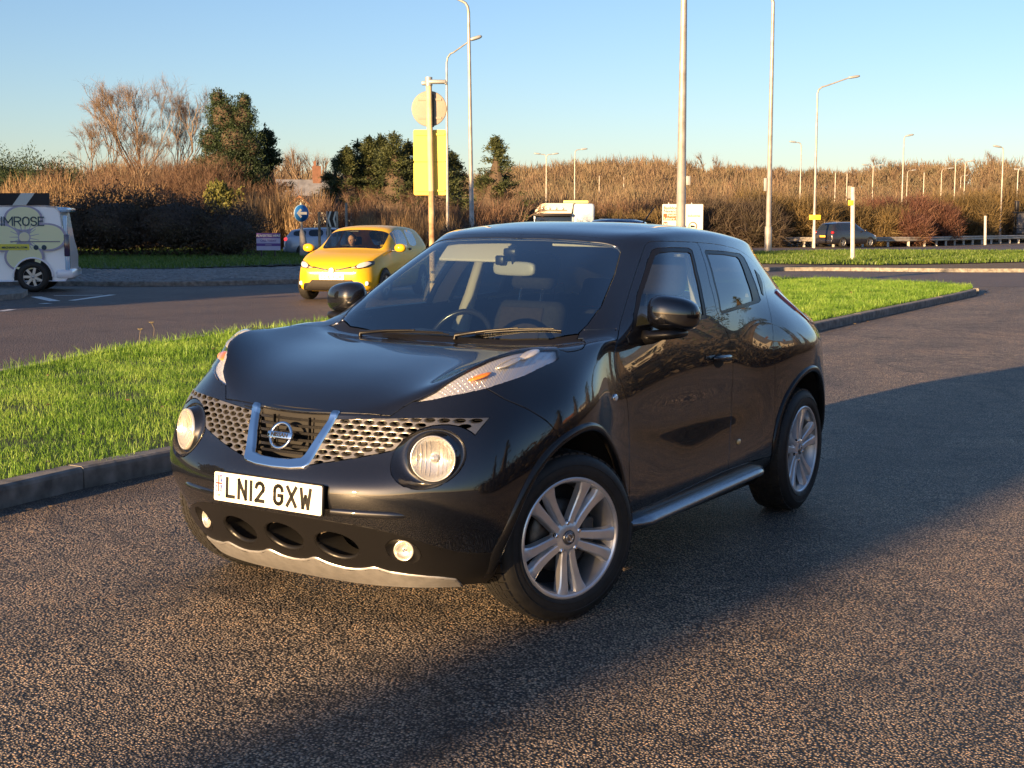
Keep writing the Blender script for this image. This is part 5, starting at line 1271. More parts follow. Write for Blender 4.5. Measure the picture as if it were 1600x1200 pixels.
EVERL = foliage_mat('light_evergreen', [(.05, .065, .015), (.12, .13, .03), (.22, .20, .05)], 1.2)
CONI = foliage_mat('conifer_needles', [(.014, .026, .012), (.04, .058, .02), (.11, .12, .035)], .9)
REED = foliage_mat('pale_reeds', [(.13, .085, .045), (.24, .16, .08), (.36, .26, .15)], .6)
WOODM = foliage_mat('winter_wood', [(.085, .062, .048), (.155, .105, .070), (.19, .14, .085), (.13, .115, .07), (.17, .11, .078)], .05, fine=.25)
def quads(rng, C, D, L_, W_):
    """leaf / twig blades: centre C, direction D, length, width -> 2 triangles each"""
    n = len(C); R_ = rng.normal(size=(n, 3)); S = np.cross(D, R_); S /= np.linalg.norm(S, axis=1)[:, None] + 1e-9
    L2 = (D * (L_ / 2)[:, None]); W2 = S * (W_ / 2)[:, None]
    V = np.stack([C - L2 - W2 * .6, C - L2 * .1 + W2 * -1, C + L2, C - L2 * .1 + W2], 1); b = np.arange(n)[:, None] * 4
    return V.reshape(-1, 3), np.concatenate([b + [0, 1, 3], b + [1, 2, 3]], 1).reshape(-1, 3)
def tris(rng, C, D, L_, W_):
    n = len(C); R_ = rng.normal(size=(n, 3)); S = np.cross(D, R_); S /= np.linalg.norm(S, axis=1)[:, None] + 1e-9
    V = np.stack([C - S * (W_ / 2)[:, None], C + S * (W_ / 2)[:, None], C + D * L_[:, None]], 1); return V.reshape(-1, 3), np.arange(3 * n).reshape(-1, 3)
def unit(v): return v / (np.linalg.norm(v, axis=-1, keepdims=True) + 1e-9)
class Acc:
    def __init__(s): s.V = []; s.T = []; s.o = 0
    def add(s, VT): s.V.append(VT[0]); s.T.append(VT[1] + s.o); s.o += len(VT[0])
    def mesh(s, name, m): return tri_mesh(name, np.concatenate(s.V), np.concatenate(s.T), m)
def limb(P, Q, r0, r1, n=4):
    P = np.array(P, float); Q = np.array(Q, float); t = unit(Q - P); a = unit(np.cross(t, [.3, .2, .93])); b = np.cross(t, a)
    w = np.arange(n) * 2 * np.pi / n; ring = np.cos(w)[:, None] * a + np.sin(w)[:, None] * b
    V = np.concatenate([P + ring * r0, Q + ring * r1]); T = []
    for i in range(n): j = (i + 1) % n; T += [(i, j, n + j), (i, n + j, n + i)]
    return V, np.array(T)
def bare_tree(name, loc, h, spread, seed, label, group=None, trunk=.25, lv=5, m=TWIG, bark=BARK, stems=1, upright=.55):
    rng = np.random.default_rng(seed); wood = Acc(); tw = Acc(); C = []; D = []; Ls = []
    def grow(p, d, L, r, k):
        d = unit(d); q = p + d * L * .5; q2 = q + unit(d + rng.normal(0, .12, 3)) * L * .5
        wood.add(limb(p, q, r, r * .85, 5 if k < 2 else 3)); wood.add(limb(q, q2, r * .85, r * .62, 5 if k < 2 else 3))
        if k >= lv:
            for _ in range(11): C.append(q + (q2 - q) * rng.uniform(-.9, 1)); D.append(unit(d + rng.normal(0, .5, 3) + [0, 0, .1])); Ls.append(L * rng.uniform(.6, 1.6))
            return
        nb = 3 if k in (1, 3) else 2
        for i in range(nb):
            a = rng.uniform(0, 2 * np.pi); s = unit(np.cross(d, [math.cos(a), math.sin(a), .1])); nd = unit(d * (1.0 if i == 0 else .8) + s * rng.uniform(.35, .8) * spread + np.array([0, 0, upright * .5]))
            grow(q + (q2 - q) * rng.uniform(.2, 1) if i else q2, nd, L * rng.uniform(.66, .86), r * (.62 if i else .72), k + 1)
    for s in range(stems):
        a = s * 2.4 + rng.uniform(0, 1); d0 = np.array([math.cos(a) * .28 * (stems > 1), math.sin(a) * .28 * (stems > 1), 1.0]); grow(np.array([.3 * (stems > 1) * math.cos(a), .3 * (stems > 1) * math.sin(a), -.1]), d0, h * .27, trunk, 0)
    C = np.array(C); D = np.array(D); Ls = np.array(Ls); tw.add(tris(rng, C, D, Ls, np.full(len(C), max(.008, h * .0011))))
    C2 = C + D * (Ls * .5)[:, None]; D2 = unit(D + rng.normal(0, .5, D.shape)); tw.add(tris(rng, C2, D2, Ls * .6, np.full(len(C), max(.006, h * .0009))))
    r = empty(name, loc); tag(r, label, 'tree', group); zs = max(v[:, 2].max() for v in tw.V); k = h / zs
    for A, nm, mm in ((wood, 'trunk', bark), (tw, 'crown', m)):
        o = link_mesh(nm, A.mesh(nm, mm), mm, r); o.scale = (k, k, k)
    return r
def cloud(rng, n, ell, jitter=.15, shell=.5):
    """points in a union of ellipsoids [(cx,cy,cz,rx,ry,rz)], denser towards the skin; returns points + outward dirs"""
    vol = np.array([e[3] * e[4] * e[5] for e in ell]) ** .67; k = rng.choice(len(ell), n, p=vol / vol.sum()); E = np.array(ell)[k]
    d = unit(rng.normal(size=(n, 3))); r = rng.uniform(shell, 1.0, n) ** .6 * (1 + rng.normal(0, jitter, n) * .6) * (1 + .16 * np.sin(d[:, 0] * 7 + k * 1.7) * np.sin(d[:, 2] * 6 + k) + .10 * np.sin(d[:, 1] * 13 + d[:, 2] * 11 + k)); P = E[:, :3] + d * E[:, 3:] * r[:, None]; P[:, 2] = np.maximum(P[:, 2], .03); return P, unit(d / E[:, 3:])
def bush(name, loc, ell, n, leaf, m, label, cat='bush', group=None, seed=1, up=.5, wid=.3, stem=None, core=True, kind=None, twig=False, coremat=None):
    rng = np.random.default_rng(seed); P, D = cloud(rng, n, ell); D = unit(D * .6 + rng.normal(0, .6, D.shape) + [0, 0, up]); A = Acc()
    L_ = leaf * rng.uniform(.5, 1.5, n); A.add((tris if twig else quads)(rng, P, D, L_, L_ * wid))
    r = empty(name, loc); tag(r, label, cat, group, kind); link_mesh('crown' if cat == 'tree' else 'foliage', A.mesh('foliage', m), m, r)
    if core:
        c = MB()
        for e in ell: 
            bm = bmesh.new(); bmesh.ops.create_icosphere(bm, subdivisions=2, radius=1)
            for v in bm.verts: f = (.42 if twig else .66) + .10 * pnoise(v.co * 2 + Vector(e[:3])); v.co = Vector((e[0] + v.co.x * e[3] * f, e[1] + v.co.y * e[4] * f, max(0, e[2] + v.co.z * e[5] * f)))
            c.addbm(bm, True)
        c.build('inner_branches', BARKD if twig else (coremat or m), r)
    if stem:
        t = MB(); t.tube([(0, 0, -.1), (.05, 0, stem[0] * .5), (0, 0, stem[0])], [stem[1], stem[1] * .8, stem[1] * .5], 8); t.build('trunk', BARKD, r)
    return r
def conifer(name, loc, h, rad, seed, label, group=None, m=CONI, n=9000, top=.06):
    rng = np.random.default_rng(seed); A = Acc(); nb = int(h * 14); W = []
    z = h * rng.uniform(0.04, 1, nb) ** .9; a = rng.uniform(0, 2 * np.pi, nb); R_ = rad * (1 - z / h) ** .75 * rng.uniform(.75, 1.15, nb) + top
    per = max(6, n // nb); t = rng.uniform(.12, 1, (nb, per)); rr = R_[:, None] * t; droop = -.12 * rr + .22 * rr * t
    P = np.stack([np.cos(a)[:, None] * rr, np.sin(a)[:, None] * rr, z[:, None] + droop + 0 * rr], -1) + rng.normal(0, .05 * rad, (nb, per, 3)) * [1, 1, .8]
    D = np.stack([np.cos(a)[:, None] + 0 * rr, np.sin(a)[:, None] + 0 * rr, .35 + 0 * rr], -1) + rng.normal(0, .5, (nb, per, 3)); P = P.reshape(-1, 3); D = unit(D.reshape(-1, 3))
    L_ = rng.uniform(.5, 1.2, len(P)) * h * .034; A.add(quads(rng, P, D, L_, L_ * .28))
    zt = np.linspace(h * .93, h * 1.04, 30); Pt = np.stack([rng.normal(0, .03, 30), rng.normal(0, .03, 30), zt], 1); A.add(quads(rng, Pt, unit(rng.normal(0, .4, (30, 3)) + [0, 0, 1]), np.full(30, h * .04), np.full(30, h * .01)))
    r = empty(name, loc); tag(r, label, 'tree', group); link_mesh('crown', A.mesh('crown', m), m, r); c = MB(); c.tube([(0, 0, -.1), (0, 0, h * .95)], [h * .018, .02], 8); c.build('trunk', BARKD, r)
    bm = bmesh.new(); bmesh.ops.create_cone(bm, segments=9, radius1=rad * .55, radius2=.02, depth=h * .85, cap_ends=False); bmesh.ops.translate(bm, verts=bm.verts, vec=(0, 0, h * .47)); c = MB(); c.addbm(bm); c.build('inner_branches', BARKD, r); return r
def at(u, Y, z=0.0): return ((u - 800) / 2136.9 * Y, Y, z)
def zpx(v, Y): return 1.518 + (351.5 - v) * Y / 2136.9      # height that shows at picture row v
rg = random.Random(11)
# left: dark round hedge in front of everything, tree belt that shades it
def ell_row(x0, x1, n, h, ry, seed, base=0, hv=.2, yv=.8):
    r = random.Random(seed); return [(x0 + (x1 - x0) * (i + .5) / n + r.uniform(-.3, .3), r.uniform(-yv, yv), base + h * .48 * r.uniform(1 - hv, 1), (x1 - x0) / n * 1.0, ry, h * .56 * r.uniform(1 - hv, 1)) for i in range(n)]
bush('hedge', (-15.2, 59.5, 0), [(-4.2, 0, 1.3, 2.6, 1.8, 1.35), (-1.9, .2, 1.5, 2.6, 2, 1.6), (.6, 0, 1.5, 2.6, 2, 1.5), (2.8, 0, 1.15, 1.9, 1.6, 1.3), (-6.5, .3, 1.2, 2.4, 1.8, 1.25)], 42000, .12, HEDGE, 'dark rounded hedge in shade between the flower van and the purple board', 'hedge', seed=3, wid=.42, up=.2, coremat=HEDGE)
bush('scrub', at(250, 80), ell_row(-8.5, 7.5, 9, 4.6, 3, 4, hv=.3) + [(-.5, 2, 3.0, 4.5, 3, 2.7), (2.5, 1, 2.8, 3, 3, 2.4)], 70000, .42, SCRUB, 'rust brown bare scrub rising behind the dark hedge', 'scrub', seed=5, wid=.04, up=1.0, twig=True, kind='stuff')
bush('scrub', at(165, 76), ell_row(-5, 3, 4, 4.6, 2, 7, hv=.3), 9000, .5, REED, 'pale orange reeds and scrub behind the black and white chevron board', 'scrub', seed=6, wid=.05, up=1.6, twig=True, kind='stuff')
bare_tree('bare_tree', at(180, 86), 9.9, .8, 23, 'leftmost tall bare tree with a wide open crown above the scrub', 'two tall bare trees', trunk=.12, lv=7, stems=2, bark=BARK, upright=.7)
bare_tree('bare_tree', at(246, 86), 11.0, .72, 31, 'tallest bare tree with pale lit limbs beside the dark evergreen', 'two tall bare trees', trunk=.13, lv=7, stems=2, bark=mat('pale_bark', (.22, .17, .13), .9), upright=.7)
bush('evergreen_tree', at(45, 92), [(-5, 0, 3.4, 3, 2.4, 2.9), (-2, .5, 3.7, 3, 2.6, 2.7), (1.2, 0, 3.5, 2.6, 2.4, 2.7), (3, 0, 2.8, 1.6, 2, 2.4)], 45000, .14, EVER, 'broad dark evergreen trees above the black chevron board', 'tree', seed=8, wid=.4, coremat=EVER)
Y_ = 84; e = [(0, 0, 2.6, 2.5, 2.4, 2.7), (-.5, 0, 5.0, 1.7, 1.4, 1.6), (.3, 0, 6.5, 1.45, 1.2, 1.4), (-.35, 0, 8.0, 1.15, .9, 1.25), (.75, 0, 7.9, .95, .8, 1.05), (1.3, 0, 6.2, .85, .9, 1.0), (-1.2, 0, 6.6, .75, .8, .8), (-1.7, 0, 4.5, .9, 1, 1.1), (.5, .3, 4.9, 1.6, 1.3, 1.4), (1.7, 0, 4.2, .8, .8, .9), (-.7, 0, 9.1, .5, .5, .6), (.9, 0, 8.9, .45, .45, .5)]
bush('evergreen_tree', at(366, Y_), e, 64000, .12, EVER, 'tall dark evergreen tree with a ragged rounded top behind the hedge', 'tree', seed=9, wid=.45, stem=(7, .25), coremat=BARKD)
conifer('conifer_tree', at(420, 86), zpx(205, 86), 2.6, 12, 'dark broad conifer leaning against the tall evergreen', m=CONI, n=13000)
bush('bush', at(358, 77), [(0, 0, 1.9, 1.1, 1, 1.7), (-.5, 0, 3.0, .7, .7, .9)], 5000, .24, EVERL, 'yellow green bush lit by the sun in front of the tall evergreen', seed=10, wid=.4, coremat=EVER)
# conifer cluster centre left
cl = [(526, 92, 250), (545, 90, 232), (562, 94, 222), (580, 91, 216), (598, 93, 214), (618, 90, 210), (640, 92, 222), (662, 93, 214), (688, 91, 224), (708, 94, 240)]
nm_ = ['shortest conifer at the left end of the dark cluster', 'second conifer from the left end of the dark cluster', 'third conifer from the left in the dark cluster', 'fourth conifer from the left in the dark cluster', 'conifer left of the small street lamp in the dark cluster', 'tallest conifer behind the small street lamp', 'conifer just right of the small street lamp', 'conifer left of the yellow sign back', 'conifer hidden behind the yellow sign back', 'rightmost conifer of the dark cluster beside the tall lamp columns']
for i, (u, Y, v) in enumerate(cl): conifer('conifer_tree', at(u, Y), zpx(v, Y) * .97, 2.7 + .5 * (i % 3), 40 + i, nm_[i], 'conifers in the dark cluster', n=14000)
conifer('conifer_tree', at(775, 88), zpx(218, 88) * .97, 3.0, 60, 'lone pointed conifer standing right of the tall lamp column', n=16000)
bare_tree('bare_tree', at(565, 78), 3.9, 1.0, 71, 'low bare shrub like tree lit orange below the conifer cluster', 'small bare trees below the conifers', trunk=.07, lv=4, stems=3, m=SCRUB)
bare_tree('bare_tree', at(632, 77), 3.9, 1.0, 72, 'low bare tree lit orange right of the small street lamp', 'small bare trees below the conifers', trunk=.07, lv=4, stems=3, m=SCRUB)
bare_tree('bare_tree', at(796, 80), 4.2, .9, 73, 'slender bare tree in front of the lone conifer', 'small bare trees below the conifers', trunk=.06, lv=4, stems=3, m=SCRUB)
# reeds and rough scrub along the middle
def strip(name, u0, u1, Y, v, m, label, n, leaf, seed, wid=.05, up=1.4, twig=True, dy=2.0, cnt=8, hv=.3, core=True, cat='scrub', grp=None):
    x0, x1 = at(u0, Y)[0], at(u1, Y)[0]; c = (x0 + x1) / 2; h = zpx(v, Y) ; return bush(name, (c, Y, 0), ell_row(x0 - c, x1 - c, cnt, h, dy, seed, hv=hv), n, leaf, m, label, cat, grp, seed=seed, wid=wid, up=up, twig=twig, kind='stuff', core=core, coremat=m)
strip('reeds', 375, 505, 74, 318, REED, 'pale dry reeds behind the silver estate car', 9000, .9, 81, .03, 3.0)
strip('scrub', 500, 800, 72, 322, SCRUB, 'tangled brown scrub below the conifers', 16000, .6, 82, .05)
strip('reeds', 560, 700, 66, 334, REED, 'straw coloured rough growth behind the yellow car', 6000, .6, 83, .03, 2.4)
strip('scrub', 690, 860, 62, 341, HEDGE, 'low dark scrub at the foot of the tall lamp columns', 7000, .3, 84, .08, 1.0)
strip('scrub', 780, 1130, 104, 318, SCRUB, 'brown scrub behind the lorry and the white direction sign', 16000, .8, 85, .05)
strip('scrub', 900, 1060, 96, 330, OLIVE, 'olive brown scrub left of the white direction sign', 7000, .7, 86, .05)
for (u0, u1, Y, v, m, sd, lb) in ((1090, 1215, 94, 312, HEDGE, 87, 'dark bushes between the white direction sign and the lamp column'), (1150, 1290, 97, 303, OLIVE, 88, 'leafless olive bushes behind the dark four wheel drive'), (1280, 1400, 100, 322, OLIVE, 89, 'bushes behind the white post'), (1350, 1450, 104, 312, SCRUBR, 90, 'reddish bushes above the crash barrier'), (1420, 1530, 112, 305, OLIVE, 91, 'tall olive bushes beyond the crash barrier'), (1500, 1640, 122, 300, OLIVE, 92, 'bushes behind the dark information board')):
    strip('bushes', u0, u1, Y, v, m, lb, 15000, .8, sd, .045, .7, cnt=5, dy=3)
strip('bushes', 1395, 1440, 98, 330, SCRUBR, 'bright red brambles above the crash barrier', 5000, .6, 93, .06, .8, cnt=2)
strip('bushes', 1450, 1490, 103, 322, SCRUBR, 'smaller patch of red brambles further along the crash barrier', 4000, .6, 94, .06, .8, cnt=2)
# hill and its wood
def hill_h(x, y):
    t = min(max((y - 150) / 380.0, 0), 1); s = t * t * (3 - 2 * t); return 13.2 * s * (1 + .06 * math.sin(x * .011 + 1)) + 1.2 * math.sin(x * .02 + y * .013) * s
nx, ny = 60, 40; V = []
for j in range(ny + 1):
    for i in range(nx + 1): x = -420 + 900 * i / nx; y = 130 + 770 * j / ny; V.append((x, y, hill_h(x, y) - .03 if j else -.5))
hl = arr_mesh('hill', V, [(j * (nx + 1) + i, j * (nx + 1) + i + 1, (j + 1) * (nx + 1) + i + 1, (j + 1) * (nx + 1) + i) for j in range(ny) for i in range(nx)], True); o = link_mesh('hill', hl, mat('winter_hillside', (.11, .065, .035), .95, noise=.4, scale=.06)); o['kind'] = 'structure'
def wood(name, label, n, y0, y1, seed, h0, h1, m=WOODM, per=150):
    rng = np.random.default_rng(seed); A = Acc()
    for k in range(n):
        y = y0 + (y1 - y0) * rng.uniform(0, 1) ** .8; x = rng.uniform(-.42, .42) * y; zb = hill_h(x, y); h = rng.uniform(h0, h1) * (1 + .25 * math.sin(x * .05)); rr = h * rng.uniform(.30, .48)
        E = [(x, y, zb + h * .55, rr, rr, h * .46), (x + rng.normal(0, rr * .5), y, zb + h * .7, rr * .6, rr * .6, h * .28)]
        p, d = cloud(rng, per, E, shell=.1); D = unit(d * .6 + rng.normal(0, .35, d.shape) + [0, 0, 1.1]); L_ = h * .20 * rng.uniform(.4, 1.5, per); A.add(tris(rng, p - D * L_[:, None] * .4, D, L_, np.full(per, y * .00052)))
    o = link_mesh(name, A.mesh(name, m), m); tag(o, label, 'wood', kind='stuff')
wood('hillside_wood', 'brown winter scrub covering the lower hillside', 700, 165, 330, 101, 4.0, 6.5, per=260)
wood('hillside_wood', 'russet winter woodland covering the middle of the hill', 800, 300, 470, 102, 6, 9, per=260)
wood('ridge_wood', 'bare trees along the crest of the hill', 420, 470, 560, 103, 3.5, 9.5, m=WOODM, per=230)
for i_ in range(26):
    rq = random.Random(900 + i_); u_ = (455, 500, 815, 838, 862, 905, 955, 1010, 1040, 1120, 1150, 1215, 1238, 1262, 1290, 1312, 1338, 1352, 1392, 1420, 1452, 1480, 1515, 1530, 1566, 1590)[i_]; b = at(u_, 440); hb_ = hill_h(b[0], 440)
    if i_ < 6: proto_ = bare_tree('bare_tree', (b[0], 440, hb_), 7.0, .8, 950 + i_, 'x', 'bare trees along the crest', trunk=.2, lv=4, stems=2); PR = globals().setdefault('PR', []); PR.append(proto_); o = proto_
    else: o = copy_tree(PR[i_ % 6]); o.location = (b[0], 440, hb_); o.rotation_euler.z = i_ * 1.3
    s_ = rq.uniform(.75, 1.25); o.scale = (s_, s_, s_); o['label'] = 'bare skyline tree, number %s from the left of the row along the crest' % ('one two three four five six seven eight nine ten eleven twelve thirteen fourteen fifteen sixteen seventeen eighteen nineteen twenty twenty-one twenty-two twenty-three twenty-four twenty-five twenty-six'.split()[i_])
for i, (u, Y, v, sp_) in enumerate(((1103, 430, 234, 1.0), (1375, 430, 240, .8), (1545, 430, 230, .9), (470, 300, 222, .7), (492, 300, 220, .7), (452, 300, 226, .7), (105, 200, 236, .9))):
    b = at(u, Y); hb_ = hill_h(b[0], Y); bare_tree('bare_tree', (b[0], Y, hb_), zpx(v, Y) - hb_, sp_, 200 + i, ['large round bare tree on the skyline right of the thick column', 'bare tree on the skyline above the twin arm lamp', 'large bare tree on the skyline near the right edge', 'second of three thin bare trees on the skyline left of the conifers', 'rightmost of three thin bare trees on the skyline left of the conifers', 'leftmost of three thin bare trees on the skyline left of the conifers', 'small bare tree left of the tall bare pair'][i], 'bare trees on the skyline', trunk=.3, lv=4, stems=2)
# outside the frame, seen only as shade and reflections: belt of trees to the left, conifers and houses to the right
for i, (x, y, h) in enumerate(((-24, 10, 8), (-28.5, 11, 10), (-33, 9, 11.5), (-38, 12, 12.5), (-43, 10, 13.5), (-49, 11, 14), (-55, 9, 14.5), (-62, 10, 15))):
    bush('roadside_tree', (x, y, 0), [(0, 0, h * .42, 3.6, 2.8, h * .47), (.8, 0, h * .72, 2.2, 2, h * .28)], 3200, .8, EVER, ('smallest', 'second', 'third', 'fourth', 'fifth', 'sixth', 'seventh', 'tallest')[i] + ' dense evergreen tree outside the view to the left, counted outwards', 'tree', 'evergreen trees beside the road to the left', seed=300 + i, wid=.5, stem=(h * .6, .3), coremat=EVER)
# ------------------------------------------------------------------ street furniture
STEEL = mat('galvanised_steel', (.36, .34, .31), .5, metal=.45, noise=.25, scale=3); STEELD = mat('weathered_grey_steel', (.24, .23, .21), .6, metal=.3, noise=.3, scale=4)
RUST = mat('rusty_steel', (.28, .13, .06), .8, noise=.4, scale=5, c2=(.50, .38, .24)); ALU = mat('sign_back_aluminium', (.27, .24, .21), .65, metal=.25, noise=.06, scale=3)
YELB = mat('yellow_sign_back', (.74, .58, .10), .6); YELS = mat('yellow_sign', (.75, .55, .04), .5); GREYH = mat('lantern_grey', (.30, .32, .34), .45, metal=.3)
WHITES = mat('white_sign', (.72, .70, .62), .5); BLACKS = mat('black_sign', (.012, .012, .016), .4); BLUES = mat('blue_sign', (.015, .13, .42), .4); PURP = mat('purple_board', (.10, .045, .24), .5); LILAC = mat('pale_lilac', (.42, .40, .58), .5)
BROWNS = mat('brown_sign', (.30, .09, .03), .5); REDS = mat('red_sign_ink', (.55, .10, .08), .5); POSTW = mat('pale_post', (.50, .48, .44), .7, noise=.2, scale=5); CONC = mat('concrete_post', (.33, .32, .30), .85, noise=.25, scale=6)
def up_M(x, y, z, yaw): return Matrix.Translation((x, y, z)) @ Matrix.Rotation(yaw, 4, 'Z') @ Matrix.Rotation(R(90), 4, 'X')   # local xy plane upright facing local -Y of the yaw frame
def lamp_column(u, Y, vtop, arm, rise, label, r=.07, group='street lamps', twin=False, u_base=None, box=None, head=True, zb=0.0, lean=0.0):
    """arm in metres, + = to the picture's right"""
    x = (u - 800) / 2136.9 * Y; h = zpx(vtop, Y) - zb; rt = empty('street_lamp', (x, Y, zb)); tag(rt, label, 'street lamp', group)
    m = MB(); m.tube([(0, 0, -.1), (0, 0, 1.4), (lean * .1, 0, 1.45), (lean, 0, h - (abs(rise) + .35))], [r * 1.35, r * 1.35, r, r * .62], 10); m.build('column', STEEL, rt)
    for sg in ((1, -1) if twin else (1,)):
        a = arm * sg; z0 = h - abs(rise) - .35
        if head:
            m = MB(); pts = [(lean, 0, z0 - .02)] + [(lean + a * .28 * (1 - math.cos(t)), 0, z0 + .35 * 1.3 * math.sin(t)) for t in (R(30), R(60), R(85))] + [(lean + a, 0, h)]; m.tube(pts, [r * .6, r * .58, r * .55, r * .5, r * .42], 8); m.build('arm', STEEL, rt)
            m = MB(); superell(m, Matrix.Translation((lean + a * 1.10, 0, h + .02)) @ Matrix.Rotation(-math.atan2(abs(rise) * .5, a), 4, 'Y'), max(.30, r * 4.5), .13, .085, .7, .7, 14, 8); m.build('lantern', GREYH, rt, fix=True)
    if box: m = MB(); m.rbox(box[0], box[1], -.10, .10, box[2], box[3], .01); m.build('sign_box', GREYH, rt)
    return rt
for s in (0,):
    lamp_column(738, 62, 2, -1.0, .45, 'tall lamp column with its arm to the left, standing behind the yellow sign back', .105, lean=-.12)
    lamp_column(700, 66, 69, 1.25, .75, 'lamp column just right of the yellow sign back with an arm reaching right', .07)
    lamp_column(608, 112, 229, .35, .15, 'small pale street lamp in front of the conifer cluster', .07)
    lamp_column(1062, 40, -60, -1.4, .4, 'thick pale lamp column rising out of the picture in front of the direction sign', .14, box=(.13, .25, zpx(291, 40), zpx(277, 40)))
    lamp_column(1198, 68, 3, -2.75, .02, 'tall lamp column on the far grass with a long arm to the left', .13, box=(-.26, -.13, zpx(300, 68), zpx(280, 68)))
    lamp_column(1269, 89.5, 127, 2.1, .65, 'lamp column behind the dark four wheel drive with an arm to the right', .09)
far = [(1246, 143, 225, -.8, 0, 'distant lamp left of the twin columns with a short arm to the left'), (853, 150, 243, .9, 0, 'distant twin arm lamp above the lorry'), (897, 150, 236, .9, 0, 'distant lamp right of the twin arm lamp above the lorry'), (1358, 165, 260, .9, 0, 'twin arm lamp with white lanterns above the dark four wheel drive'), (1404, 130, 215, .5, 0, 'thick tilted column above the red brambles'), (1411, 210, 268, .9, 0, 'small lamp right of the thick tilted column'), (1464, 180, 265, 1.1, 0, 'lamp with a level arm right of the thin pole'), (1485, 150, 252, .4, 0, 'thin tall lamp column right of the level arm lamp'), (1500, 150, 254, .7, 0, 'lamp column with a curved arm left of the far tall column'), (1494, 230, 276, .8, 0, 'smallest lamp between the two close columns'), (1558, 120, 232, -.5, 0, 'tall column near the right edge above the scrub'), (1582, 130, 263, .9, 0, 'lamp above the information board with its arm to the right'), (1594, 140, 267, -.8, 0, 'rightmost lamp leaning its arm to the left')]
for (u, Y, v, a, _, lb) in far: lamp_column(u, Y, v, a, .18, lb, .085, 'distant street lamps', twin=lb.startswith(('distant twin', 'twin')))
for u, v0, v1, Y, lb in ((1300, 310, 272, 190, 'left one of two thin poles above the white post'), (1318, 310, 273, 190, 'right one of two thin poles above the white post'), (1437, 308, 272, 185, 'thin pole in the scrub left of the level arm lamp'), (935, 300, 277, 230, 'left one of two thin poles on the slope above the lorry'), (973, 300, 279, 230, 'right one of two thin poles on the slope above the lorry')):
    m = MB(); x = (u - 800) / 2136.9 * Y; m.tube([(0, 0, 0), (0, 0, zpx(v1, Y))], [.10, .07], 6); m.tube([(0, 0, zpx(v1, Y) - .02), (0, 0, zpx(v1, Y) + .12)], [.12, .03], 6); o = m.build('pole', STEEL); o.location = (x, Y, 0); tag(o, lb, 'pole', 'thin poles in the scrub')
# tall sign seen from the back
r = empty('road_sign', (-1.40, 23.6, .0)); tag(r, 'tall road sign seen from behind, round plate over a yellow rectangle', 'road sign')
Zs = lambda v: zpx(v, 23.6)
m = MB(); m.tube([(.04, 0, -.1), (.02, 0, Zs(300))], .052, 14); m.build('lower_pole', RUST, r); m = MB(); m.tube([(.02, 0, Zs(300)), (-.01, 0, Zs(128))], .050, 14); m.build('upper_pole', mat('yellowish_post', (.52, .42, .24), .6, noise=.2, scale=4), r)
m = MB(); n = 40; 
Mv = Matrix.Translation((-.01, .075, Zs(174))); m.lathe([(.0001, -.002), (.285, -.002), (.30, .0), (.30, .012), (.285, .016), (.0001, .016)], 40, Mv); m.build('round_plate', ALU, r)
for z in (Zs(160), Zs(188)): m = MB(); m.box(-.20, .20, .060, .072, z - .018, z + .018); m.build('channel', ALU, r)
m = MB(); m.tube([(.055, .05, Zs(152)), (.055, .05, Zs(202))], .017, 8); m.build('bracket', BLACKS, r)
for k, (za, zb_) in enumerate(((Zs(255) + .004, Zs(206)), (Zs(306), Zs(255) - .004))): 
    m = MB(); m.prism(rrect(-.285, .275, za, zb_, .03), 0, .014, Matrix.Translation((.0, .09, 0)) @ Matrix.Rotation(R(90), 4, 'X')); m.build('yellow_panel', YELB, r)
for z in (Zs(213), Zs(299)): m = MB(); m.box(-.25, .25, .056, .070, z - .015, z + .015); m.build('channel', YELB, r)
m = MB(); m.rbox(-.03, .29, -.06, .06, Zs(137), Zs(131), .02); m.rbox(.26, .30, -.05, .05, Zs(138), Zs(134), .01); m.tube([(-.01, 0, Zs(140)), (-.01, 0, Zs(127))], .062, 12); m.rbox(-.13, -.02, -.05, .05, Zs(139), Zs(133), .015); m.build('sign_lantern', GREYH, r)
for z in (Zs(440), Zs(425)): m = MB(); m.lathe([(.0535, z - .02), (.0535, z + .02)], 14, Matrix.Translation((.035, 0, 0)) @ Matrix.Rotation(R(90), 4, 'X')); m.build('sticker', BLACKS, r)
# chevron board behind the van
Y = 43.5; x1 = at(84, Y)[0]; z0, z1 = zpx(330, Y), zpx(303, Y); r = empty('chevron_board', (x1 - 2.2, Y, 0)); tag(r, 'black chevron board with a white stripe standing behind the flower van', 'sign')
Mc = Matrix.Rotation(R(90), 4, 'X'); m = MB(); m.prism([(-2.2, z0), (2.2, z0), (2.2, z1), (-2.2, z1)], 0, .03, Mc); m.build('board', BLACKS, r)
w = (z1 - z0)
for q in (0, 1):
    X0 = -3.6 * q + at(20, Y)[0] - (x1 - 2.2); X1 = X0 + .43; d = .42
    if X0 < -2.1: continue
    m = MB(); m.prism([(X0, z0 + .0), (X1, z0 + .0), (X1 + d, z1), (X0 + d, z1)], .031, .036, Mc); m.build('white_stripe', WHITES, r)
for k in (-1.6, 1.6): m = MB(); m.tube([(k, .06, 0), (k, .06, z1)], .045, 8); m.build('post', STEELD, r)
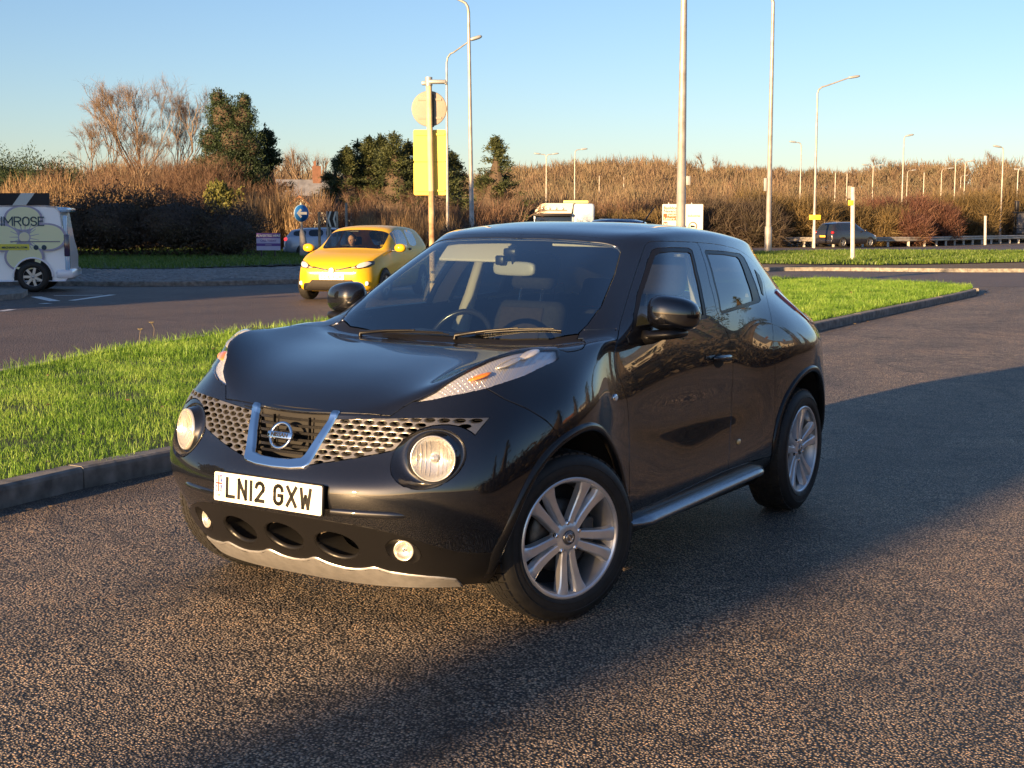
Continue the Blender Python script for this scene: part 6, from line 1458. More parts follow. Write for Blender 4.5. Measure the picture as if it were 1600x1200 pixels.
# blue turn-left sign
Y = 59.3; x = at(474, Y)[0]; r = empty('direction_sign', (x, Y, 0)); tag(r, 'round blue sign with a white arrow pointing left on a thick pale post', 'road sign')
m = MB(); m.tube([(.06, .1, -.1), (.04, .1, .6), (-.01, .1, 1.15), (-.03, .1, 1.35)], [.20, .17, .12, .055], 14); m.tube([(-.03, .1, 1.3), (-.04, .1, 2.46)], .05, 10); m.build('post', CONC, r)
Md = Matrix.Translation((-.02, 0, zpx(334, Y))) @ Matrix.Rotation(R(42), 4, 'Z'); m = MB(); m.lathe([(.0001, -.012), (.372, -.012), (.372, .012), (.0001, .012)], 36, Md); m.build('sign_rim', mat('pale_blue_rim', (.25, .42, .60), .5), r)
m = MB(); m.lathe([(.0001, -.015), (.350, -.015), (.350, -.012)], 36, Md); m.build('blue_disc', BLUES, r)
Ma = Md @ Matrix.Translation((0, -.016, 0)) @ Matrix.Rotation(R(90), 4, 'X'); m = MB(); m.prism([(-.24, 0), (-.05, .20), (.02, .14), (-.06, .055), (.27, .055), (.27, -.055), (-.06, -.055), (.02, -.14), (-.05, -.20)], 0, .004, Ma); m.build('arrow', WHITES, r)
# purple board
Y = 56.7; xa, xb = at(403, Y)[0], at(440, Y)[0]; r = empty('advertising_board', ((xa + xb) / 2, Y, 0)); tag(r, 'purple and white advertising board on two black legs in front of the silver estate', 'sign'); W_ = (xb - xa) / 2
za, zb_ = zpx(391, Y), zpx(364.5, Y); Mb_ = Matrix.Rotation(R(90), 4, 'X'); H_ = zb_ - za
m = MB(); m.prism([(-W_, za), (W_, za), (W_, zb_), (-W_, zb_)], 0, .03, Mb_); m.build('board', LILAC, r)
for (a, b, mm) in ((.70, 1.0, PURP), (.24, .40, PURP)): m = MB(); m.prism([(-W_, za + H_ * a), (W_, za + H_ * a), (W_, za + H_ * b), (-W_, za + H_ * b)], .031, .033, Mb_); m.build('purple_band', mm, r)
for tx, sz, f, mm in (('ADVERTISE HERE', .13, .84, WHITES), ('01268 000000', .11, .55, PURP), ('www.advertise.co.uk', .075, .32, WHITES)):
    if tx[0] == '0': tx = 'CALL TODAY'
    if tx[0] == 'w': tx = '-----------'
    place_text('board_lettering', tx, sz, Matrix.Translation((0, -.034, za + H_ * f)) @ Matrix.Rotation(R(90), 4, 'X'), mm, r, depth=.001, bold=.003)
for k in (-.62, .52): m = MB(); m.box(k * W_ - .03, k * W_ + .03, .005, .05, 0, za); m.build('leg', BLACKS, r)
# chevron sign and bare posts beside the yellow car
Y = 55; 
for u, vt, rr_, mm, lb in ((501, 332, .055, RUST, 'brown topped bare post right of the round blue sign'), (514, 331, .05, STEEL, 'bare grey post left of the small chevron sign'), (543, 318, .05, STEELD, 'grey pole just behind the yellow car with a pale band')):
    m = MB(); m.tube([(0, 0, -.1), (0, 0, zpx(vt, Y))], rr_, 10); o = m.build('post', mm); o.location = (*at(u, Y)[:2], 0); tag(o, lb, 'post', 'posts on the roundabout')
r = empty('chevron_sign', (*at(522, Y)[:2], 0)); tag(r, 'small black and white chevron sign on two posts beside the yellow car', 'road sign')
m = MB(); z0, z1 = zpx(355, Y), zpx(331, Y); Mk = Matrix.Rotation(R(35), 4, 'Z') @ Matrix.Rotation(R(90), 4, 'X'); m.prism([(-.23, z0), (.23, z0), (.23, z1), (-.23, z1)], 0, .02, Mk); m.build('plate', BLACKS, r); zm = (z0 + z1) / 2; hh = (z1 - z0) / 2
for dx in (-.17, .07): m = MB(); m.prism([(dx + .1, z0), (dx + .0, zm), (dx + .1, z1), (dx + .02, z1), (dx - .08, zm), (dx + .02, z0)], .021, .025, Mk); m.build('white_chevron', WHITES, r)
for k in (-.12, .16): m = MB(); m.tube([(k, .06, -.1), (k, .06, z1)], .04, 8); m.build('post', STEEL, r)
# direction sign right of centre
Y = 90; r = empty('direction_board', (*at(1064.5, Y)[:2], 0)); tag(r, 'large white direction sign with a brown panel behind the thick lamp column', 'road sign'); xw = 31.5 / 2136.9 * Y; z1 = zpx(320, Y); z0 = .9
m = MB(); m.prism(rrect(-xw, xw, z0, z1, .05), 0, .04, Mb_); m.build('board', WHITES, r)
for k in (-.9, .6): m = MB(); m.tube([(k, .09, 0), (k, .09, z1 + .10)], .05, 8); m.build('post', STEEL, r)
m = MB(); bz1, bz0 = zpx(334.5, Y), zpx(345, Y); m.prism([(-xw + .06, bz0), (-.05, bz0), (-.05, bz1), (-xw + .06, bz1)], .041, .044, Mb_); m.build('brown_panel', BROWNS, r)
for tx, sz, xx, v, mm in (('Basildon', .27, -xw + .08, 326, BLACKS), ('Nevendon', .27, -xw + .08, 331, BLACKS), ('Festival', .24, -xw + .30, 337, WHITES), ('Leisure Park', .24, -xw + .10, 342, WHITES), ('Pipps Hill', .22, xw - 1.0, 338, REDS)):
    if tx == 'Pipps Hill': tx = 'Industrial'
    place_text('board_lettering', tx, sz, Matrix.Translation((xx, -.046, zpx(v, Y))) @ Matrix.Rotation(R(90), 4, 'X'), mm, r, depth=.001, align='LEFT', bold=.004)
m = MB(); m.prism([(-xw + .07, zpx(355.5, Y)), (-xw + .34, zpx(355.5, Y)), (-xw + .34, zpx(347, Y)), (-xw + .07, zpx(347, Y))], .041, .045, Mb_); m.build('red_square', REDS, r); place_text('board_lettering', 'H', .24, Matrix.Translation((-xw + .205, -.047, zpx(351.3, Y))) @ Matrix.Rotation(R(90), 4, 'X'), WHITES, r, depth=.002, bold=.008)
cxs, czs = at(1080.5, Y)[0] - at(1064.5, Y)[0], zpx(354, Y); m = MB(); m.lathe([(.22, -.046), (.29, -.046), (.29, -.041)], 32, Matrix.Translation((cxs, 0, czs))); m.build('red_ring', REDS, r); m = MB(); m.prism([(cxs - .15, czs - .07), (cxs + .17, czs - .07), (cxs + .17, czs - .02), (cxs + .05, czs + .05), (cxs - .15, czs + .07)], .042, .045, Mb_); m.prism([(-.35, zpx(347, Y)), (-.05, zpx(349.5, Y)), (-.05, zpx(350.5, Y)), (-.35, zpx(348, Y))], .042, .045, Mb_); m.prism([(.12, czs - .1), (.27, czs), (.12, czs + .1)], .042, .045, Mb_); m.build('black_symbols', BLACKS, r)
# white post, yellow plate, barrier, information board
Y = 53.7; r = empty('marker_post', (*at(1329, Y)[:2], .1)); tag(r, 'tall white post with a yellow box at the front of the far grass', 'post'); m = MB(); m.tube([(.03, 0, 0), (-.04, 0, zpx(294, Y) - .1)], .085, 10); m.build('post', POSTW, r)
m = MB(); m.box(-.24, -.08, -.02, .02, zpx(315, Y), zpx(296, Y)); m.build('sign_plate', STEELD, r); m = MB(); m.rbox(-.22, -.02, -.1, -.02, zpx(326, Y), zpx(318, Y), .02); m.build('yellow_box', YELS, r)
Y = 87; r = empty('yellow_sign', (*at(1269.5, Y)[:2], 0)); tag(r, 'yellow plate sign on a pale post left of the dark four wheel drive', 'road sign'); m = MB(); m.tube([(.02, 0, 0), (-.02, 0, zpx(333, Y))], .07, 8); m.build('post', POSTW, r); m = MB(); m.rbox(-.36, .36, -.07, -.04, zpx(344, Y), zpx(336.5, Y), .01); m.build('plate', YELS, r)
Y = 104; o = MB(); o.tube([(0, 0, 0), (-.06, 0, zpx(338, Y))], .10, 8); o = o.build('marker_post', POSTW); o.location = (*at(1535.5, Y)[:2], 0); tag(o, 'plain white post in front of the crash barrier near the right edge', 'post')
Y = 118; r = empty('information_board', (*at(1592, Y)[:2], 0)); tag(r, 'dark framed information board cut by the right edge of the picture', 'sign'); m = MB(); s_ = Y / 2136.9; m.box(-9 * s_, 14 * s_, -.05, .05, zpx(365, Y), zpx(334, Y)); m.build('panel', mat('board_grey', (.10, .10, .11), .6), r)
m = MB(); m.box(-16 * s_, 15 * s_, -.12, .12, zpx(334, Y), zpx(331.5, Y)); m.box(-9 * s_, 14 * s_, -.07, .07, zpx(358.5, Y), zpx(357, Y)); m.tube([(-9 * s_, 0, 0), (-9 * s_, 0, zpx(316, Y))], .07, 6); m.tube([(-12.5 * s_, 0, 0), (-12.5 * s_, 0, zpx(330, Y))], .04, 6); m.rbox(-12 * s_, -7 * s_, -.2, .2, zpx(330, Y), zpx(315, Y), .03); m.build('frame', BLACKS, r)
# crash barrier: one rail and its posts
BP = [Vector(p) for p in smooth([(8, 94.4), (16, 94.2), (21, 94.0), (25.0, 94.2), (29.2, 97.0), (34.5, 104), (41, 112), (48, 120)], 4)]
BP = resample(BP, 2.0); r = empty('crash_barrier', (BP[0].x, BP[0].y, 0)); tag(r, 'long grey crash barrier on short pale posts along the far road', 'barrier')
V = []; n = len(BP) - 1; o0 = BP[0]
for i, p in enumerate(BP):
    t = (BP[min(i + 1, n)] - BP[max(i - 1, 0)]).normalized(); nr_ = Vector((-t.y, t.x)); q = p - o0
    for (d, z) in ((0, -.155), (-.045, -.12), (-.045, -.05), (.0, 0), (-.045, .05), (-.045, .12), (0, .155)): V.append((q.x + nr_.x * d, q.y + nr_.y * d, .52 + z))
m = MB(); m.add(V, [(i * 7 + j, i * 7 + j + 1, (i + 1) * 7 + j + 1, (i + 1) * 7 + j) for i in range(n) for j in range(6)]); m.build('rail', STEEL, r)
pm_ = MB(); pm_.box(-.07, .07, -.06, .06, 0, .60); pme = pm_.mesh('post')
for i, p in enumerate(BP):
    if i % 1 == 0: o = link_mesh('post', pme, POSTW, r); o.location = (p.x - o0.x, p.y - o0.y + .12, 0)
# added caster off the frame: a made-up panel on legs behind the camera throws the soft band across the foreground
r = empty('shadow_caster', (-25.66, -29.76, 0), R(-37)); tag(r, 'added unseen shadow panel on legs behind the camera to the left', 'sign')
m = MB(); m.rbox(-.37, .33, -.13, .13, 6.0, 11.2, .04); m.build('panel', WHITES, r)
for k in (-.22, .20): m = MB(); m.tube([(k, 0, 0), (k, 0, 6.05)], .06, 10); m.build('leg', CONC, r)
# outside the frame to the right: what the car doors mirror
for i, (x, y, h, w) in enumerate(((21, 4.5, 10.5, 3.2), (25, 13, 12, 3.6), (24, 21, 8.5, 3.0), (31, 27, 11, 3.6), (17, -3, 9.5, 3.0), (36, 37, 10, 3.5), (22, -12, 11, 3.4))): conifer('conifer_tree', (x, y, gz(x, y)), h, w, 500 + i, 'conifer outside the view to the right, ' + ('in front of the red roofed house', 'left of the red roofed house', 'nearest the pale house', 'between the two houses', 'beside the near end of the hedge', 'left of the pale house', 'furthest behind the camera')[i], 'conifers to the right', n=2600)
bush('hedge', (9.5, 8.0, -.12), [((k * .75) * .48, (k * .75) * .88, .75, 1.0, 1.2, .95) for k in range(-14, 30)], 22000, .16, HEDGE, 'long low hedge beside the lay-by, outside the view to the right', 'hedge', seed=520, wid=.45, coremat=HEDGE)
BRICK = mat('red_brick', (.15, .075, .05), .85, noise=.25, scale=3); ROOFM = mat('slate_roof', (.16, .17, .20), .7, noise=.3, scale=2); ROOFR = mat('red_tile_roof', (.33, .13, .07), .8, noise=.25, scale=2); RENDERW = mat('cream_render', (.62, .57, .48), .8); WGL = mat('dark_window', (.02, .025, .03), .1, coat=1.0)
def house(loc, w, d, h, rh, yaw, label, wall, roof, nwin=3, chim=True, group=None):
    r = empty('house', loc, yaw); tag(r, label, 'house', group); m = MB(); m.box(-w / 2, w / 2, -d / 2, d / 2, 0, h); m.add([(-w / 2, -d / 2, h), (-w / 2, d / 2, h), (-w / 2, 0, h + rh - .05), (w / 2, -d / 2, h), (w / 2, d / 2, h), (w / 2, 0, h + rh - .05)], [(0, 2, 1), (3, 4, 5)]); m.build('wall', wall, r)
    m = MB()
    for s in (1, -1): m.add([(-w / 2 - .3, s * (d / 2 + .35), h - .2), (w / 2 + .3, s * (d / 2 + .35), h - .2), (w / 2 + .3, 0, h + rh), (-w / 2 - .3, 0, h + rh), (-w / 2 - .3, s * (d / 2 + .35), h - .05), (w / 2 + .3, s * (d / 2 + .35), h - .05), (w / 2 + .3, 0, h + rh + .15), (-w / 2 - .3, 0, h + rh + .15)], [(0, 1, 2, 3), (4, 5, 6, 7), (0, 1, 5, 4), (0, 3, 7, 4), (1, 2, 6, 5)])
    ro = m.build('roof', roof, r, fix=True)
    if chim: m = MB(); m.box(w * .28, w * .28 + .7, -.35, .35, h + rh * .6, h + rh + 1.3); m.box(w * .28 + .1, w * .28 + .3, -.1, .1, h + rh + 1.3, h + rh + 1.7); m.build('chimney', BRICK, ro)
    for fl in range(int(h // 2.4)):
        for k in range(nwin):
            x = -w / 2 + w * (k + .5) / nwin; m = MB(); m.box(x - .55, x + .55, -d / 2 - .05, -d / 2 + .02, .9 + fl * 2.5, 2.1 + fl * 2.5); f = m.build('window', WHITES, r); m = MB(); m.box(x - .47, x - .03, -d / 2 - .07, -d / 2 - .051, .98 + fl * 2.5, 2.02 + fl * 2.5); m.box(x + .03, x + .47, -d / 2 - .07, -d / 2 - .051, .98 + fl * 2.5, 2.02 + fl * 2.5); m.build('pane', WGL, f)
    return r
house((58, 14, 0), 12, 8, 5.2, 2.6, R(-70), 'red roofed house to the right of the view, mirrored in the black car', BRICK, ROOFR); house((55, 34, 0), 11, 8, 5.2, 2.6, R(-80), 'pale rendered house to the right of the view, mirrored in the black car', RENDERW, ROOFM)
# distant houses
b = at(472, 118); house((b[0] - .6, b[1], .6), 6.0, 5, 2.2, 2.4, R(12), 'house with a slate roof and pale gable showing left of the conifer cluster', RENDERW, ROOFM, 2)
b = at(481, 112); house((b[0], b[1], .6), 3.0, 3.0, 1.9, 1.2, R(80), 'small gabled annexe with red ridge tiles in front of the slate roofed house', RENDERW, ROOFR, 1, False)
b = at(1145, 330); house((b[0], b[1], hill_h(b[0], b[1]) - .8), 5.2, 5, 3.6, 2.2, R(8), 'small distant house with a tall red chimney on the hillside right of the thick column', RENDERW, ROOFR, 2)
# other vehicles ---------------------------------------------------
DARKG = mat('vehicle_glass', (.012, .016, .02), .04, coat=1.0); CLEARV = thin_glass('vehicle_clear_glass', (.55, .62, .62), .08); GLOW = mat('lit_red_lamp', (.55, .01, .02), .2, coat=1.0, emit=((1, .05, .05), .5)); TYRE2 = RUBBER; HUB = mat('wheel_trim_silver', (.45, .45, .46), .35, metal=.7)
def loft_car(root, st, paint, win, windscreen, rear_ws, glass=DARKG, lv=2):
    """st: stations front->rear (x, zbot, zmid, zbelt, ztop, wlow, wbelt, wtop); mirrored; Catmull-Clark."""
    sec = []
    for (x, zb, zm, zs, zt, wl, wb, wt) in st:
        g = zt - zs
        sec.append([(x, 0, zb), (x, wl * .86, zb), (x, wl * .97, zb + .06), (x, wl, zm), (x, (wl + wb) / 2 + .01, (zm + zs) / 2 + .05), (x, wb, zs), (x, wb - .01, zs + min(.03, g * .2)), (x, (wb + wt) / 2 + .01 * (g > .2), zs + g * .5), (x, wt + .005, zt - min(.07, g * .25)), (x, wt * .86, zt - min(.015, g * .1)), (x, wt * .45, zt + .012), (x, 0, zt + .016)])
    K = 12; V = [p for s in sec for p in s]; n = len(sec); F = []; Mi = []
    for i in range(n - 1):
        for j in range(K - 1):
            F.append((i * K + j, (i + 1) * K + j, (i + 1) * K + j + 1, i * K + j + 1)); mi = 0
            if i in win and j in (6, 7): mi = 1
            if i in windscreen and j >= 8: mi = 2
            if i in rear_ws and j >= 8: mi = 3
            Mi.append(mi)
    F.append(tuple(range(K))); Mi.append(0); F.append(tuple(reversed([(n - 1) * K + j for j in range(K)]))); Mi.append(0)
    me = arr_mesh('b', V, F, True, Mi); bm = bmesh.new(); bm.from_mesh(me)
    caps = [f for f in bm.faces if len(f.verts) == K]
    for f in caps:
        vs = list(f.verts); mi = 0
        if vs[0].co.x < 0 or True:
            order = sorted(vs, key=lambda v: v.index); bm.faces.remove(f)
            for a in range(1, K // 2): 
                q = [order[a - 1 + 0], order[a], order[K - 1 - a], order[K - a]]
                try: nf = bm.faces.new(q); nf.smooth = True
                except Exception: pass
    geo = bm.verts[:] + bm.edges[:] + bm.faces[:]; bmesh.ops.mirror(bm, geom=geo, axis='Y', merge_dist=.0005); bmesh.ops.remove_doubles(bm, verts=bm.verts, dist=.0005); bmesh.ops.recalc_face_normals(bm, faces=bm.faces); bm.to_mesh(me); bm.free()
    for m in (paint, glass, CLEARV if glass is not DARKG else DARKG, glass): me.materials.append(m)
    o = bpy.data.objects.new('tmp', me); col.objects.link(o); at_ = me.attributes.new('crease_edge', 'FLOAT', 'EDGE'); mif = {}
    for p in me.polygons:
        for k_ in p.edge_keys: mif.setdefault(k_, set()).add(p.material_index)
    zb_ = {}
    for e in me.edges:
        ms = mif.get(tuple(sorted(e.vertices)), {0})
        if len(ms) > 1: at_.data[e.index].value = .75
    md = o.modifiers.new('s', 'SUBSURF'); md.levels = lv; dg = bpy.context.evaluated_depsgraph_get(); m2 = bpy.data.meshes.new_from_object(o.evaluated_get(dg)); bpy.data.objects.remove(o)
    bm = bmesh.new(); bm.from_mesh(m2); outs = []
    for mi, nm in enumerate(('body', 'side_windows', 'windscreen', 'rear_window')):
        b2 = bm.copy(); bmesh.ops.delete(b2, geom=[f for f in b2.faces if f.material_index != mi], context='FACES')
        if len(b2.faces):
            for f in b2.faces: f.material_index = 0; f.smooth = True
            groups = []; left = set(b2.faces) if mi == 1 else set()
            while left:
                st_ = [left.pop()]; g = [st_[0]]
                while st_:
                    for e in st_.pop().edges:
                        for f in e.link_faces:
                            if f in left: left.discard(f); st_.append(f); g.append(f)
                groups.append(g)
            if mi == 1:
                nm = 'side_window'
                for g in groups:
                    vi = {}; VV = []; FF = []
                    for f in g:
                        FF.append([vi.setdefault(v, len(vi)) for v in f.verts])
                    VV = [tuple(v.co) for v in vi]; link_mesh(nm, arr_mesh(nm, VV, FF, True), glass, root)
            else: mm = bpy.data.meshes.new(nm); b2.to_mesh(mm); outs.append(link_mesh(nm, mm, (paint, glass, CLEARV if glass is not DARKG else DARKG, glass)[mi], root))
        b2.free()
    bm.free(); return outs[0]
def simple_wheel(root, x, y, r, w=.2, spokes=7, steer=0.0):
    s = 1 if y > 0 else -1; M = Matrix.Translation((x, y, r)) @ Matrix.Rotation(steer, 4, 'Z') @ Matrix.Rotation(0 if s > 0 else math.pi, 4, 'Z')
    m = MB(); m.lathe([(r * .62, w * .42), (r * .72, w * .5), (r * .93, w * .47), (r, w * .30), (r, -w * .3), (r * .93, -w * .5), (r * .6, -w * .5)], 32, M); W = m.build('wheel', TYRE2, root)
    m = MB(); m.lathe([(r * .65, w * .44), (r * .60, w * .40), (r * .58, -w * .2)], 32, M); m.lathe([(.0001, w * .36), (r * .14, w * .36), (r * .16, w * .2)], 20, M)
    for k in range(spokes):
        A = 2 * math.pi * k / spokes; Ms = M @ Matrix.Rotation(A, 4, 'Y'); m.box(r * .08, r * .62, w * .22, w * .37, -r * .085, r * .085, M=Ms)
    m.build('rim', HUB, W); m = MB(); m.disc(r * .60, w * .05, 24, M); m.build('wheel_inner', LINER, W); return W
def arch_disc(root, x, y, r, hs):
    m = MB(); n = 24; s = 1 if y > 0 else -1
    V = [(x + r * math.cos(R(-12 + 204 * i / n)), y + .012 * s, hs + r * math.sin(R(-12 + 204 * i / n))) for i in range(n + 1)]; m.add(V + [(x, y + .012 * s, hs)], [(i, i + 1, n + 1) for i in range(n)]); m.build('wheel_arch', LINER, root)
def patch(root, name, mt, x, y, z, a, b, c, yaw=0, e=.8, tilt=0, roll=0):
    m = MB(); superell(m, Matrix.Translation((x, y, z)) @ Matrix.Rotation(yaw, 4, 'Z') @ Matrix.Rotation(tilt, 4, 'Y') @ Matrix.Rotation(roll, 4, 'X'), a, b, c, e, e, 20, 10); return m.build(name, mt, root, fix=True)
def box(root, name, mt, x0, x1, y0, y1, z0, z1, r=.01, M=None): m = MB(); m.rbox(x0, x1, y0, y1, z0, z1, r, M=M); return m.build(name, mt, root)
# yellow hatchback
def decal_front(root, body, name, mt, poly, off=.006, sx=1, n=14, frm=3.0):
    ys = [p[0] for p in poly]; zs = [p[1] for p in poly]; bm = bmesh.new(); vs = [bm.verts.new((0, y, z)) for y, z in poly]; bm.faces.new(vs)
    for k in range(1, n):
        for lo, hi, ax in ((min(ys), max(ys), 1), (min(zs), max(zs), 2)):
            co = [0, 0, 0]; no = [0, 0, 0]; co[ax] = lo + (hi - lo) * k / n; no[ax] = 1; bmesh.ops.bisect_plane(bm, geom=bm.verts[:] + bm.edges[:] + bm.faces[:], plane_co=co, plane_no=no)
    b = BVHTree.FromObject(body, bpy.context.evaluated_depsgraph_get())
    for v in bm.verts:
        h = b.ray_cast(Vector((frm * sx, v.co.y, v.co.z)), Vector((-sx, 0, 0)))
        v.co = (h[0] + h[1] * off * (1 if h[1].x * sx > 0 else -1)) if h[0] else Vector((1.7 * sx, v.co.y, v.co.z))
    r_ = bmesh.ops.extrude_face_region(bm, geom=bm.faces[:]); 
    for v in [g for g in r_['geom'] if isinstance(g, bmesh.types.BMVert)]: v.co.x += sx * .004
    bmesh.ops.recalc_face_normals(bm, faces=bm.faces); me = bpy.data.meshes.new(name); bm.to_mesh(me); bm.free(); me.polygons.foreach_set('use_smooth', [True] * len(me.polygons)); return link_mesh(name, me, mt, root)
YP = mat('yellow_paint', (.62, .38, .010), .5, coat=.35, spec=.3, coat_rough=.1); r = empty('yellow_hatchback', (-3.08, 29.0, .004), math.atan2(-.97, -.24)); tag(r, 'bright yellow hatchback driving towards the camera on the carriageway', 'car'); Yc = r
st = [(2.00, .30, .48, .62, .66, .52, .52, .50), (1.90, .20, .45, .70, .76, .72, .66, .60), (1.70, .18, .45, .80, .86, .82, .74, .66), (1.35, .18, .46, .90, .94, .86, .80, .68), (1.00, .19, .47, .97, .99, .86, .81, .68), (.88, .19, .47, .985, 1.02, .86, .81, .66), (.34, .19, .47, 1.00, 1.40, .86, .82, .63), (.20, .19, .47, 1.00, 1.45, .86, .82, .63), (.0, .19, .47, 1.0, 1.475, .86, .82, .63), (-.42, .19, .47, 1.01, 1.49, .86, .82, .63), (-.50, .19, .47, 1.01, 1.49, .86, .82, .63), (-1.05, .19, .47, 1.03, 1.48, .86, .82, .62), (-1.50, .20, .48, 1.05, 1.46, .85, .81, .60), (-1.72, .22, .50, 1.04, 1.40, .84, .79, .58), (-1.95, .24, .52, .98, 1.06, .78, .70, .50), (-2.00, .34, .56, .84, .90, .64, .58, .46)]
yb = loft_car(r, st, YP, (6, 7, 8, 10), (5,), (13,), glass=CLEARV)
for x in (1.24, -1.24):
    for s in (1, -1): arch_disc(r, x, .845 * s, .35, .31); simple_wheel(r, x, .79 * s, .31, .2, 7, -.12 if x > 0 else 0)
for s in (1, -1):
    hl = [(.36, .665), (.46, .70), (.58, .765), (.70, .80), (.765, .79), (.77, .73), (.70, .675), (.58, .65), (.46, .648)]; hl = [(y * s, z) for y, z in hl]
    decal_front(r, yb, 'headlamp', BLACKS, hl, .004); decal_front(r, yb, 'headlamp_reflector', REFL, [(s * (.62 + .115 * math.cos(R(a))), .722 + .048 * math.sin(R(a)) + .03 * math.cos(R(a))) for a in range(0, 360, 30)], .012, n=8)
    decal_front(r, yb, 'indicator', mat('pale_orange', (.62, .34, .22), .3), [(s * .40, .668), (s * .47, .69), (s * .50, .675), (s * .47, .658)], .011, n=5)
    decal_front(r, yb, 'corner_intake', BLACKS, [(s * .50, .20), (s * .66, .22), (s * .60, .36), (s * .46, .38)], .003, n=8)
    patch(r, 'door_mirror', YP, .72, 1.0 * s, 1.04, .08, .12, .085, e=.9); box(r, 'mirror_arm', BLACKS, .66, .74, .78 * s - .03, .92 * s + .03 if s > 0 else .92 * s - .03 + .06, .97, 1.0)
    patch(r, 'fog_lamp', WHITEB, 1.86, .66 * s, .36, .04, .08, .05, yaw=-.5 * s)
    box(r, 'window_frame', BLACKS, -.52, -.40, s * .835 - .01, s * .835 + .01, .98, 1.03)
decal_front(r, yb, 'grille_strip', BLACKS, [(-.40, .695), (-.20, .655), (-.09, .64), (-.07, .60), (.07, .60), (.09, .64), (.20, .655), (.40, .695), (.40, .668), (.20, .625), (.10, .60), (.05, .565), (-.05, .565), (-.10, .60), (-.20, .625), (-.40, .668)], .003, n=20)
xb_ = 2.0; m = MB(); m.lathe([(.0001, .02), (.055, .018), (.062, .0)], 8, Matrix.Translation((xb_, 0, .615)) @ Matrix.Rotation(R(-90), 4, 'Z'), smooth=False); m.build('badge', CHROME, r)
decal_front(r, yb, 'lower_grille', mat('dark_brown_grille', (.012, .010, .009), .7), [(-.56, .215), (.56, .215), (.60, .25), (.42, .43), (-.42, .43), (-.60, .25)], .005, n=16)
m = MB(); m.prism(rrect(-.26, .26, .435, .545, .01), 0, .012, Matrix.Translation((2.00, 0, 0)) @ Matrix(((0, 0, 1, 0), (1, 0, 0, 0), (0, 1, 0, 0), (0, 0, 0, 1)))); npl = m.build('number_plate', PLATEM, r)
m = MB(); x = -.215; Mp = Matrix.Translation((2.0125, 0, 0)) @ Matrix(((0, 0, 1, 0), (1, 0, 0, 0), (0, 1, 0, 0), (0, 0, 0, 1)))
for ch, w in (('E', .045), ('O', .05), ('1', .015), ('6', .05), (' ', .02), ('X', .05), ('U', .05), ('M', .052)):
    if ch != ' ': stroke_mesh(m, GLY[ch], x, .453, w - .012, .066, .013, Mp)
    x += w + .013
m.build('plate_characters', INK, npl)
box(r, 'dashboard', DASHM, .25, .95, -.68, .68, .75, .97, .05); box(r, 'sun_visor', HEADL, .10, .22, -.50, -.08, 1.37, 1.40, .01)
for s in (1, -1): box(r, 'seat', CLOTH, -.50, -.30, .38 * s - .24, .38 * s + .24, .4, 1.05, .06); box(r, 'headrest', CLOTH, -.50, -.38, .38 * s - .12, .38 * s + .12, 1.08, 1.26, .04)
box(r, 'cabin_floor', LINER, -1.6, 1.0, -.74, .74, .22, .45, .02)
# its driver
SKIN = mat('skin', (.55, .30, .20), .6); HAIR = mat('dark_hair', (.03, .02, .015), .8); COATM = mat('dark_coat', (.02, .022, .028), .8)
pr = empty('person', (-3.08, 29.0, .004), math.atan2(-.97, -.24)); tag(pr, 'driver in a dark coat behind the windscreen of the yellow hatchback', 'person')
m = MB(); n1 = 20
def ringloft(m, rings, n=18):
    V = []; 
    for (cx, cy, cz, rx, ry) in rings:
        for j in range(n): a = 2 * math.pi * j / n; V.append((cx + rx * math.cos(a), cy + ry * math.sin(a), cz))
    m.add(V, [(i * n + j, i * n + (j + 1) % n, (i + 1) * n + (j + 1) % n, (i + 1) * n + j) for i in range(len(rings) - 1) for j in range(n)], True); m.add(V[-n:], [tuple(range(n))], True)
px_, py_ = -.16, -.37
ringloft(m, [(px_, py_, .50, .14, .19), (px_, py_, .72, .13, .20), (px_ + .02, py_, .90, .12, .23), (px_ + .02, py_, .99, .10, .22), (px_ + .03, py_, 1.04, .07, .12), (px_ + .04, py_, 1.07, .05, .055)])
for s in (1, -1): m.tube([(px_ + .02, py_ + .20 * s, .98), (px_ + .14, py_ + .25 * s, .78), (px_ + .36, py_ + .15 * s, .92)], [.058, .05, .036], 12)
bd_ = m.build('body', COATM, pr)
m = MB(); superell(m, Matrix.Translation((px_ + .07, py_ + .02, 1.19)), .098, .076, .118, 1, 1, 24, 16, f=lambda p: Vector((p.x * (1 - .12 * (p.z < 0) * abs(p.z) / .118), p.y * (1 - .25 * (p.z < 0) * abs(p.z) / .118), p.z))); superell(m, Matrix.Translation((px_ + .168, py_ + .02, 1.185)), .020, .013, .024, 1, 1, 10, 8)
for s in (1, -1): superell(m, Matrix.Translation((px_ + .07, py_ + .02 + .078 * s, 1.19)), .018, .010, .028, 1, 1, 10, 8)
m.tube([(px_ + .04, py_, 1.05), (px_ + .05, py_ + .01, 1.12)], .05, 12); m.build('head', SKIN, pr, fix=True)
for s in (1, -1): patch(pr, 'eye', INK, px_ + .158, py_ + .02 + .03 * s, 1.205, .008, .012, .006, e=1)
patch(pr, 'mouth', REDS, px_ + .158, py_ + .02, 1.14, .008, .022, .006, e=1)
m = MB(); superell(m, Matrix.Translation((px_ + .045, py_ + .02, 1.215)), .105, .086, .112, 1, 1, 24, 16, f=lambda p: Vector((min(p.x, .055 if p.z < .04 else .2), p.y, p.z))); m.build('hair', HAIR, pr, fix=True)
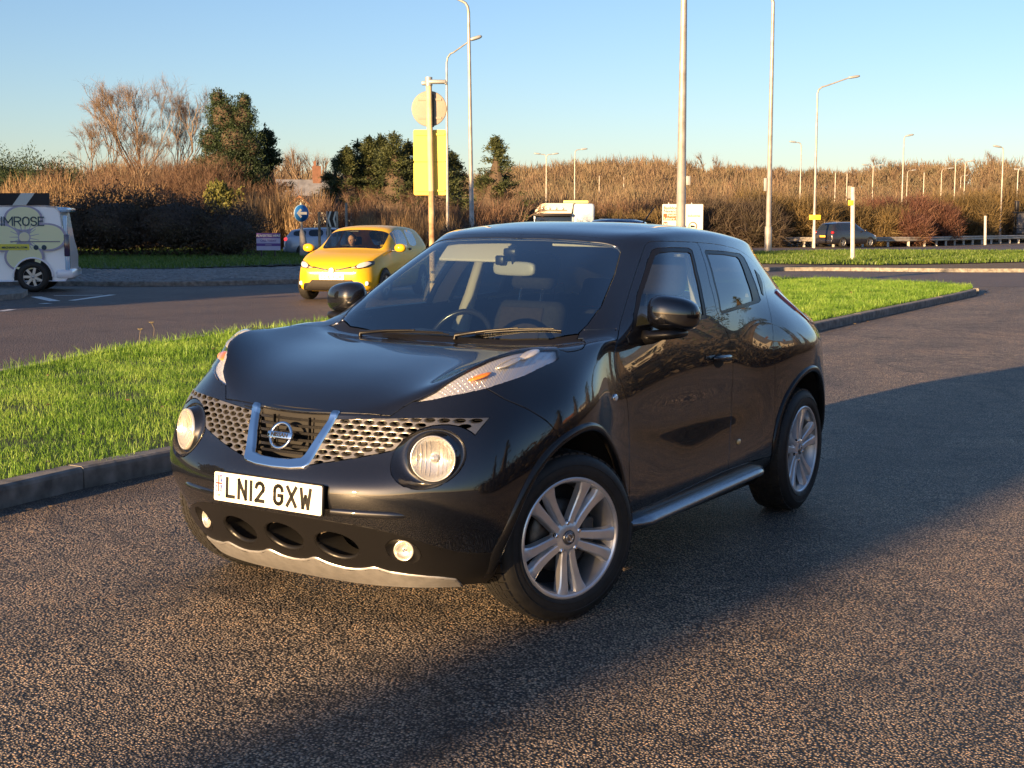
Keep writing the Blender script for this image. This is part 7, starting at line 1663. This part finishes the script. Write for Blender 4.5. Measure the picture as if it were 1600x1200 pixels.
for s in (1, -1):
    m = MB(); hx, hy, hz_ = px_ + .38, py_ + .15 * s, .93; superell(m, Matrix.Translation((hx, hy, hz_)), .045, .035, .03, .9, .9, 14, 10)
    for k in range(4): m.tube([(hx + .02, hy - .026 + .017 * k, hz_ + .01), (hx + .06, hy - .026 + .017 * k, hz_ + .02), (hx + .065 - .004 * abs(k - 1), hy - .026 + .017 * k, hz_ - .015)], [.010, .009, .007], 8)
    m.tube([(hx, hy - .035 * s, hz_), (hx + .03, hy - .05 * s, hz_ + .015)], [.011, .008], 8); m.build('hand', SKIN, pr, fix=True)
m = MB(); M_ = Matrix.Translation((.27, py_, .93)) @ Matrix.Rotation(R(65), 4, 'Y'); V = []
for i in range(28):
    a = 2 * math.pi * i / 28
    for j in range(6): b = 2 * math.pi * j / 6; V.append(M_ @ Vector(((.175 + .013 * math.cos(b)) * math.cos(a), (.175 + .013 * math.cos(b)) * math.sin(a), .013 * math.sin(b))))
m.add(V, [(i * 6 + j, i * 6 + (j + 1) % 6, ((i + 1) % 28) * 6 + (j + 1) % 6, ((i + 1) % 28) * 6 + j) for i in range(28) for j in range(6)], True); m.build('steering_wheel', BLACKS, Yc, fix=True)
# flower van
VW_ = mat('pale_lilac_paint', (.90, .90, .95), .3, coat=1.0); PET = mat('petal_yellow', (.80, .80, .48), .4); PETO = mat('petal_outline', (.36, .34, .46), .4); VBLUE = mat('blue_corner_paint', (.40, .60, .80), .25, coat=1.0); DTX = mat('dark_teal_ink', (.02, .06, .09), .4); YSTR = mat('yellow_strip', (.72, .64, .06), .4)
Yv = 31.0; xr = at(119, Yv)[0]; r = empty('flower_van', (xr - .32, Yv + 1.0, .004), math.pi + R(11)); tag(r, 'lilac van with a yellow flower and dark lettering leaving the picture on the left', 'van')
# local: x forward (to the picture's left), y = toward the camera is +y after the half turn
def vl(u, v, yl=.92):   # picture point on the van's near side -> local x, z
    Yd = Yv + .9 - yl; X = (u - 800) / 2136.9 * Yd; return ((xr - X) - .2, zpx(v, Yd) + .0)
prof = [(.03, .55), (-.01, .40), (.10, .24), (4.6, .24), (4.9, .45), (4.88, .85), (4.55, 1.05), (4.05, 1.18), (3.35, 1.84), (3.0, 1.93), (.50, 1.95), (.26, 1.92), (.18, 1.80), (.10, 1.20), (.05, .98), (.02, .80)]
m = MB(); n = len(prof); VV_ = []
for (yy, ins) in ((-.93, .0), (-.90, .02), (.90, .02), (.93, .0)):
    pass
lay = [(-.90, .04), (-.945, .0), (-.95, -.0), (.95, -.0), (.945, .0), (.90, .04)]
cxp = sum(p[0] for p in prof) / n; czp = sum(p[1] for p in prof) / n
for (yy, ins) in lay:
    for (x, z) in prof:
        tum = .10 * max(0, (z - 1.0)) * (1 if abs(yy) > .1 else 0); VV_.append((x + (cxp - x) * ins * .35, yy - math.copysign(tum, yy), z + (czp - z) * ins))
m.add(VV_, [(i * n + j, i * n + (j + 1) % n, (i + 1) * n + (j + 1) % n, (i + 1) * n + j) for i in range(len(lay) - 1) for j in range(n)], False); m.add(VV_[:n], [tuple(range(n))]); m.add(VV_[-n:], [tuple(range(n - 1, -1, -1))]); m.build('body', VW_, r, fix=True, sharp=35)
Ys = lambda z: .95 - .10 * max(0, z - 1.0) + .0035
def decal(name, pts, mt, lift=0.0, base=None):
    me_v = []; 
    for (x, z) in pts: me_v.append((x, Ys(z) + lift, z))
    nn_ = len(pts); bm = bmesh.new(); vs = [bm.verts.new(v) for v in me_v]; f = bm.faces.new(vs); bm.normal_update(); 
    bmesh.ops.triangulate(bm, faces=[f]); me = bpy.data.meshes.new(name); bm.to_mesh(me); bm.free(); return link_mesh(name, me, mt, r)
cx0, cz0 = vl(39, 371); 
import itertools
def petal(u, v, ru, rv, ang=0, k=0):
    px0, pz0 = vl(u, v); sc = (Yv) / 2136.9
    for g, mt, lf in ((1.0, PETO, 0.0015 + .0004 * k), (.88, PET, .0033 + .0004 * k)):
        pts = []
        for i in range(36):
            a = 2 * math.pi * i / 36; q = 1 + .10 * math.cos(2 * a + ang); x = px0 - ru * sc * g * q * math.cos(a); z = pz0 + rv * sc * g * q * math.sin(a)
            z = min(z, 1.93); 
            wx, wz = x - .9, z - .33
            if math.hypot(wx - .0, wz) < 0: pass
            pts.append((x, z))
        decal('petal', pts, mt, lf)
petal(38, 342, 26, 22, 0, 0); petal(72, 371, 27, 24, 0, 1); petal(38, 402, 27, 25, 0, 2); petal(4, 372, 27, 24, 0, 3)
for a in range(0, 360, 24):
    a_ = R(a); s_ = Yv / 2136.9; p = [(cx0 + (q * math.cos(a_) - w * math.sin(a_)) * s_, cz0 + (q * math.sin(a_) + w * math.cos(a_)) * s_) for q, w in ((9, -.6), (22, -.3), (22, .3), (9, .6))]; decal('petal_ray', p, PETO, .0066)
decal('flower_centre', [(cx0 + .135 * math.cos(R(i * 15)), cz0 + .135 * math.sin(R(i * 15))) for i in range(24)], PETO, .0075); decal('flower_centre', [(cx0 + .112 * math.cos(R(i * 15)), cz0 + .112 * math.sin(R(i * 15))) for i in range(24)], mat('pale_centre', (.78, .72, .46), .4), .009)
Mt = Matrix.Translation((0, .962, 0)) @ Matrix.Rotation(math.pi, 4, 'Z') @ Matrix.Rotation(R(90), 4, 'X')
m = MB(); xq, zq = vl(68, 353); wl = .125; gp = .043; hq = .185; Mq = Matrix.Translation((xq, Ys(zq) + .012, zq)) @ Matrix.Rotation(R(5.5), 4, 'X') @ Matrix.Rotation(math.pi, 4, 'Z') @ Matrix.Rotation(R(90), 4, 'X')
xx = 0
for ch in reversed('PRIMROSE'):
    ww = {'I': .02, 'M': .175, 'E': .11, 'S': .115}.get(ch, .135); xx -= ww; stroke_mesh(m, GLY[ch], xx, 0, ww, hq, .027, Mq); xx -= gp
m.build('van_lettering', DTX, r)
a, b = vl(46, 391), vl(-60, 383); decal('yellow_strip', [(a[0], a[1]), (b[0], a[1]), (b[0], b[1] + .02), (a[0], b[1] + .02)], YSTR, .0095)
tm = text_mesh('MECHANICAL.COM', .062, .0008, .002, align='RIGHT'); bbx = max(v.co.x for v in tm.vertices); xa_, za_ = vl(43, 387); 
for v in tm.vertices: v.co.x -= bbx
tm.transform(Matrix.Translation((xa_, Ys(za_) + .016, za_)) @ Matrix.Rotation(math.pi, 4, 'Z') @ Matrix.Rotation(R(90), 4, 'X')); tm.materials.clear(); link_mesh('van_lettering', tm, DTX, r)
for u in (56, 68):
    q = vl(u, 387); m = MB(); m.lathe([(.028, .002), (.055, .002), (.055, .0), (.0, 0)], 20, Matrix.Translation((q[0], Ys(q[1]) + .011, q[1]))); m.box(q[0] - .006, q[0] + .012, Ys(q[1]) + .010, Ys(q[1]) + .014, q[1] - .045, q[1] + .02); m.build('round_logo', DTX, r)
a = vl(18, 379.5); b = vl(92, 378); m = MB(); m.box(b[0], a[0], Ys(1.15), Ys(1.15) + .012, b[1] - .012, b[1] + .012); m.build('door_rail', mat('rail_grey', (.2, .2, .24), .5), r)
for (ua, va, ub, vb, nm, mt) in ((97.5, 367, 107, 401, 'tail_lamp', mat('smoked_lamp', (.05, .03, .07), .15, coat=1.0)),):
    a = vl(ua, va); b = vl(ub, vb); m = MB(); m.rbox(b[0] + .02, a[0], .86, Ys(1.2) + .02, b[1], a[1], .02); m.build(nm, mt, r)
m = MB(); m.rbox(.02, .26, -.80, .80, 1.80, 1.90, .04); m.build('rear_spoiler', VBLUE, r); m = MB(); m.rbox(.03, .12, .70, .90, .98, 1.72, .03); m.rbox(.0, .10, .72, .93, .45, .98, .03); m.build('rear_corner', VBLUE, r); m = MB(); m.rbox(-.06, .30, -.9, .955, .30, .50, .05); m.build('rear_bumper', VW_, r)
m = MB(); m.box(3.2, 3.9, .93, .952, 1.15, 1.60); m.build('cab_window', DARKG, r)
wv = vl(50, 430); 
for x in (wv[0], wv[0] + 3.1):
    for s in (1, -1): arch_disc(r, x, .945 * s, .415, .345); simple_wheel(r, x, .90 * s, .345, .22, 7)
def arch_rim(root, x, y, r0, z, mt):
    m = MB(); m.tube([(x + r0 * math.cos(R(a)), y, z + r0 * math.sin(R(a))) for a in range(0, 181, 12)], .022, 6); m.build('arch_trim', mt, root)
arch_rim(r, wv[0], .955, .425, .345, VW_)
# silver estate, dark four wheel drive, blue car roof
def estate(name, loc, yaw, paint, label, cat, L_, H_, plate_m, tail_m, belt=.92):
    r = empty(name, loc, yaw); tag(r, label, cat); h = L_ / 2; H = H_
    st = [(h, .34, .5, .62, .66, .6, .58, .5), (h - .12, .22, .5, .70, .76, .80, .74, .64), (h - .5, .20, .5, .82, .88, .88, .82, .70), (h - 1.2, .20, .5, belt, belt + .06, .90, .84, .72), (h - 1.35, .2, .5, belt + .01, belt + .10, .9, .84, .70), (h - 2.0, .2, .5, belt + .03, H - .06, .9, .84, .58), (h - 2.2, .2, .5, belt + .03, H - .02, .9, .84, .58), (h - 2.75, .2, .5, belt + .03, H, .9, .84, .58), (h - 2.85, .2, .5, belt + .03, H, .9, .84, .58), (h - 3.55, .2, .5, belt + .04, H - .02, .9, .84, .57), (h - 3.65, .2, .5, belt + .04, H - .02, .9, .84, .57), (-h + .45, .22, .5, belt + .05, H - .08, .89, .82, .56), (-h + .32, .23, .5, belt + .05, H - .13, .88, .81, .56), (-h + .10, .28, .5, belt, belt + .08, .84, .78, .60), (-h, .36, .52, .74, .80, .76, .70, .56)]
    loft_car(r, st, paint, (5, 6, 8, 10), (4,), (12,))
    for x in (h - .9, -h + .95):
        for s in (1, -1): arch_disc(r, x, .885 * s, .36, .32); simple_wheel(r, x, .82 * s, .33, .21, 5)
    for s in (1, -1): patch(r, 'tail_lamp', tail_m, -h + .12, .70 * s, belt - .06, .10, .13, .085, yaw=.5 * s); patch(r, 'headlamp', REFL, h - .28, .68 * s, .72, .14, .12, .07, yaw=-.5 * s); patch(r, 'door_mirror', paint, h - 1.55, .98 * s, belt + .06, .07, .10, .07)
    box(r, 'number_plate', plate_m, -h - .02, -h + .02, -.25, .25, .66, .78); box(r, 'rear_bumper', BLACKS if cat != 'car' else paint, -h - .04, -h + .15, -.78, .78, .30, .52, .05); m = MB()
    for s in (1, -1): m.tube([(h - 2.3, .54 * s, H + .03), (-h + .7, .54 * s, H - .01)], .02, 6)
    m.build('roof_rails', STEEL, r); return r
SILV = mat('silver_paint', (.36, .39, .47), .3, metal=.35, coat=1.0); BLKP = mat('dark_blue_black_paint', (.015, .016, .024), .25, coat=1.0); BLUP = mat('blue_grey_paint', (.10, .17, .30), .25, coat=1.0); OPL = mat('amber_plate', (.75, .42, .06), .5)
xs = at(437, 63)[0]; estate('silver_estate', (xs + 2.35, 65, -.05), R(4), SILV, 'silver estate car behind the purple board and the round blue sign', 'car', 4.7, 1.42, mat('grey_plate', (.3, .3, .3), .5), GLOW, .95)
estate('four_wheel_drive', (*at(1319, 90)[:2], .05), R(36), BLKP, 'dark four wheel drive with an amber plate driving along the crash barrier', 'car', 4.5, 1.63, OPL, REDP, 1.02)
estate('blue_car', (*at(936, 58)[:2], .0), R(170), BLUP, 'blue grey car hidden behind the black car but for its roof', 'car', 4.5, zpx(342.5, 58) - .02, OPL, REDP, 1.15)
# white box trailer behind the estate
Y = 74; xa, xb = at(460, Y)[0], at(552, Y)[0]; r = empty('box_trailer', ((xa + xb) / 2, Y, 0)); tag(r, 'plain white box trailer standing behind the silver estate', 'trailer'); w = (xb - xa) / 2; z1 = zpx(333, Y); z0 = zpx(365, Y)
m = MB(); m.prism([(-w, z0), (w - .02, z0), (w, z0 + .2), (w - .03, z1 - .35), (w - .14, z1), (-w + .03, z1), (-w, z1 - .05)], -1.0, 1.0, Mb_); m.build('box', mat('trailer_white', (.50, .50, .46), .5), r); box(r, 'top_trim', mat('trim_light', (.7, .7, .66), .5), -w, w - .12, -1.02, -1.0, z1 - .14, z1 - .10, .003); box(r, 'chassis', BLACKS, -w + .1, w - .1, -.9, .9, .35, z0 - .01)
for k in (-.5, .35): simple_wheel(r, k, -.85, .31, .2, 5)
# lorry cab in the middle distance
Y = 88; r = empty('lorry', (*at(866, Y)[:2], 0), 0); tag(r, 'white lorry with round roof lamps and a yellow beacon bar showing over the black car', 'lorry'); s_ = Y / 2136.9
CREAM = mat('lorry_front', (.70, .62, .52), .4, coat=.6); PBLU = mat('lorry_side', (.50, .60, .70), .4, coat=.6)
zt, zb_ = zpx(318.5, Y), zpx(334, Y); X = lambda u: (u - 866) * s_
m = MB(); V = [(X(835), 0, zb_ - .0), (X(892), 0, zb_), (X(895), 0, zt), (X(850), 0, zt), (X(845), 0, zt - .05), (X(837), 0, zb_ + .25)]; V = [(a, -.02, c) for a, b, c in V] + [(a + .45, 1.9, c) for a, b, c in V]; m.add(V, [tuple(range(6)), tuple(range(11, 5, -1))] + [(i, (i + 1) % 6, 6 + (i + 1) % 6, 6 + i) for i in range(6)]); m.build('roof_cap', CREAM, r, fix=True)
box(r, 'side_wall', PBLU, X(895.2), X(928), .0, 2.3, .9, zt - .02, .18); box(r, 'cab', PBLU, X(834), X(895), .05, 2.2, .7, zb_ - .02, .05); box(r, 'sun_visor', BLACKS, X(834), X(893), -.25, .05, zpx(338.5, Y), zpx(334.5, Y), .02); box(r, 'windscreen', DARKG, X(836), X(892), -.03, .06, zpx(360, Y), zpx(338.8, Y), .02)
for k in range(4): m = MB(); m.lathe([(.0001, -.10), (.07, -.09), (.10, -.04), (.11, .0)], 18, Matrix.Translation((X(847 + k * 10.2), -.02, zpx(327, Y)))); m.build('roof_lamp', REFL, r)
m = MB(); m.tube([(X(843), -.06, zpx(329.5, Y)), (X(884), -.06, zpx(329.5, Y))], .035, 8); m.build('lamp_bar', STEEL, r); box(r, 'beacon_bar', mat('beacon_yellow', (.85, .75, .25), .3, coat=1.0), X(880), X(919), .3, .6, zt + .01, zt + .18, .04)
for k in (X(845), X(905)): simple_wheel(r, k, -.0 - .05, .45, .28, 6)
